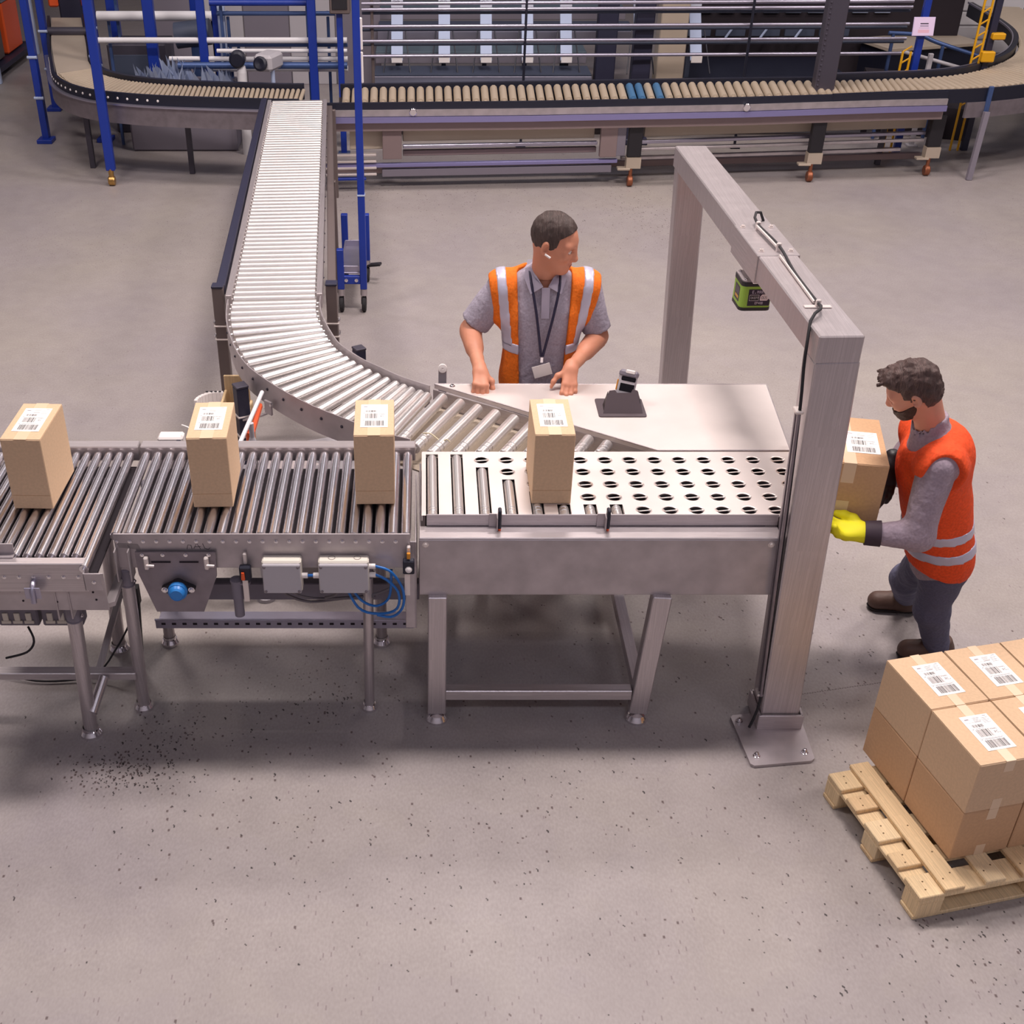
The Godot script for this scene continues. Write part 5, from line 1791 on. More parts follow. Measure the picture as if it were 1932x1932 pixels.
func under_frame():
	# machine base on castors below the straight run
	var t := thing("machine_base", "long grey machine base with rails and copper castors below the far straight conveyor", "machine base", Vector3(2.0, 0, -12.0))
	var yaw := Basis(UP, 0.045)
	var at := func(x: float, y: float, off: float) -> Vector3: return Vector3(x, y, -11.86 - (x - 1.0) * 0.07 - maxf(x - 3.5, 0) * 0.1 - off)
	var rail := func(x0: float, x1: float, y: float, h: float, off: float, m: String, called: String):
		var g := Geo.new()
		var a: Vector3 = at.call(x0, y, off)
		var b: Vector3 = at.call(x1, y, off)
		g.bar(a, b, 0.05, h, 0.004)
		put(g, called, M[m], t)
	rail.call(-0.2, 1.62, 0.49, 0.13, 0.10, "beige_panel", "upper_panel")
	rail.call(2.1, 4.9, 0.49, 0.13, 0.10, "beige_panel", "upper_panel")
	rail.call(-0.7, -0.35, 0.46, 0.20, 0.10, "beige_panel", "upper_panel")
	rail.call(-0.2, 1.65, 0.385, 0.03, 0.06, "aluminium", "rail")
	rail.call(2.05, 4.9, 0.385, 0.03, 0.06, "aluminium", "rail")
	rail.call(-0.2, 1.65, 0.31, 0.05, 0.12, "mauve_panel", "rail")
	rail.call(2.05, 4.9, 0.32, 0.025, 0.05, "steel_plain", "rail")
	rail.call(-0.95, 1.85, 0.225, 0.035, 0.02, "lilac_alu", "lower_tube")
	rail.call(-0.4, 1.8, 0.15, 0.07, 0.04, "grey_box", "lower_rail")
	rail.call(1.9, 4.7, 0.22, 0.03, 0.12, "steel_plain", "lower_rail")
	for y: float in [0.33, 0.27, 0.21, 0.15]:
		rail.call(-0.95, -0.45, y, 0.02, 0.0, "steel_satin", "side_tube")
	rail.call(-0.85, -0.55, 0.115, 0.022, -0.02, "blue_paint", "side_tube")
	rail.call(-0.95, 5.0, 0.10, 0.06, 0.3, "mauve_panel", "floor_rail")
	for p in [[1.75, "mauve_panel", 0.16, 0.30], [1.86, "grey_box", 0.10, 0.28], [-0.3, "mauve_panel", 0.18, 0.26]]:
		var g := Geo.new()
		g.box(at.call(p[0], 0.42, 0.0), Vector3(p[2], p[3], 0.06), 0.004, yaw)
		put(g, "upright", M[p[1]], t)
	for x: float in [2.0, 3.77, 4.98]:
		var g := Geo.new()
		var o: Vector3 = at.call(x, 0.0, -0.02)
		g.box(o + Vector3(0, 0.42, 0), Vector3(0.13, 0.30, 0.07), 0.006, yaw)
		var post := put(g, "dark_upright", M.black_plastic, t)
		g = Geo.new()
		g.prism([Vector2(o.x - 0.07, o.z - 0.05), Vector2(o.x + 0.07, o.z - 0.05), Vector2(o.x + 0.07, o.z + 0.05), Vector2(o.x - 0.07, o.z + 0.05)], 0.17, 0.27)
		g.box(o + Vector3(-0.09, 0.165, 0.02), Vector3(0.12, 0.02, 0.08), 0.003)
		put(g, "castor_bracket", M.beige_panel, post)
		g = Geo.new()
		g.lathe(o + Vector3(-0.025 - 0.02, 0.05, 0.03), Vector3.RIGHT, [Vector2(0, 0), Vector2(0.045, 0), Vector2(0.05, 0.008), Vector2(0.05, 0.042), Vector2(0.045, 0.05), Vector2(0, 0.05)], 18)
		g.cyl(o + Vector3(-0.02, 0.09, 0.03), o + Vector3(-0.02, 0.17, 0.03), 0.018)
		put(g, "castor", M.copper, post)

# ---------------------------------------------------------------- sorting hall behind the loop
func blue_frames():
	# free-standing column in front of the left bend
	var t := thing("blue_column", "tall slanted blue column on a brass castor in front of the left bend", "column", Vector3(-3.01, 0, -11.92))
	var g := Geo.new()
	g.bar(Vector3(-3.01, 0.14, -11.92), Vector3(-3.01, 2.6, -11.92), 0.085, 0.07, 0.006)
	put(g, "post", M.blue_paint, t)
	g = Geo.new()
	g.lathe(Vector3(-3.04, 0.045, -11.90), Vector3.RIGHT, [Vector2(0, 0), Vector2(0.04, 0), Vector2(0.045, 0.01), Vector2(0.045, 0.05), Vector2(0.04, 0.06), Vector2(0, 0.06)], 18)
	g.cyl(Vector3(-3.01, 0.08, -11.90), Vector3(-3.01, 0.16, -11.91), 0.025)
	put(g, "castor", M.brass, t)
	var posts := [["thick blue post behind the left bend beside the wrapped heap", -2.80, -13.5, 0.11, 2.2], ["slim blue post left of the grey panel wall", -2.24, -13.3, 0.085, 2.2], ["blue post paired with a pale grey channel", -2.14, -13.6, 0.07, 2.0], ["blue post standing where the long lane meets the far loop", -1.12, -13.2, 0.085, 2.2], ["thin blue post beside the tall trolley column", -0.83, -13.0, 0.06, 1.35], ["short blue post high behind the wrapped heap", -2.55, -14.8, 0.10, 2.4], ["blue post close beside the belt run", -3.42, -14.6, 0.12, 2.3]]
	for p in posts:
		t = thing("blue_post", p[0], "post", Vector3(p[1], 0, p[2]), "blue posts in the sorting hall")
		g = Geo.new()
		g.box(Vector3(p[1], p[4] * 0.5, p[2]), Vector3(p[3], p[4], p[3] * 0.8), 0.006)
		put(g, "post", M.blue_paint, t)
		g = Geo.new()
		g.box(Vector3(p[1], 0.01, p[2]), Vector3(p[3] * 2.0, 0.02, p[3] * 2.0), 0.003)
		put(g, "foot_plate", M.blue_steel, t)
	t = thing("grey_channel", "pale grey upright channel beside a blue post", "post", Vector3(-2.07, 0, -13.55))
	g = Geo.new()
	g.box(Vector3(-2.07, 0.7, -13.55), Vector3(0.075, 1.4, 0.06), 0.004)
	tag(t, "pale grey upright channel beside a blue post", "post")
	put(g, "channel", M.pale_blue, t)
	t = thing("dark_cabinet", "small dark box on top of the thin blue post", "cabinet", Vector3(-0.83, 1.35, -13.0))
	g = Geo.new()
	g.box(Vector3(-0.82, 1.52, -13.0), Vector3(0.20, 0.34, 0.16), 0.01)
	put(g, "case", M.brown_post, t)
	g = Geo.new()
	g.box(Vector3(-0.82, 1.52, -12.915), Vector3(0.15, 0.26, 0.01), 0.004)
	put(g, "cover", M.black_plastic, t)
	# grey wall panels of the machine hall, joined plates
	t = thing("panel_screen", "long low grey panel screen behind the pipe runs, left of centre", "screen", Vector3(-2.4, 0, -16.2))
	for i in 5:
		g = Geo.new()
		g.box(Vector3(-3.05 + i * 0.56, 0.55, -16.2), Vector3(0.55, 1.1, 0.05), 0.006)
		put(g, "panel", M.grey_plastic if i % 2 else M.grey_box, t)
	# pipe runs: shiny and blue tubes one above another
	var tubes := [["pale steel tube", -3.3, -0.78, 1.045, -13.3, 0.028, "white_paint"], ["blue tube", -2.0, -0.78, 1.00, -13.35, 0.028, "blue_steel"], ["pale steel tube", -2.1, -0.78, 0.955, -13.25, 0.02, "white_paint"], ["pale steel tube", -2.6, -0.78, 0.87, -13.3, 0.024, "white_paint"], ["thick blue tube", -2.5, -0.78, 0.825, -13.2, 0.034, "blue_steel"], ["pale steel tube", -2.2, -0.78, 0.775, -13.3, 0.03, "white_paint"], ["blue tube", -2.15, -1.1, 1.385, -13.35, 0.03, "blue_paint"], ["pale steel tube", -3.5, -2.2, 1.12, -14.2, 0.05, "white_paint"], ["blue tube", -2.1, -0.9, 1.27, -13.45, 0.022, "blue_steel"], ["pale steel tube", -3.4, -2.2, 1.36, -14.2, 0.03, "beige_panel"]]
	var where := ["topmost of the pale ones", "just below the topmost pale one", "second pale one from the top", "third pale one from the top", "low down in front of the grey screen", "lowest of the pale ones", "highest of the blue ones", "thickest, at the left", "second highest blue one", "upper one at the left"]
	for i in tubes.size():
		var p = tubes[i]
		t = thing("pipe_run", "%s in the stacked pipe runs, %s" % [p[0], where[i]], "pipe", Vector3(p[1], p[3], p[4]), "pipe runs left of centre")
		g = Geo.new()
		g.cyl(Vector3(p[1], p[3], p[4]), Vector3(p[2], p[3], p[4]), p[5], -1, 12)
		put(g, "tube", M[p[6]], t)
		for x: float in [p[1] + 0.1, p[2] - 0.08]:
			g = Geo.new()
			g.box(Vector3(x, p[3] * 0.5 - 0.02, p[4] - 0.06), Vector3(0.03, p[3] - 0.04, 0.03), 0.003)
			g.box(Vector3(x, p[3], p[4] - 0.03), Vector3(0.03, 0.03, 0.06), 0.003)
			put(g, "bracket_post", M.blue_steel, t)
	# motor housing on a stem
	t = thing("motor_unit", "small grey motor housing on a thin stem above the far loop", "motor", Vector3(-1.56, 0, -13.0))
	g = Geo.new()
	g.box(Vector3(-1.56, 0.90, -13.05), Vector3(0.20, 0.16, 0.30), 0.03, Basis(UP, -0.35))
	put(g, "housing", M.grey_plastic, t)
	g = Geo.new()
	g.lathe(Vector3(-1.62, 0.90, -12.90), Vector3(-0.3, 0.3, 1), [Vector2(0.07, 0), Vector2(0.07, 0.03), Vector2(0.05, 0.04), Vector2(0.0, 0.03)], 16)
	put(g, "fan_cover", M.band_dark, t)
	g = Geo.new()
	g.cyl(Vector3(-1.52, 0, -13.0), Vector3(-1.52, 0.84, -13.0), 0.022)
	put(g, "stem", M.pale_blue, t)
	t = thing("pump_unit", "dark round pump with a white foot standing behind the far loop", "pump", Vector3(-1.86, 0, -13.0))
	g = Geo.new()
	g.lathe(Vector3(-1.86, 0.93, -13.06), Vector3.BACK, [Vector2(0.0, 0), Vector2(0.07, 0), Vector2(0.08, 0.03), Vector2(0.08, 0.12), Vector2(0.06, 0.14), Vector2(0, 0.14)], 18)
	put(g, "pump_body", M.band_dark, t)
	g = Geo.new()
	g.lathe(Vector3(-1.83, 0.0, -13.0), UP, [Vector2(0.05, 0), Vector2(0.05, 0.8), Vector2(0.04, 0.86), Vector2(0, 0.86)], 14)
	put(g, "foot", M.white_paint, t)
	# heap of clear wrap: crumpled sheets joined into one heap
	t = thing("wrap_heap", "crumpled heap of clear plastic wrap lying behind the left bend", "plastic wrap", Vector3(-2.5, 0.5, -13.2))
	var r := RandomNumberGenerator.new()
	r.seed = 3
	g = Geo.new()
	g.box(Vector3(-2.5, 0.32, -13.35), Vector3(1.1, 0.64, 0.5), 0.02)
	put(g, "bale", M.grey_box, t)
	g = Geo.new()
	for i in 70:
		var x := r.randf_range(-2.98, -1.98)
		var h := 0.17 * (1.0 - absf(x + 2.55) * 1.1) + r.randf_range(0.02, 0.12)
		var z := r.randf_range(-13.3, -13.05)
		var a := Vector3(x, 0.64, z)
		var b := a + Vector3(r.randf_range(0.05, 0.13), 0, r.randf_range(-0.06, 0.06))
		var c := a + Vector3(r.randf_range(-0.05, 0.1), h, r.randf_range(-0.05, 0.05))
		var d := a.lerp(b, 0.6) + Vector3(0, h * 0.5, 0.04)
		g.quad(a, b, d, c)
	var wr := put(g, "wrap_folds", M.pale_blue, t)
	wr.set_meta("kind", "stuff")
	t = thing("dark_drum", "dark blue drum machine beside the wrapped heap", "machine", Vector3(-2.38, 0, -13.9))
	g = Geo.new()
	g.cyl(Vector3(-2.62, 0.98, -13.9), Vector3(-2.25, 1.02, -13.9), 0.13, -1, 20)
	put(g, "drum", M.slate_band, t)
	g = Geo.new()
	g.bar(Vector3(-2.42, 0, -13.9), Vector3(-2.42, 0.9, -13.9), 0.09, 0.09)
	put(g, "stand", M.blue_steel, t)
	t = thing("dark_machine", "dark machine cabinet behind the belt run at the left", "machine", Vector3(-3.2, 0, -14.6))
	g = Geo.new()
	g.box(Vector3(-3.05, 0.45, -14.1), Vector3(0.62, 0.9, 0.5), 0.01)
	put(g, "cabinet", M.dark_post, t)
	g = Geo.new()
	g.box(Vector3(-3.05, 0.45, -13.845), Vector3(0.5, 0.7, 0.012), 0.003)
	put(g, "door", M.slate_band, t)
	t = thing("hoist", "orange and dark hoist at the end of the belt run", "machine", Vector3(-4.2, 0, -16.4))
	g = Geo.new()
	g.box(Vector3(-4.32, 0.75, -16.35), Vector3(0.28, 1.2, 0.2), 0.02)
	put(g, "mast", M.navy, t)
	for s: float in [-0.2, 0.2]:
		g = Geo.new()
		g.box(Vector3(-4.32 + s, 1.05, -16.3), Vector3(0.12, 0.35, 0.12), 0.02)
		put(g, "orange_block", M.orange_plastic, t)

func left_racks():
	var r := RandomNumberGenerator.new()
	r.seed = 9
	var t := thing("storage_rack", "tall purple and brown storage rack along the left wall", "rack", Vector3(-6.4, 0, -17.0))
	for z: float in [-14.6, -16.2, -18.0]:
		var g := Geo.new()
		g.box(Vector3(-5.35, 1.6, z), Vector3(0.09, 3.2, 0.07), 0.005)
		put(g, "upright", M.pale_blue, t)
		g = Geo.new()
		g.box(Vector3(-6.5, 1.6, z), Vector3(0.09, 3.2, 0.07), 0.005)
		put(g, "upright", M.navy, t)
	for y: float in [0.12, 1.0, 1.9]:
		var g := Geo.new()
		g.box(Vector3(-5.9, y, -16.3), Vector3(1.1, 0.06, 3.6), 0.004)
		put(g, "shelf", M.navy, t)
	for i in 8:
		var m: String = ["copper", "navy", "brown_post", "orange_plastic", "copper", "slate_band", "brown_post", "copper"][i]
		var c: String = ["reddish", "navy", "brown", "orange", "dull red", "slate", "dark brown", "rust"][i]
		var z := -14.95 - (i % 4) * 0.85
		var y := 0.16 + (i / 4) * 0.88
		var b := thing("rack_bin", "%s bin on the %s shelf of the left storage rack" % [c, "lowest" if i < 4 else "middle"], "bin", Vector3(-5.75, y, z), "bins on the left rack")
		var g := Geo.new()
		g.box(Vector3(-5.75, y + 0.31, z), Vector3(0.6, 0.62, 0.66), 0.02)
		put(g, "bin_body", M[m], b)
		g = Geo.new()
		g.box(Vector3(-5.75, y + 0.63, z), Vector3(0.63, 0.03, 0.69), 0.008)
		put(g, "rim", M.grey_box, b)

func sorter():
	# guard rails behind the straight run
	for i in 5:
		var y: float = [1.345, 1.19, 1.053, 0.912, 1.26][i]
		var z := -13.2
		var x1: float = [4.9, 4.9, 4.9, 4.9, 4.9][i]
		if i == 4:
			y = 1.40
		var t := thing("guard_rail", "%s guard rail behind the far straight conveyor" % ["second highest", "third highest", "second lowest", "lowest", "highest"][i], "rail", Vector3(2, y, z), "guard rails")
		var g := Geo.new()
		g.cyl(Vector3(-0.62, y, z), Vector3(x1, y, z - 0.15), 0.017, -1, 10)
		put(g, "tube", M.aluminium, t)
		if i < 3:
			g = Geo.new()
			g.cyl(Vector3(-0.62, y - 0.04, z - 0.05), Vector3(x1, y - 0.04, z - 0.2), 0.014, -1, 8)
			put(g, "lower_tube", M.slate_band, t)
	for p in [["grey post of the guard rails beside the trolley column", -0.52, "brown_post", 0.03], ["dark slim post of the guard rails, left of the carton column", 1.02, "band_dark", 0.025], ["thin dark guard post in front of the dark bay", 3.28, "band_dark", 0.025]]:
		var t := thing("guard_post", p[0], "post", Vector3(p[1], 0, -13.25))
		var g := Geo.new()
		g.box(Vector3(p[1], 0.72, -13.24), Vector3(p[3], 1.44, p[3]), 0.004)
		put(g, "post", M[p[2]], t)
		g = Geo.new()
		g.box(Vector3(p[1], 0.01, -13.24), Vector3(0.1, 0.02, 0.1), 0.003)
		put(g, "foot", M[p[2]], t)
	# stacked belts of the sorter: long low bands one behind another
	var bands := [[0.30, -13.78, "beige_panel", "nearest"], [0.42, -14.2, "teal_band", "second"], [0.50, -14.5, "slate_band", "third"], [0.62, -15.1, "teal_band", "fourth"], [0.72, -15.9, "slate_band", "fifth"], [0.80, -16.8, "teal_band", "farthest"]]
	for i in bands.size():
		var b = bands[i]
		var t := thing("belt_lane", "%s of the long grey belt lanes behind the guard rails" % b[3], "belt lane", Vector3(1, 0, b[1]), "sorter belt lanes")
		var x1 := 5.0 if i == 0 else (2.42 if i == 1 else (1.85 if i < 4 else 2.5))
		var g := Geo.new()
		g.box(Vector3((-0.55 + x1) * 0.5, b[0], b[1]), Vector3(x1 + 0.55, 0.03, 0.34 + i * 0.05), 0.004)
		put(g, "belt", M[b[2]], t)
		g = Geo.new()
		g.box(Vector3((-0.55 + x1) * 0.5, b[0] - 0.05, b[1] + 0.2 + i * 0.025), Vector3(x1 + 0.55, 0.10, 0.03), 0.004)
		put(g, "edge_rail", M.aluminium if i % 2 == 0 else M.grey_box, t)
		for x: float in [-0.3, x1 - 0.2]:
			g = Geo.new()
			g.box(Vector3(x, b[0] * 0.5 - 0.04, b[1]), Vector3(0.05, b[0] - 0.08, 0.05))
			put(g, "leg", M.dark_post, t)
	# hanging chute plates with number cards
	var proto: Node3D
	var spots := [-0.30, 0.225, 0.69, 1.15, 1.58, 2.40, 3.02]
	var order := ["first", "second", "third", "fourth", "fifth", "sixth", "seventh", "eighth"]
	for i in spots.size():
		var lab := "pale blue sloping chute plate, %s from the trolley column" % order[i]
		if i == 0:
			proto = thing("chute_plate", lab, "chute", Vector3(spots[0], 0.0, -14.7), "sorter chutes")
			bases[proto.get_instance_id()] = Vector3.ZERO
			var g := Geo.new()
			g.bar(Vector3(0.0, 0.62, 0.25), Vector3(0.0, 1.25, -0.25), 0.13, 0.02, 0.004, Vector3.BACK)
			put(g, "slope", M.pale_blue, proto)
			g = Geo.new()
			g.X = Transform3D(Basis(), Vector3(0, 1.13, -0.10))
			g.face_uv(Vector3(-0.065, -0.06, 0), Vector3(0.065, -0.06, 0), Vector3(0.065, 0.06, 0), Vector3(-0.065, 0.06, 0), Vector3.BACK)
			put(g, "number_card", M.bin_plate, proto)
			g = Geo.new()
			g.box(Vector3(0, 0.64, 0.28), Vector3(0.12, 0.07, 0.012), 0.003)
			put(g, "white_lip", M.white_plastic, proto)
			for s: float in [-1.0, 1.0]:
				g = Geo.new()
				g.bar(Vector3(s * 0.09, 0.92, 0.05), Vector3(s * 0.15, 0.50, 0.34), 0.014, 0.014)
				put(g, "strut", M.band_dark, proto)
			g = Geo.new()
			g.box(Vector3(0, 0.30, -0.2), Vector3(0.05, 0.6, 0.05))
			g.bar(Vector3(0, 0.58, -0.2), Vector3(0, 0.9, 0.0), 0.04, 0.04)
			put(g, "stand", M.slate_band, proto)
		else:
			dup(proto, Vector3(spots[i], 0, -14.7), lab)
	# columns
	for p in [["square beige concrete column between the dark bays", 2.70, -14.35, 0.30, "beige_panel", 3.2, "concrete_column"], ["dark navy steel column left of the beige column", 2.24, -13.45, 0.19, "navy", 2.4, "steel_column"], ["second navy steel column, farther back", 2.04, -14.7, 0.22, "navy", 2.4, "steel_column"]]:
		var t := thing(p[6], p[0], "column", Vector3(p[1], 0, p[2]))
		var g := Geo.new()
		g.box(Vector3(p[1], p[5] * 0.5, p[2]), Vector3(p[3], p[5], p[3] * 0.8), 0.01)
		put(g, "shaft", M[p[4]], t)
		g = Geo.new()
		g.box(Vector3(p[1], 0.03, p[2]), Vector3(p[3] + 0.08, 0.06, p[3] * 0.8 + 0.08), 0.006)
		put(g, "base", M[p[4]], t)
	# the heavy dark column that stands in the far loop itself
	var t2 := thing("steel_column", "heavy dark steel column with rivets rising from the far straight conveyor", "column", Vector3(3.95, 0.8, -12.3))
	var g2 := Geo.new()
	g2.bar(Vector3(3.80, 0.76, -12.26), Vector3(3.80, 2.4, -12.26), 0.19, 0.12, 0.006)
	put(g2, "shaft", M.dark_post, t2)
	for i in 18:
		g2 = Geo.new()
		g2.lathe(Vector3(3.73, 0.85 + i * 0.045, -12.2), Vector3.BACK, [Vector2(0.011, 0), Vector2(0.008, 0.008), Vector2(0, 0.01)], 8)
		put(g2, "rivet", M.dark_post, t2)
	# dark bay with a row of lit screens
	var bay := thing("dark_bay", "dark loading bay with a strip of small bluish windows, right of the beige column", "loading bay", Vector3(4.2, 0, -16.3))
	var g := Geo.new()
	g.box(Vector3(4.75, 0.7, -16.2), Vector3(3.6, 1.4, 0.1), 0.01)
	put(g, "back_wall", M.dark_void, bay)
	g = Geo.new()
	g.box(Vector3(3.95, 0.18, -15.3), Vector3(1.9, 0.36, 1.4), 0.01)
	put(g, "deck", M.band_dark, bay)
	for i in 9:
		g = Geo.new()
		g.box(Vector3(3.4 + i * 0.27, 0.86, -16.12), Vector3(0.19, 0.05, 0.04), 0.004)
		put(g, "small_window", M.pale_blue, bay)
	for i in 5:
		g = Geo.new()
		g.box(Vector3(3.3 + i * 0.42, 0.66, -16.0), Vector3(0.36, 0.13, 0.04), 0.004)
		put(g, "screen", M.slate_band, bay)
	g = Geo.new()
	for i in 4:
		g.bar(Vector3(3.6 + i * 0.42, 0.55, -15.85), Vector3(3.75 + i * 0.42, 0.75, -15.9), 0.02, 0.02)
	put(g, "strut", M.pale_blue, bay)

func right_end():
	# low walls inside the right bend
	var t := thing("dark_ramp", "dark sloping ramp inside the right bend", "ramp", Vector3(5.9, 0, -14.4))
	var g := Geo.new()
	g.prism([Vector2(4.95, -13.9), Vector2(5.8, -13.5), Vector2(6.4, -15.0), Vector2(5.3, -15.6)], 0.0, 0.32)
	put(g, "ramp_body", M.dark_void, t)
	g = Geo.new()
	g.box(Vector3(6.0, 0.55, -15.9), Vector3(1.3, 0.04, 0.7), 0.004, Basis(UP, 0.3))
	put(g, "deck", M.beige_panel, t)
	g = Geo.new()
	g.box(Vector3(6.0, 0.27, -15.9), Vector3(1.2, 0.54, 0.6), 0.004, Basis(UP, 0.3))
	put(g, "plinth", M.band_dark, t)
	t = thing("handrail", "bent blue grey handrail sloping down inside the right bend", "rail", Vector3(5.4, 0, -13.8))
	g = Geo.new()
	g.tube(curve([Vector3(4.8, 1.06, -13.6), Vector3(5.12, 1.04, -13.6), Vector3(5.3, 0.98, -13.55), Vector3(5.75, 0.86, -13.4)], 20), 0.02)
	put(g, "rail", M.blue_steel, t)
	g = Geo.new()
	g.tube([Vector3(4.95, 0.90, -13.5), Vector3(5.65, 0.74, -13.35)], 0.018)
	put(g, "lower_rail", M.grey_plastic, t)
	for p in [[4.85, -13.6, 1.05], [5.35, -13.5, 0.95]]:
		g = Geo.new()
		g.box(Vector3(p[0], p[2] * 0.5, p[1]), Vector3(0.03, p[2], 0.03), 0.003)
		put(g, "rail_post", M.blue_steel, t)
	t = thing("short_post", "short pale post standing inside the right bend", "post", Vector3(5.17, 0, -13.3))
	g = Geo.new()
	g.box(Vector3(5.17, 0.46, -13.3), Vector3(0.045, 0.92, 0.045), 0.004)
	put(g, "post", M.grey_plastic, t)
	g = Geo.new()
	g.box(Vector3(5.17, 0.01, -13.3), Vector3(0.1, 0.02, 0.1), 0.003)
	put(g, "foot", M.grey_plastic, t)
	# blue and yellow lift frames
	for p in [[4.86, -13.0, 0.0, "blue post with a yellow lattice carrying the notice, inside the right bend"], [5.62, -13.15, 0.35, "tall yellow lattice frame at the right of the bend"]]:
		t = thing("lift_frame", p[3], "frame", Vector3(p[0], 0, p[1]), "yellow lattice frames")
		var x: float = p[0]
		var z: float = p[1]
		g = Geo.new()
		g.box(Vector3(x + 0.05, 1.1, z), Vector3(0.065, 2.2, 0.06), 0.005)
		put(g, "mast", M.blue_paint if p[2] == 0.0 else M.navy, t)
		for s: float in [-0.10, -0.02]:
			g = Geo.new()
			g.box(Vector3(x + s, 0.5 + p[2] * 1.8, z + 0.02), Vector3(0.02, 1.0 + p[2] * 3.6, 0.02), 0.003)
			put(g, "chord", M.yellow_paint, t)
		for i in 6 if p[2] == 0.0 else 14:
			g = Geo.new()
			g.bar(Vector3(x - 0.10, 0.45 + i * 0.11, z + 0.02), Vector3(x - 0.02, 0.50 + i * 0.11, z + 0.02), 0.014, 0.014)
			put(g, "lacing", M.yellow_paint, t)
		g = Geo.new()
		if p[2] == 0.0:
			g.box(Vector3(x + 0.19, 0.80, z + 0.03), Vector3(0.22, 0.06, 0.05), 0.008)
			g.box(Vector3(x + 0.10, 0.77, z + 0.03), Vector3(0.03, 0.10, 0.05), 0.006)
		else:
			g.box(Vector3(x + 0.04, 0.93, z + 0.05), Vector3(0.13, 0.10, 0.08), 0.01)
			put(g, "yellow_stop", M.yellow_paint, t)
			g = Geo.new()
			g.box(Vector3(x + 0.1, 1.12, z + 0.05), Vector3(0.13, 0.06, 0.08), 0.01)
		put(g, "yellow_stop", M.yellow_paint, t)
	t = thing("notice", "lilac printed notice with dark lines hanging on the blue mast", "sign", Vector3(4.93, 1.22, -12.95))
	g = Geo.new()
	g.X = Transform3D(Basis(Vector3.RIGHT, -0.2), Vector3(4.90, 1.235, -12.95))
	g.box(Vector3.ZERO, Vector3(0.21, 0.17, 0.012), 0.002)
	put(g, "backing", M.sign_lilac, t)
	g = Geo.new()
	g.X = Transform3D(Basis(Vector3.RIGHT, -0.2), Vector3(4.90, 1.235, -12.95))
	g.face_uv(Vector3(-0.10, -0.08, 0.007), Vector3(0.10, -0.08, 0.007), Vector3(0.10, 0.08, 0.007), Vector3(-0.10, 0.08, 0.007), Vector3.BACK)
	put(g, "sheet", M.notice_print, t)
	# white shutter at the top right
	t = thing("white_shutter", "white ribbed cabinet wall at the top right corner", "shutter", Vector3(7.3, 0, -16.9))
	for i in 9:
		g = Geo.new()
		g.box(Vector3(7.5, 0.25 + i * 0.17, -17.2), Vector3(1.5, 0.155, 0.06), 0.01)
		put(g, "rib", M.white_paint, t)
	for x: float in [6.72, 8.28]:
		g = Geo.new()
		g.box(Vector3(x, 0.85, -17.2), Vector3(0.06, 1.7, 0.1), 0.006)
		put(g, "jamb", M.blue_steel, t)

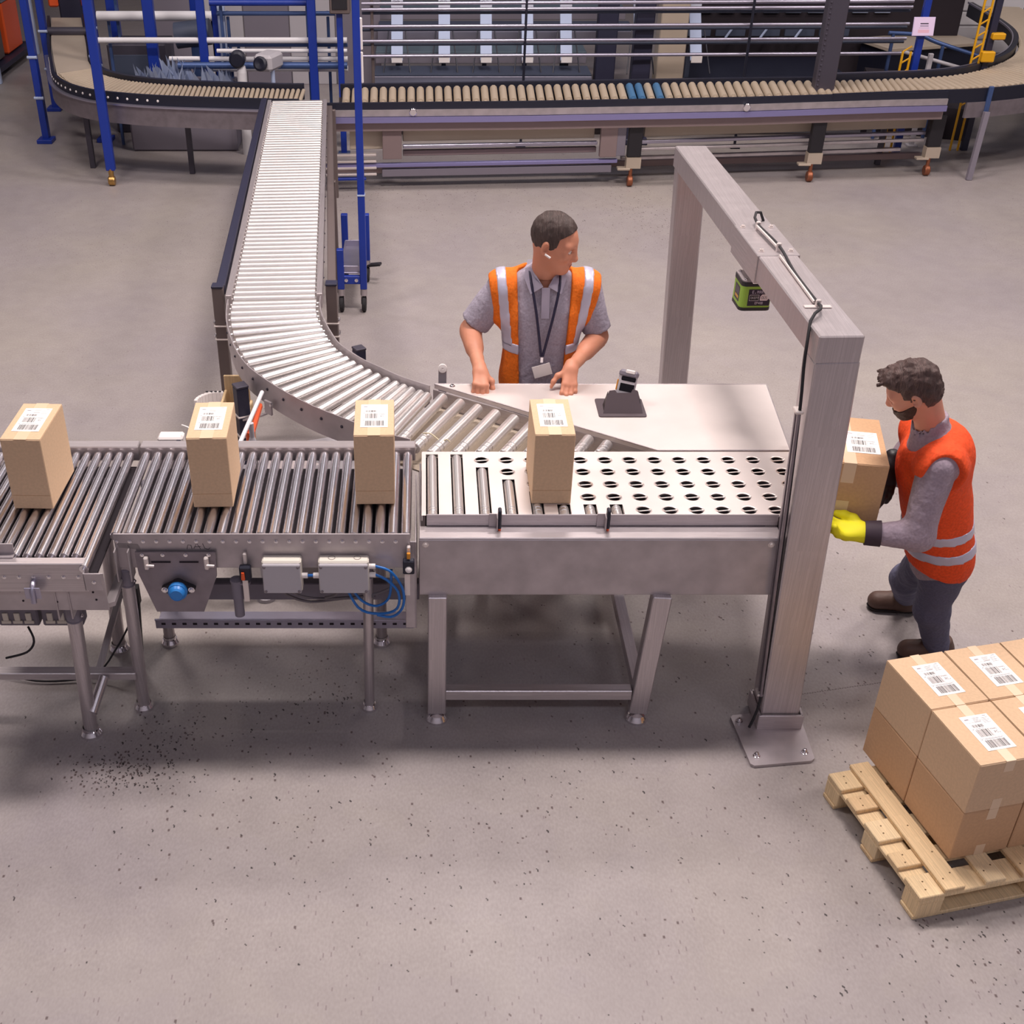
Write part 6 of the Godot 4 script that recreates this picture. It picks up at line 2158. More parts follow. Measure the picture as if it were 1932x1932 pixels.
# ---------------------------------------------------------------- bodies: a smooth field of tapered limbs, meshed as surface nets
class Field:
	var kind := PackedInt32Array()      # 0 limb, 1 ellipsoid
	var A := PackedVector3Array()
	var D := PackedVector3Array()       # limb axis, or ellipsoid radii
	var inv := PackedFloat32Array()
	var r0 := PackedFloat32Array()
	var r1 := PackedFloat32Array()
	var K := PackedFloat32Array()
	var cut := PackedInt32Array()       # 1: carved away
	var basis: Array[Basis] = []
	var grow := 0.0
	var planes: Array[Plane] = []       # keeps what lies behind every plane
	var wedges := []                    # arrays of planes; what lies behind all of one is carved away
	var bumps: FastNoiseLite
	var bump_amp := 0.0

	func limb(a: Vector3, b: Vector3, ra: float, rb := -1.0, k := 0.03, carve := 0):
		kind.append(0)
		A.append(a)
		D.append(b - a)
		inv.append(1.0 / maxf((b - a).length_squared(), 1e-8))
		r0.append(ra)
		r1.append(ra if rb < 0.0 else rb)
		K.append(k)
		cut.append(carve)
		basis.append(Basis())

	func blob(c: Vector3, r: Vector3, k := 0.03, B := Basis(), carve := 0):
		kind.append(1)
		A.append(c)
		D.append(r)
		inv.append(1.0 / minf(r.x, minf(r.y, r.z)))
		r0.append(maxf(r.x, maxf(r.y, r.z)))
		r1.append(0)
		K.append(k)
		cut.append(carve)
		basis.append(B.inverse())

	func one(i: int, p: Vector3) -> float:
		if kind[i] == 0:
			var d := p - A[i]
			var h := clampf(d.dot(D[i]) * inv[i], 0.0, 1.0)
			return (d - D[i] * h).length() - lerpf(r0[i], r1[i], h)
		var q: Vector3 = basis[i] * (p - A[i])
		var s := q / D[i]
		var k0 := s.length()
		if k0 < 0.001:
			return -1.0 / inv[i]
		return k0 * (k0 - 1.0) / (s / D[i]).length()

	func near(p: Vector3, reach: float) -> PackedInt32Array:
		var best := 1e9
		var ds := PackedFloat32Array()
		for i in kind.size():
			var d := one(i, p)
			ds.append(d)
			if cut[i] == 0:
				best = minf(best, d)
		var out := PackedInt32Array()
		for i in kind.size():
			if cut[i] == 1 and ds[i] < reach * 2.0 + K[i] or cut[i] == 0 and ds[i] < best + reach * 2.2 + K[i]:
				out.append(i)
		return out

	func at(p: Vector3, ids: PackedInt32Array) -> float:
		var d := 1e9
		for i in ids:
			if cut[i] == 0:
				var e := one(i, p)
				var h := K[i] - absf(d - e)
				d = minf(d, e)
				if h > 0.0:
					d -= h * h / K[i] * 0.25
		d -= grow
		if bump_amp > 0.0 and absf(d) < 0.03:
			d += bumps.get_noise_3dv(p) * bump_amp
		for i in ids:
			if cut[i] == 1:
				var e := -one(i, p)
				var h := K[i] - absf(d - e)
				d = maxf(d, e)
				if h > 0.0:
					d += h * h / K[i] * 0.25
		for pl in planes:
			d = maxf(d, pl.distance_to(p))
		for w in wedges:
			var e := -1e9
			for pl: Plane in w:
				e = maxf(e, pl.distance_to(p))
			d = maxf(d, -e)
		return d

	# adds the surface inside a box to a mesh builder
	func skin(g: Geo, lo: Vector3, hi: Vector3, cell: float):
		var S := 6
		var nb := Vector3i(((hi - lo) / (cell * S)).ceil()) + Vector3i.ONE
		var n := nb * S + Vector3i.ONE
		var sy := n.x
		var sz := n.x * n.y
		var val := PackedFloat32Array()
		val.resize(n.x * n.y * n.z)
		val.fill(1e6)
		var active: Array[Vector3i] = []
		var half := cell * S * 0.5
		var reach := half * 1.74
		for bz in nb.z:
			for by in nb.y:
				for bx in nb.x:
					var c := lo + Vector3(bx, by, bz) * (cell * S) + Vector3.ONE * half
					var ids := near(c, reach)
					if ids.is_empty():
						continue
					var dc := at(c, ids)
					if absf(dc) > reach * 1.25 + 0.01:
						if dc < 0.0:
							for z in S + 1:
								for y in S + 1:
									var o0 := bx * S + (by * S + y) * sy + (bz * S + z) * sz
									for x in S + 1:
										if val[o0 + x] > 1e5:
											val[o0 + x] = dc
						continue
					active.append(Vector3i(bx, by, bz))
					for z in S + 1:
						for y in S + 1:
							var o := bx * S + (by * S + y) * sy + (bz * S + z) * sz
							var p := lo + Vector3(bx * S, by * S + y, bz * S + z) * cell
							for x in S + 1:
								if val[o + x] > 1e5 or absf(val[o + x]) > reach:
									val[o + x] = at(p, ids)
								p.x += cell
		var vid := PackedInt32Array()
		vid.resize(val.size())
		vid.fill(-1)
		var P := PackedVector3Array()
		var cells := PackedInt32Array()
		var off := PackedInt32Array([0, 1, sy, sy + 1, sz, sz + 1, sz + sy, sz + sy + 1])
		var cor: Array[Vector3] = [Vector3(0, 0, 0), Vector3(1, 0, 0), Vector3(0, 1, 0), Vector3(1, 1, 0), Vector3(0, 0, 1), Vector3(1, 0, 1), Vector3(0, 1, 1), Vector3(1, 1, 1)]
		var edges := [[0, 1], [2, 3], [4, 5], [6, 7], [0, 2], [1, 3], [4, 6], [5, 7], [0, 4], [1, 5], [2, 6], [3, 7]]
		for b in active:
			for z in S:
				for y in S:
					var o := b.x * S + (b.y * S + y) * sy + (b.z * S + z) * sz
					for x in S:
						var m := 0
						for k in 8:
							if val[o + x + off[k]] < 0.0:
								m += 1
						if m == 0 or m == 8:
							continue
						var sum := Vector3()
						var cnt := 0
						for e in edges:
							var va := val[o + x + off[e[0]]]
							var vb := val[o + x + off[e[1]]]
							if (va < 0.0) != (vb < 0.0):
								sum += cor[e[0]].lerp(cor[e[1]], clampf(va / (va - vb), 0.0, 1.0))
								cnt += 1
						vid[o + x] = P.size()
						cells.append(o + x)
						P.append(lo + (Vector3(b.x * S + x, b.y * S + y, b.z * S + z) + sum / cnt) * cell)
		var N := PackedVector3Array()
		N.resize(P.size())
		var quads := PackedInt32Array()
		for ci in cells.size():
			var o := cells[ci]
			var v0 := val[o] < 0.0
			for ax in 3:
				var st: int = [1, sy, sz][ax]
				if v0 == (val[o + st] < 0.0):
					continue
				var s1: int = [sy, sz, 1][ax]
				var s2: int = [sz, 1, sy][ax]
				if o - s1 - s2 < 0:
					continue
				var a := vid[o]
				var b := vid[o - s1]
				var c := vid[o - s1 - s2]
				var d := vid[o - s2]
				if b < 0 or c < 0 or d < 0:
					continue
				if v0:
					quads.append_array([a, b, c, d])
				else:
					quads.append_array([a, d, c, b])
		for i in range(0, quads.size(), 4):
			var nn := (P[quads[i + 2]] - P[quads[i]]).cross(P[quads[i + 3]] - P[quads[i + 1]])
			for k in 4:
				N[quads[i + k]] += nn
		for i in N.size():
			N[i] = N[i].normalized()
		for i in range(0, quads.size(), 4):
			g.t3(P[quads[i]], P[quads[i + 1]], P[quads[i + 2]], N[quads[i]], N[quads[i + 1]], N[quads[i + 2]])
			g.t3(P[quads[i]], P[quads[i + 2]], P[quads[i + 3]], N[quads[i]], N[quads[i + 2]], N[quads[i + 3]])

func behind(p: Vector3, n: Vector3) -> Plane:   # keeps the side the normal points away from
	return Plane(n.normalized(), p)

# head pieces in the head's own axes: x its left, y up, z the way it looks; s scales a 0.235 m head
func head_field(f: Field, X: Transform3D):
	var b := X.basis
	var q := func(x: float, y: float, z: float) -> Vector3: return X * Vector3(x, y, z)
	f.blob(q.call(0, 0.035, -0.012), Vector3(0.076, 0.088, 0.096), 0.02, b)
	f.blob(q.call(0, -0.02, 0.03), Vector3(0.062, 0.085, 0.062), 0.04, b)
	f.blob(q.call(0, -0.075, 0.05), Vector3(0.040, 0.034, 0.038), 0.035, b)          # jaw
	f.blob(q.call(0, -0.092, 0.068), Vector3(0.022, 0.018, 0.020), 0.025, b)         # chin
	f.limb(q.call(-0.045, 0.030, 0.066), q.call(0.045, 0.030, 0.066), 0.016, 0.016, 0.02)   # brow
	f.limb(q.call(0, 0.022, 0.082), q.call(0, -0.022, 0.104), 0.009, 0.012, 0.016)   # nose ridge
	f.blob(q.call(0, -0.028, 0.099), Vector3(0.016, 0.010, 0.014), 0.012, b)         # nostrils
	for s: float in [-1.0, 1.0]:
		f.blob(q.call(s * 0.042, -0.016, 0.060), Vector3(0.024, 0.020, 0.022), 0.025, b)  # cheek
		f.blob(q.call(s * 0.031, 0.010, 0.085), Vector3(0.016, 0.011, 0.014), 0.012, b, 1)  # socket
	for s: float in [-1.0, 1.0]:
		f.blob(q.call(s * 0.031, 0.009, 0.073), Vector3(0.013, 0.010, 0.011), 0.008, b)
	f.limb(q.call(-0.018, -0.056, 0.086), q.call(0.018, -0.056, 0.086), 0.007, 0.007, 0.012)   # upper lip
	f.limb(q.call(-0.015, -0.067, 0.085), q.call(0.015, -0.067, 0.085), 0.007, 0.007, 0.010)   # lower lip
	for s: float in [-1.0, 1.0]:
		var eb := b * Basis(Vector3.UP, s * 0.35)
		f.blob(q.call(s * 0.082, 0.002, -0.014), Vector3(0.010, 0.032, 0.019), 0.008, eb)
		f.blob(q.call(s * 0.088, 0.004, -0.008), Vector3(0.008, 0.017, 0.009), 0.008, eb, 1)

func face_parts(X: Transform3D, t: Node3D, hair: String):
	for s: float in [-1.0, 1.0]:
		var g := Geo.new()
		g.X = Transform3D(X.basis, X * Vector3(s * 0.031, 0.0085, 0.0775))
		g.lathe(Vector3(0, 0, -0.011), Vector3.BACK, [Vector2(0.0, 0), Vector2(0.0095, 0.003), Vector2(0.0115, 0.009), Vector2(0.0085, 0.0155), Vector2(0.0045, 0.0178)], 14)
		var e := put(g, "eyeball", M.eye_white, t)
		g = Geo.new()
		g.X = Transform3D(X.basis, X * Vector3(s * 0.031, 0.0085, 0.0775))
		g.lathe(Vector3(0, 0, -0.011), Vector3.BACK, [Vector2(0.0052, 0.0176), Vector2(0.004, 0.0186), Vector2(0, 0.019)], 12)
		put(g, "iris", M.eye_dark, e)
		g = Geo.new()
		g.X = X
		g.tube(curve([Vector3(s * 0.014, 0.031, 0.0835), Vector3(s * 0.03, 0.037, 0.0815), Vector3(s * 0.048, 0.030, 0.069)], 8), 0.004, 6)
		put(g, "eyebrow", M[hair], t)
	var g := Geo.new()
	g.X = X
	g.tube(curve([Vector3(-0.023, -0.061, 0.0855), Vector3(-0.010, -0.058, 0.0935), Vector3(0, -0.0595, 0.0945), Vector3(0.010, -0.058, 0.0935), Vector3(0.023, -0.061, 0.0855)], 12), 0.0042, 6)
	g.tube(curve([Vector3(-0.018, -0.064, 0.087), Vector3(0, -0.068, 0.0935), Vector3(0.018, -0.064, 0.087)], 10), 0.0042, 6)
	put(g, "mouth", M.lip, t)

# a hand as five jointed chains rooted in a palm. w: wrist, x: toward the thumb, y: toward the fingers, n: out of the back
func hand_field(f: Field, w: Vector3, x: Vector3, y: Vector3, n: Vector3, curl: Array, thumb: Array, s := 1.0):
	var palm0 := w + y * 0.012 * s
	f.limb(w - y * 0.02 * s, palm0, 0.026 * s, 0.026 * s, 0.02)
	f.limb(palm0 + x * 0.018 * s, w + y * 0.082 * s + x * 0.022 * s, 0.018 * s, 0.0135 * s, 0.02)
	f.limb(palm0, w + y * 0.085 * s + x * 0.004 * s, 0.019 * s, 0.0135 * s, 0.02)
	f.limb(palm0 - x * 0.014 * s, w + y * 0.078 * s - x * 0.024 * s, 0.017 * s, 0.0125 * s, 0.02)
	var lens := [[0.042, 0.026, 0.021], [0.046, 0.030, 0.022], [0.043, 0.028, 0.021], [0.034, 0.021, 0.019]]
	for k in 4:
		var root: Vector3 = w + (y * [0.082, 0.088, 0.083, 0.074][k] + x * [0.027, 0.009, -0.010, -0.027][k]) * s
		var d: Vector3 = (y + x * [0.10, 0.03, -0.04, -0.12][k]).normalized()
		var p := root
		var ang := 0.0
		for j in 3:
			ang += curl[k][j]
			var dir: Vector3 = d * cos(ang) - n * sin(ang)
			var q: Vector3 = p + dir * lens[k][j] * s
			f.limb(p, q, [0.0102, 0.0092, 0.0084][j] * s, [0.0092, 0.0084, 0.0072][j] * s, 0.007)
			p = q
	var p := w + (y * 0.022 + x * 0.022) * s
	var rr := [0.0150, 0.0115, 0.0100, 0.0080]
	for j in 3:
		var dir: Vector3 = (x * thumb[j].x + y * thumb[j].y + n * thumb[j].z).normalized()
		var q: Vector3 = p + dir * [0.040, 0.032, 0.026][j] * s
		f.limb(p, q, rr[j] * s, rr[j + 1] * s, 0.012)
		p = q

func worker_at_table():
	var t := thing("person", "man in an orange hi-vis vest and grey polo shirt leaning on the worktop, looking sideways", "person", Vector3(0.57, 0, -5.66), "")
	var V := func(x: float, y: float, z: float) -> Vector3: return Vector3(x, y, z)
	var fwd := Vector3(0.88, -0.30, 0.38).normalized()
	var up := (Vector3(0.06, 1, 0.10) - fwd * Vector3(0.06, 1, 0.10).dot(fwd)).normalized()
	var X := Transform3D(Basis(up.cross(fwd), up, fwd).scaled_local(Vector3.ONE * 1.12), Vector3(0.606, 1.600, -5.555))
	# ---- body: head, neck, arms, hands, trunk in one surface
	var g := Geo.new()
	var hf := Field.new()
	head_field(hf, X)
	hf.limb(Vector3(0.573, 1.40, -5.615), X * Vector3(0, -0.03, -0.03), 0.064, 0.056, 0.035)
	hf.planes = [behind(Vector3(0.57, 1.425, -5.6), Vector3.DOWN)]
	hf.skin(g, Vector3(0.44, 1.41, -5.74), Vector3(0.78, 1.78, -5.38), 0.0042)
	var bf := Field.new()
	var shR := Vector3(0.372, 1.352, -5.635)
	var shL := Vector3(0.782, 1.352, -5.635)
	var elR := Vector3(0.226, 1.135, -5.655)
	var elL := Vector3(0.858, 1.105, -5.640)
	var wrR := Vector3(0.266, 1.055, -5.345)
	var wrL := Vector3(0.694, 1.072, -5.335)
	bf.limb(Vector3(0.573, 1.28, -5.63), Vector3(0.573, 1.45, -5.61), 0.07, 0.058, 0.05)
	bf.limb(shR, elR, 0.052, 0.043, 0.03)
	bf.limb(elR, wrR, 0.045, 0.028, 0.03)
	bf.limb(elR.lerp(wrR, 0.12), elR.lerp(wrR, 0.45), 0.047, 0.040, 0.03)
	bf.limb(shL, elL, 0.052, 0.043, 0.03)
	bf.limb(elL, wrL, 0.045, 0.028, 0.03)
	bf.limb(elL.lerp(wrL, 0.12), elL.lerp(wrL, 0.45), 0.047, 0.040, 0.03)
	bf.limb(shR, shL, 0.05, 0.05, 0.05)
	bf.blob(Vector3(0.573, 1.2, -5.64), Vector3(0.155, 0.19, 0.09), 0.06)
	bf.blob(Vector3(0.568, 0.95, -5.65), Vector3(0.145, 0.18, 0.095), 0.08)
	bf.skin(g, Vector3(0.15, 0.78, -5.78), Vector3(0.94, 1.46, -5.30), 0.011)
	# hands: right one a loose fist on its knuckles, left one propped on its fingertips
	var fr := Field.new()
	var yR := Vector3(0.02, -0.42, 0.91).normalized()
	var xR := Vector3(0.97, -0.1, 0.0)
	xR = (xR - yR * xR.dot(yR)).normalized()
	var nR := yR.cross(xR) if yR.cross(xR).y > 0 else xR.cross(yR)
	hand_field(fr, wrR, xR, yR, nR, [[0.75, 1.25, 0.8], [0.75, 1.3, 0.8], [0.8, 1.3, 0.8], [0.85, 1.3, 0.8]], [Vector3(0.75, 0.6, -0.3), Vector3(0.15, 0.75, -0.65), Vector3(-0.25, 0.6, -0.75)], 1.08)
	fr.limb(elR.lerp(wrR, 0.7), wrR, 0.034, 0.028, 0.02)
	fr.skin(g, Vector3(0.16, 0.95, -5.45), Vector3(0.38, 1.13, -5.16), 0.0040)
	var fl := Field.new()
	var yL := Vector3(-0.10, -0.62, 0.78).normalized()
	var xL := Vector3(-0.95, 0.12, 0.05)
	xL = (xL - yL * xL.dot(yL)).normalized()
	var nL := yL.cross(xL) if yL.cross(xL).y > 0 else xL.cross(yL)
	hand_field(fl, wrL, xL, yL, nL, [[0.15, 0.5, 0.25], [0.05, 0.55, 0.3], [0.1, 0.6, 0.3], [0.2, 0.6, 0.35]], [Vector3(0.85, 0.5, -0.2), Vector3(0.45, 0.8, -0.35), Vector3(0.2, 0.8, -0.45)], 1.04)
	fl.limb(elL.lerp(wrL, 0.7), wrL, 0.034, 0.028, 0.02)
	fl.skin(g, Vector3(0.55, 0.94, -5.45), Vector3(0.82, 1.15, -5.14), 0.0040)
	put(g, "body", M.skin_tan, t)
	face_parts(X, t, "hair_dark")
	# ---- hair: cropped, thin at the crown
	var h := Field.new()
	h.blob(X * Vector3(0, 0.038, -0.014), Vector3(0.0815, 0.094, 0.1005), 0.02, X.basis)
	h.bumps = FastNoiseLite.new()
	h.bumps.seed = 2
	h.bumps.frequency = 22.0
	h.bump_amp = 0.004
	var side := func(p: Vector3, n: Vector3) -> Plane: return behind(X * p, X.basis * n)
	h.wedges = [[side.call(Vector3(0, 0.075, 0.05), Vector3(0, 0.75, -0.66)), side.call(Vector3(0, 0, 0.030), Vector3(0, 0.0, -1.0))], [side.call(Vector3(0, -0.012, 0), Vector3(0, 1, 0.0)), side.call(Vector3(0, 0, -0.045), Vector3(0, 0, -1))]]
	h.planes = [side.call(Vector3(0, -0.045, 0), Vector3(0, -1, -0.1))]
	g = Geo.new()
	h.skin(g, Vector3(0.44, 1.46, -5.74), Vector3(0.78, 1.80, -5.40), 0.0045)
	put(g, "hair", M.hair_dark, t)
	# earpiece
	g = Geo.new()
	g.X = X
	g.tube([Vector3(-0.094, -0.014, -0.004), Vector3(-0.092, -0.020, 0.022)], 0.005, 8)
	put(g, "earpiece", M.white_plastic, t)
	# ---- polo shirt
	var s := Field.new()
	shirt_trunk(s)
	s.limb(shR, shR.lerp(elR, 0.25), 0.074, 0.07, 0.05)
	s.limb(shL, shL.lerp(elL, 0.25), 0.074, 0.07, 0.05)
	s.limb(Vector3(0.573, 1.36, -5.62), Vector3(0.573, 1.45, -5.605), 0.085, 0.074, 0.03)
	s.planes = [behind(Vector3(0.57, 0.80, -5.6), Vector3.DOWN), behind(Vector3(0.573, 1.455, -5.60), Vector3(0, 1, 0.55))]
	s.limb(Vector3(0.573, 1.40, -5.60), Vector3(0.573, 1.52, -5.585), 0.064, 0.07, 0.005, 1)
	s.bumps = FastNoiseLite.new()
	s.bumps.seed = 12
	s.bumps.frequency = 3.0
	s.bump_amp = 0.006
	g = Geo.new()
	s.skin(g, Vector3(0.26, 0.78, -5.85), Vector3(0.90, 1.50, -5.42), 0.0095)
	for q in [[shR, elR], [shL, elL]]:
		var sl := Field.new()
		sl.limb(q[0], q[1], 0.0735, 0.071, 0.05)
		sl.planes = [behind(q[0].lerp(q[1], 0.84), q[1] - q[0])]
		sl.bumps = s.bumps
		sl.bump_amp = 0.010
		sl.skin(g, q[0].min(q[1]) - Vector3.ONE * 0.1, q[0].max(q[1]) + Vector3.ONE * 0.1, 0.0085)
	put(g, "polo_shirt", M.shirt, t)
	# collar wings and placket
	g = Geo.new()
	for sd: float in [-1.0, 1.0]:
		var pts := [Vector3(0.573 + sd * 0.012, 1.405, -5.515), Vector3(0.573 + sd * 0.072, 1.375, -5.500), Vector3(0.573 + sd * 0.098, 1.430, -5.555), Vector3(0.573 + sd * 0.092, 1.462, -5.615), Vector3(0.573 + sd * 0.066, 1.470, -5.600), Vector3(0.573 + sd * 0.056, 1.446, -5.552)]
		thick(g, pts, Vector3(sd * 0.15, 0.45, 0.88), 0.006)
	thick(g, [Vector3(0.573 - 0.092, 1.462, -5.615), Vector3(0.573 + 0.092, 1.462, -5.615), Vector3(0.573 + 0.078, 1.475, -5.685), Vector3(0.573 - 0.078, 1.475, -5.685)], Vector3(0, 0.3, -0.95), 0.006)
	put(g, "collar", M.collar, t)
	g = Geo.new()
	thick(g, [Vector3(0.555, 1.40, -5.517), Vector3(0.593, 1.40, -5.517), Vector3(0.593, 1.26, -5.485), Vector3(0.555, 1.26, -5.485)], Vector3(0, 0.2, 0.98), 0.005)
	put(g, "placket", M.collar, t)
	# ---- vest and its reflective bands
	var open_front := [behind(Vector3(0.458, 1.1, -5.5), Vector3(-1, -0.05, 0)), behind(Vector3(0.684, 1.1, -5.5), Vector3(1, -0.05, 0)), behind(Vector3(0.57, 1.1, -5.62), Vector3(0, 0, -1))]
	var holes := func(f: Field):
		f.limb(shR, shR + Vector3(0.02, -0.1, 0), 0.079, 0.07, 0.04)
		f.limb(shL, shL + Vector3(-0.02, -0.1, 0), 0.079, 0.07, 0.04)
		f.blob(Vector3(0.250, 1.25, -5.64), Vector3(0.083, 0.22, 0.20), 0.01, Basis(), 1)
		f.blob(Vector3(0.904, 1.25, -5.64), Vector3(0.083, 0.22, 0.20), 0.01, Basis(), 1)
		f.limb(Vector3(0.573, 1.36, -5.60), Vector3(0.573, 1.6, -5.58), 0.098, 0.10, 0.01, 1)
	var v := Field.new()
	shirt_trunk(v)
	v.grow = 0.013
	holes.call(v)
	v.wedges = [open_front]
	v.planes = [behind(Vector3(0.57, 0.845, -5.6), Vector3.DOWN)]
	v.bumps = s.bumps
	v.bump_amp = 0.008
	g = Geo.new()
	v.skin(g, Vector3(0.26, 0.82, -5.85), Vector3(0.90, 1.50, -5.40), 0.0085)
	put(g, "vest", M.vest_orange, t)
	for b in [[[behind(Vector3(0.57, 1.118, -5.6), Vector3(0, 1, 0)), behind(Vector3(0.57, 1.066, -5.6), Vector3(0, -1, 0))], "waist"], [[behind(Vector3(0.418, 1.2, -5.6), Vector3(1, 0.12, 0)), behind(Vector3(0.370, 1.2, -5.6), Vector3(-1, -0.12, 0)), behind(Vector3(0.4, 1.09, -5.6), Vector3(0, -1, 0))], "right"], [[behind(Vector3(0.780, 1.2, -5.6), Vector3(1, -0.12, 0)), behind(Vector3(0.732, 1.2, -5.6), Vector3(-1, 0.12, 0)), behind(Vector3(0.7, 1.09, -5.6), Vector3(0, -1, 0))], "left"]]:
		var f := Field.new()
		shirt_trunk(f)
		f.grow = 0.0165
		holes.call(f)
		f.wedges = [open_front]
		f.bumps = s.bumps
		f.bump_amp = 0.008
		var pl: Array[Plane] = []
		for p in b[0]:
			pl.append(p)
		f.planes = pl
		g = Geo.new()
		f.skin(g, Vector3(0.26, 1.0, -5.85), Vector3(0.90, 1.50, -5.40), 0.0075)
		put(g, "reflective_band", M.reflective_tape, t)
	# ---- lanyard and badge
	g = Geo.new()
	for sd: float in [-1.0, 1.0]:
		g.tube(curve([Vector3(0.573 + sd * 0.074, 1.452, -5.60), Vector3(0.573 + sd * 0.064, 1.40, -5.515), Vector3(0.573 + sd * 0.040, 1.28, -5.472), Vector3(0.566 + sd * 0.004, 1.085, -5.445)], 14), 0.0065, 6)
	put(g, "lanyard", M.lanyard, t)
	g = Geo.new()
	g.box(Vector3(0.566, 1.068, -5.442), Vector3(0.014, 0.03, 0.006), 0.002)
	put(g, "lanyard_clip", M.chrome, t)
	g = Geo.new()
	g.box(Vector3(0.570, 1.015, -5.436), Vector3(0.088, 0.058, 0.004), 0.001, Basis(Vector3.BACK, 0.30) * Basis(Vector3.RIGHT, -0.15))
	put(g, "badge", M.white_plastic, t)
	# ---- trousers and shoes (behind the worktop)
	var tr := Field.new()
	tr.blob(Vector3(0.565, 0.86, -5.66), Vector3(0.165, 0.13, 0.12), 0.05)
	for sd: float in [-1.0, 1.0]:
		tr.limb(Vector3(0.565 + sd * 0.085, 0.84, -5.66), Vector3(0.565 + sd * 0.10, 0.46, -5.64), 0.088, 0.066, 0.04)
		tr.limb(Vector3(0.565 + sd * 0.10, 0.46, -5.64), Vector3(0.565 + sd * 0.11, 0.09, -5.69), 0.066, 0.055, 0.03)
	tr.planes = [behind(Vector3(0.5, 0.05, -5.6), Vector3.DOWN)]
	g = Geo.new()
	tr.skin(g, Vector3(0.34, 0.03, -5.84), Vector3(0.80, 1.0, -5.48), 0.014)
	put(g, "trousers", M.trousers_grey, t)
	for sd: float in [-1.0, 1.0]:
		var sf := Field.new()
		var c := Vector3(0.565 + sd * 0.11, 0, -5.69)
		sf.limb(c + Vector3(0, 0.05, -0.03), c + Vector3(sd * 0.02, 0.04, 0.17), 0.045, 0.038, 0.03)
		sf.limb(c + Vector3(0, 0.1, 0), c + Vector3(0, 0.05, 0), 0.05, 0.05, 0.03)
		sf.planes = [behind(Vector3(0, 0.0, 0), Vector3.DOWN)]
		g = Geo.new()
		sf.skin(g, c + Vector3(-0.1, -0.02, -0.12), c + Vector3(0.1, 0.16, 0.24), 0.012)
		put(g, "shoe", M.boot, t)

func thick(g: Geo, pts: Array, n: Vector3, th: float):   # a small flat piece with thickness
	n = n.normalized()
	var top := []
	var bot := []
	for p in pts:
		top.append(p + n * th * 0.5)
		bot.append(p - n * th * 0.5)
	g.flat(top, n)
	g.flat(bot, -n)
	var c := Vector3()
	for p in pts:
		c += p / pts.size()
	for i in pts.size():
		var j := (i + 1) % pts.size()
		var e: Vector3 = (pts[j] - pts[i]).cross(n).normalized()
		if e.dot((pts[i] + pts[j]) * 0.5 - c) < 0:
			e = -e
		g.flat([top[i], top[j], bot[j], bot[i]], e)

func shirt_trunk(f: Field):
	f.blob(Vector3(0.573, 1.235, -5.615), Vector3(0.188, 0.175, 0.118), 0.05)
	f.blob(Vector3(0.570, 1.02, -5.615), Vector3(0.170, 0.20, 0.125), 0.09)
	f.blob(Vector3(0.568, 0.87, -5.625), Vector3(0.180, 0.16, 0.135), 0.08)
	f.limb(Vector3(0.400, 1.362, -5.635), Vector3(0.746, 1.362, -5.635), 0.066, 0.066, 0.06)
	f.limb(Vector3(0.505, 1.405, -5.63), Vector3(0.641, 1.405, -5.63), 0.06, 0.06, 0.06)

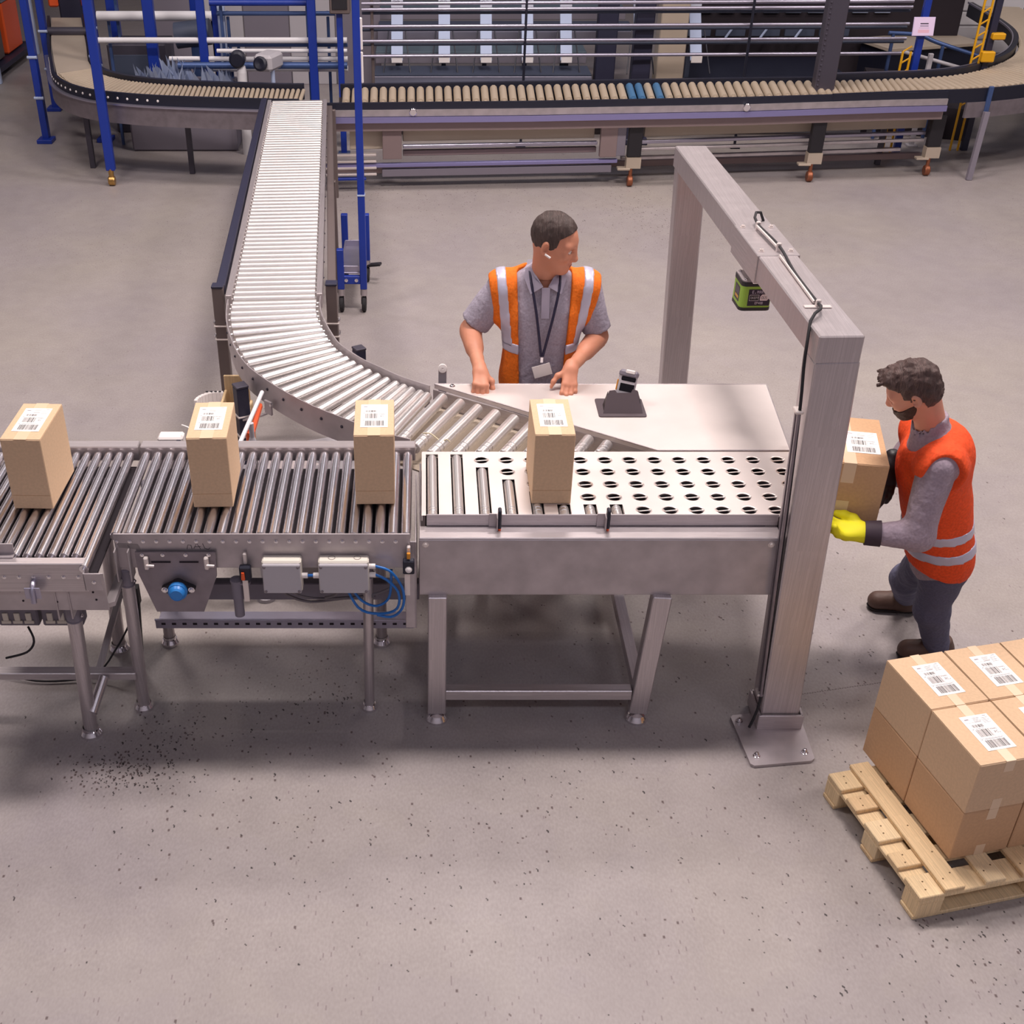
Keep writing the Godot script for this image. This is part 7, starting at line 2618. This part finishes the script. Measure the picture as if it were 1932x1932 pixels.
func worker_with_box():
	var t := thing("person", "bearded man in a red-orange hi-vis vest, grey sweater and jeans carrying a box", "person", Vector3(2.28, 0, -4.6))
	var fwd := Vector3(-0.78, -0.50, -0.34).normalized()
	var up := (Vector3(-0.42, 1, 0.12) - fwd * Vector3(-0.42, 1, 0.12).dot(fwd)).normalized()
	var X := Transform3D(Basis(up.cross(fwd), up, fwd).scaled_local(Vector3.ONE * 0.98), Vector3(1.912, 1.425, -4.355))
	var nk := Vector3(2.025, 1.262, -4.375)
	var shL := Vector3(2.020, 1.165, -4.215)
	var shR := Vector3(2.065, 1.165, -4.535)
	var elL := Vector3(1.985, 0.885, -4.150)
	var wrL := Vector3(1.800, 0.868, -4.195)
	var elR := Vector3(2.080, 0.900, -4.640)
	var wrR := Vector3(1.990, 0.985, -4.575)
	# ---- body
	var g := Geo.new()
	var hf := Field.new()
	head_field(hf, X)
	hf.limb(nk, X * Vector3(0, -0.03, -0.035), 0.060, 0.056, 0.035)
	hf.skin(g, Vector3(1.74, 1.23, -4.52), Vector3(2.12, 1.58, -4.20), 0.0042)
	var bf := Field.new()
	bf.limb(nk, Vector3(2.08, 1.10, -4.38), 0.058, 0.07, 0.04)
	bf.limb(shL, elL, 0.050, 0.042, 0.03)
	bf.limb(elL, wrL, 0.042, 0.028, 0.03)
	bf.limb(shR, elR, 0.050, 0.042, 0.03)
	bf.limb(elR, wrR, 0.042, 0.028, 0.03)
	bf.blob(Vector3(2.10, 0.98, -4.38), Vector3(0.095, 0.17, 0.14), 0.06)
	bf.blob(Vector3(2.20, 0.68, -4.41), Vector3(0.095, 0.18, 0.13), 0.08)
	for q in [[Vector3(2.235, 0.60, -4.34), Vector3(2.26, 0.33, -4.41), Vector3(2.365, 0.08, -4.475)], [Vector3(2.235, 0.58, -4.49), Vector3(2.24, 0.32, -4.68), Vector3(2.345, 0.10, -4.86)]]:
		bf.limb(q[0], q[1], 0.07, 0.05, 0.04)
		bf.limb(q[1], q[2], 0.05, 0.035, 0.03)
	bf.skin(g, Vector3(1.76, 0.0, -4.98), Vector3(2.50, 1.30, -4.05), 0.013)
	put(g, "body", M.skin, t)
	face_parts(X, t, "hair_brown")
	var side := func(p: Vector3, n: Vector3) -> Plane: return behind(X * p, X.basis * n)
	var h := Field.new()
	h.blob(X * Vector3(0, 0.040, -0.014), Vector3(0.0835, 0.100, 0.1035), 0.02, X.basis)
	h.blob(X * Vector3(0, 0.095, 0.05), Vector3(0.060, 0.030, 0.045), 0.03, X.basis)
	for i in 5:
		h.limb(X * Vector3(-0.04 + i * 0.02, 0.10, 0.06), X * Vector3(-0.045 + i * 0.022, 0.108, 0.098), 0.014, 0.006, 0.012)
	h.bumps = FastNoiseLite.new()
	h.bumps.seed = 4
	h.bumps.frequency = 26.0
	h.bump_amp = 0.010
	h.blob(X * Vector3(0, -0.025, -0.048), Vector3(0.066, 0.072, 0.058), 0.03, X.basis)
	h.wedges = [[side.call(Vector3(0, 0.072, 0.06), Vector3(0, 0.85, -0.52)), side.call(Vector3(0, 0, 0.030), Vector3(0, 0.0, -1.0))], [side.call(Vector3(0, -0.016, 0), Vector3(0, 1, 0.0)), side.call(Vector3(0, 0, -0.036), Vector3(0, 0, -1))]]
	h.planes = [side.call(Vector3(0, -0.080, 0), Vector3(0, -1, -0.25))]
	g = Geo.new()
	h.skin(g, Vector3(1.72, 1.25, -4.54), Vector3(2.10, 1.62, -4.18), 0.0045)
	put(g, "hair", M.hair_brown, t)
	var bd := Field.new()
	head_field(bd, X)
	bd.grow = 0.005
	bd.bumps = h.bumps
	bd.bump_amp = 0.004
	bd.planes = [side.call(Vector3(0, -0.034, 0.04), Vector3(0, 1, 0.30)), side.call(Vector3(0, 0, -0.004), Vector3(0, 0.0, -1))]
	g = Geo.new()
	bd.skin(g, Vector3(1.74, 1.23, -4.52), Vector3(2.10, 1.50, -4.20), 0.0045)
	put(g, "beard", M.beard, t)
	# ---- sweater
	var s := Field.new()
	trunk_two(s)
	s.limb(nk + Vector3(0.01, -0.05, 0), nk + Vector3(-0.012, 0.035, 0.0), 0.078, 0.068, 0.03)
	s.limb(nk + Vector3(-0.01, 0.01, 0), X * Vector3(0, -0.02, -0.04), 0.060, 0.062, 0.004, 1)
	s.planes = [behind(Vector3(2.2, 0.525, -4.4), Vector3(0.05, -1, 0)), behind(nk + Vector3(-0.015, 0.045, 0), Vector3(-0.3, 1, 0.05))]
	s.bumps = FastNoiseLite.new()
	s.bumps.seed = 22
	s.bumps.frequency = 4.0
	s.bump_amp = 0.008
	g = Geo.new()
	s.skin(g, Vector3(1.86, 0.48, -4.66), Vector3(2.42, 1.36, -4.12), 0.010)
	for q in [[shL, elL, wrL], [shR, elR, wrR]]:
		var sl := Field.new()
		sl.limb(q[0], q[1], 0.076, 0.060, 0.03)
		sl.limb(q[1], q[2], 0.060, 0.042, 0.03)
		sl.planes = [behind(q[2].lerp(q[1], 0.10), q[2] - q[1])]
		sl.bumps = s.bumps
		sl.bump_amp = 0.012
		sl.skin(g, q[0].min(q[1]).min(q[2]) - Vector3.ONE * 0.1, q[0].max(q[1]).max(q[2]) + Vector3.ONE * 0.1, 0.008)
	put(g, "sweater", M.sweater, t)
	# ---- vest with two reflective hoops
	var holes := func(f: Field):
		f.limb(shL, shL + Vector3(0.03, -0.03, 0.0), 0.074, 0.07, 0.04)
		f.limb(shR, shR + Vector3(0.03, -0.03, 0.0), 0.074, 0.07, 0.04)
		f.blob(Vector3(2.040, 1.065, -4.125), Vector3(0.094, 0.19, 0.10), 0.01, Basis(Vector3.BACK, 0.15), 1)
		f.blob(Vector3(2.085, 1.03, -4.62), Vector3(0.085, 0.165, 0.09), 0.01, Basis(Vector3.BACK, 0.2), 1)
		f.limb(nk + Vector3(-0.02, -0.03, 0), nk + Vector3(-0.04, 0.2, 0), 0.088, 0.09, 0.01, 1)
	var v := Field.new()
	trunk_two(v)
	v.grow = 0.013
	holes.call(v)
	v.planes = [behind(Vector3(2.18, 0.60, -4.4), Vector3(-0.12, -1, -0.10))]
	v.bumps = s.bumps
	v.bump_amp = 0.008
	g = Geo.new()
	v.skin(g, Vector3(1.84, 0.50, -4.70), Vector3(2.46, 1.36, -4.08), 0.0085)
	put(g, "vest", M.vest_red, t)
	for y: float in [0.80, 0.70]:
		var f := Field.new()
		trunk_two(f)
		f.grow = 0.0165
		f.bumps = s.bumps
		f.bump_amp = 0.008
		f.planes = [behind(Vector3(2.2, y + 0.024, -4.4), Vector3(-0.16, 1, 0.0)), behind(Vector3(2.2, y - 0.024, -4.4), Vector3(0.16, -1, 0.0))]
		g = Geo.new()
		f.skin(g, Vector3(1.84, 0.55, -4.70), Vector3(2.46, 1.0, -4.08), 0.0075)
		put(g, "reflective_band", M.reflective_tape, t)
	# ---- jeans
	var j := Field.new()
	j.blob(Vector3(2.235, 0.60, -4.415), Vector3(0.115, 0.11, 0.14), 0.05)
	for q in [[Vector3(2.240, 0.58, -4.35), Vector3(2.262, 0.33, -4.41), Vector3(2.365, 0.08, -4.475)], [Vector3(2.235, 0.56, -4.48), Vector3(2.24, 0.32, -4.68), Vector3(2.345, 0.10, -4.86)]]:
		j.limb(q[0], q[1], 0.092, 0.072, 0.04)
		j.limb(q[1], q[2], 0.072, 0.058, 0.03)
	j.planes = [behind(Vector3(2.3, 0.065, -4.5), Vector3.DOWN)]
	j.bumps = s.bumps
	j.bump_amp = 0.012
	g = Geo.new()
	j.skin(g, Vector3(2.06, 0.03, -4.98), Vector3(2.50, 0.75, -4.22), 0.010)
	put(g, "jeans", M.denim, t)
	# ---- boots
	for q in [[Vector3(2.372, 0, -4.48), Vector3(-1, 0, -0.05)], [Vector3(2.352, 0, -4.865), Vector3(-1, 0, -0.12)]]:
		var c: Vector3 = q[0]
		var d: Vector3 = q[1].normalized()
		var sf := Field.new()
		sf.limb(c - d * 0.03 + UP * 0.06, c + d * 0.13 + UP * 0.05, 0.048, 0.047, 0.04)
		sf.limb(c + UP * 0.12, c + UP * 0.06, 0.056, 0.056, 0.03)
		sf.planes = [behind(Vector3(0, 0.018, 0), Vector3.DOWN), behind(c + UP * 0.125, UP)]
		g = Geo.new()
		sf.skin(g, c + Vector3(-0.22, -0.01, -0.12), c + Vector3(0.12, 0.17, 0.12), 0.008)
		var bo := put(g, "boot", M.boot, t)
		var so := Field.new()
		so.limb(c - d * 0.03 + UP * 0.05, c + d * 0.13 + UP * 0.045, 0.054, 0.053, 0.04)
		so.planes = [behind(Vector3(0, 0.0, 0), Vector3.DOWN), behind(Vector3(0, 0.022, 0), UP)]
		g = Geo.new()
		so.skin(g, c + Vector3(-0.22, -0.02, -0.12), c + Vector3(0.12, 0.10, 0.12), 0.008)
		put(g, "sole", M.sole, bo)
	# ---- gloved hands under and behind the box
	var gl := Field.new()
	var y := Vector3(-0.98, 0.05, -0.12).normalized()
	var x := Vector3(0.0, 0.25, -0.95)
	x = (x - y * x.dot(y)).normalized()
	var n := y.cross(x) if y.cross(x).y < 0 else x.cross(y)
	hand_field(gl, wrL, x, y, n, [[0.25, 0.5, 0.3], [0.25, 0.5, 0.3], [0.3, 0.5, 0.3], [0.35, 0.5, 0.3]], [Vector3(0.7, 0.6, -0.3), Vector3(0.3, 0.9, -0.1), Vector3(0.1, 0.95, 0.0)], 1.18)
	gl.grow = 0.006
	g = Geo.new()
	gl.skin(g, Vector3(1.56, 0.76, -4.33), Vector3(1.84, 0.98, -4.08), 0.0045)
	put(g, "glove", M.glove_yellow, t)
	g = Geo.new()
	g.cyl(wrL + (elL - wrL).normalized() * -0.012, wrL + (elL - wrL).normalized() * 0.05, 0.050, 0.054, 22)
	put(g, "glove_cuff", M.glove_dark, t)
	g = Geo.new()
	g.tube(curve([wrL - y * -0.02 + Vector3(0, 0.0, 0.036), wrL + y * 0.05 + Vector3(0, 0.006, 0.030), wrL + y * 0.10 + Vector3(0, -0.012, 0.026)], 10), 0.010, 8)
	put(g, "glove_strap", M.glove_dark, t)
	var gr := Field.new()
	var yr := Vector3(-0.25, -0.85, 0.45).normalized()
	var xr := Vector3(-0.9, 0.2, -0.1)
	xr = (xr - yr * xr.dot(yr)).normalized()
	var nr := yr.cross(xr) if yr.cross(xr).x > 0 else xr.cross(yr)
	hand_field(gr, wrR, xr, yr, nr, [[0.2, 0.3, 0.2], [0.2, 0.3, 0.2], [0.2, 0.3, 0.2], [0.2, 0.3, 0.2]], [Vector3(0.8, 0.5, 0), Vector3(0.4, 0.9, 0), Vector3(0.2, 0.95, 0)], 1.15)
	gr.grow = 0.006
	g = Geo.new()
	gr.skin(g, wrR - Vector3(0.14, 0.26, 0.14), wrR + Vector3(0.14, 0.08, 0.22), 0.005)
	put(g, "glove", M.black_plastic, t)
	g = Geo.new()
	g.cyl(wrR, wrR + (elR - wrR).normalized() * 0.06, 0.048, 0.052, 20)
	put(g, "glove_cuff", M.glove_dark, t)
	# the box he carries
	carton("carried_carton", "large brown cardboard box held by the bearded man behind the gantry post", 0.30, 0.42, 0.262, Vector3(1.750, 0.872, -4.50), -0.20, "", M.cardboard_brown, {"lw": 0.13, "ld": 0.19, "tape": 0.05, "lp": Vector2(0.06, 0.02), "drop": 0.09})

func trunk_two(f: Field):
	f.blob(Vector3(2.080, 1.06, -4.375), Vector3(0.128, 0.17, 0.155), 0.06, Basis(Vector3.BACK, 0.25))
	f.blob(Vector3(2.150, 0.86, -4.39), Vector3(0.125, 0.18, 0.150), 0.09, Basis(Vector3.BACK, 0.25))
	f.blob(Vector3(2.222, 0.64, -4.41), Vector3(0.128, 0.17, 0.158), 0.09, Basis(Vector3.BACK, 0.2))
	f.limb(Vector3(2.050, 1.165, -4.235), Vector3(2.085, 1.165, -4.52), 0.072, 0.072, 0.06)
	f.blob(Vector3(2.115, 1.14, -4.385), Vector3(0.085, 0.11, 0.13), 0.06)

func _ready():
	camera_and_light()
	make_materials()
	bolt_small = bolt_mesh(0.0055, 0.006)
	bolt_big = bolt_mesh(0.009, 0.009)
	room()
	lamp_fittings()
	conveyor_a()
	conveyor_b()
	transfer_table()
	angled_bed()
	worktop()
	curved_conveyor()
	long_lane()
	gantry()
	line_boxes()
	pallet_load()
	scanner_on_cradle()
	clutter()
	trolley()
	far_loop()
	blue_frames()
	left_racks()
	sorter()
	right_end()
	worker_at_table()
	worker_with_box()
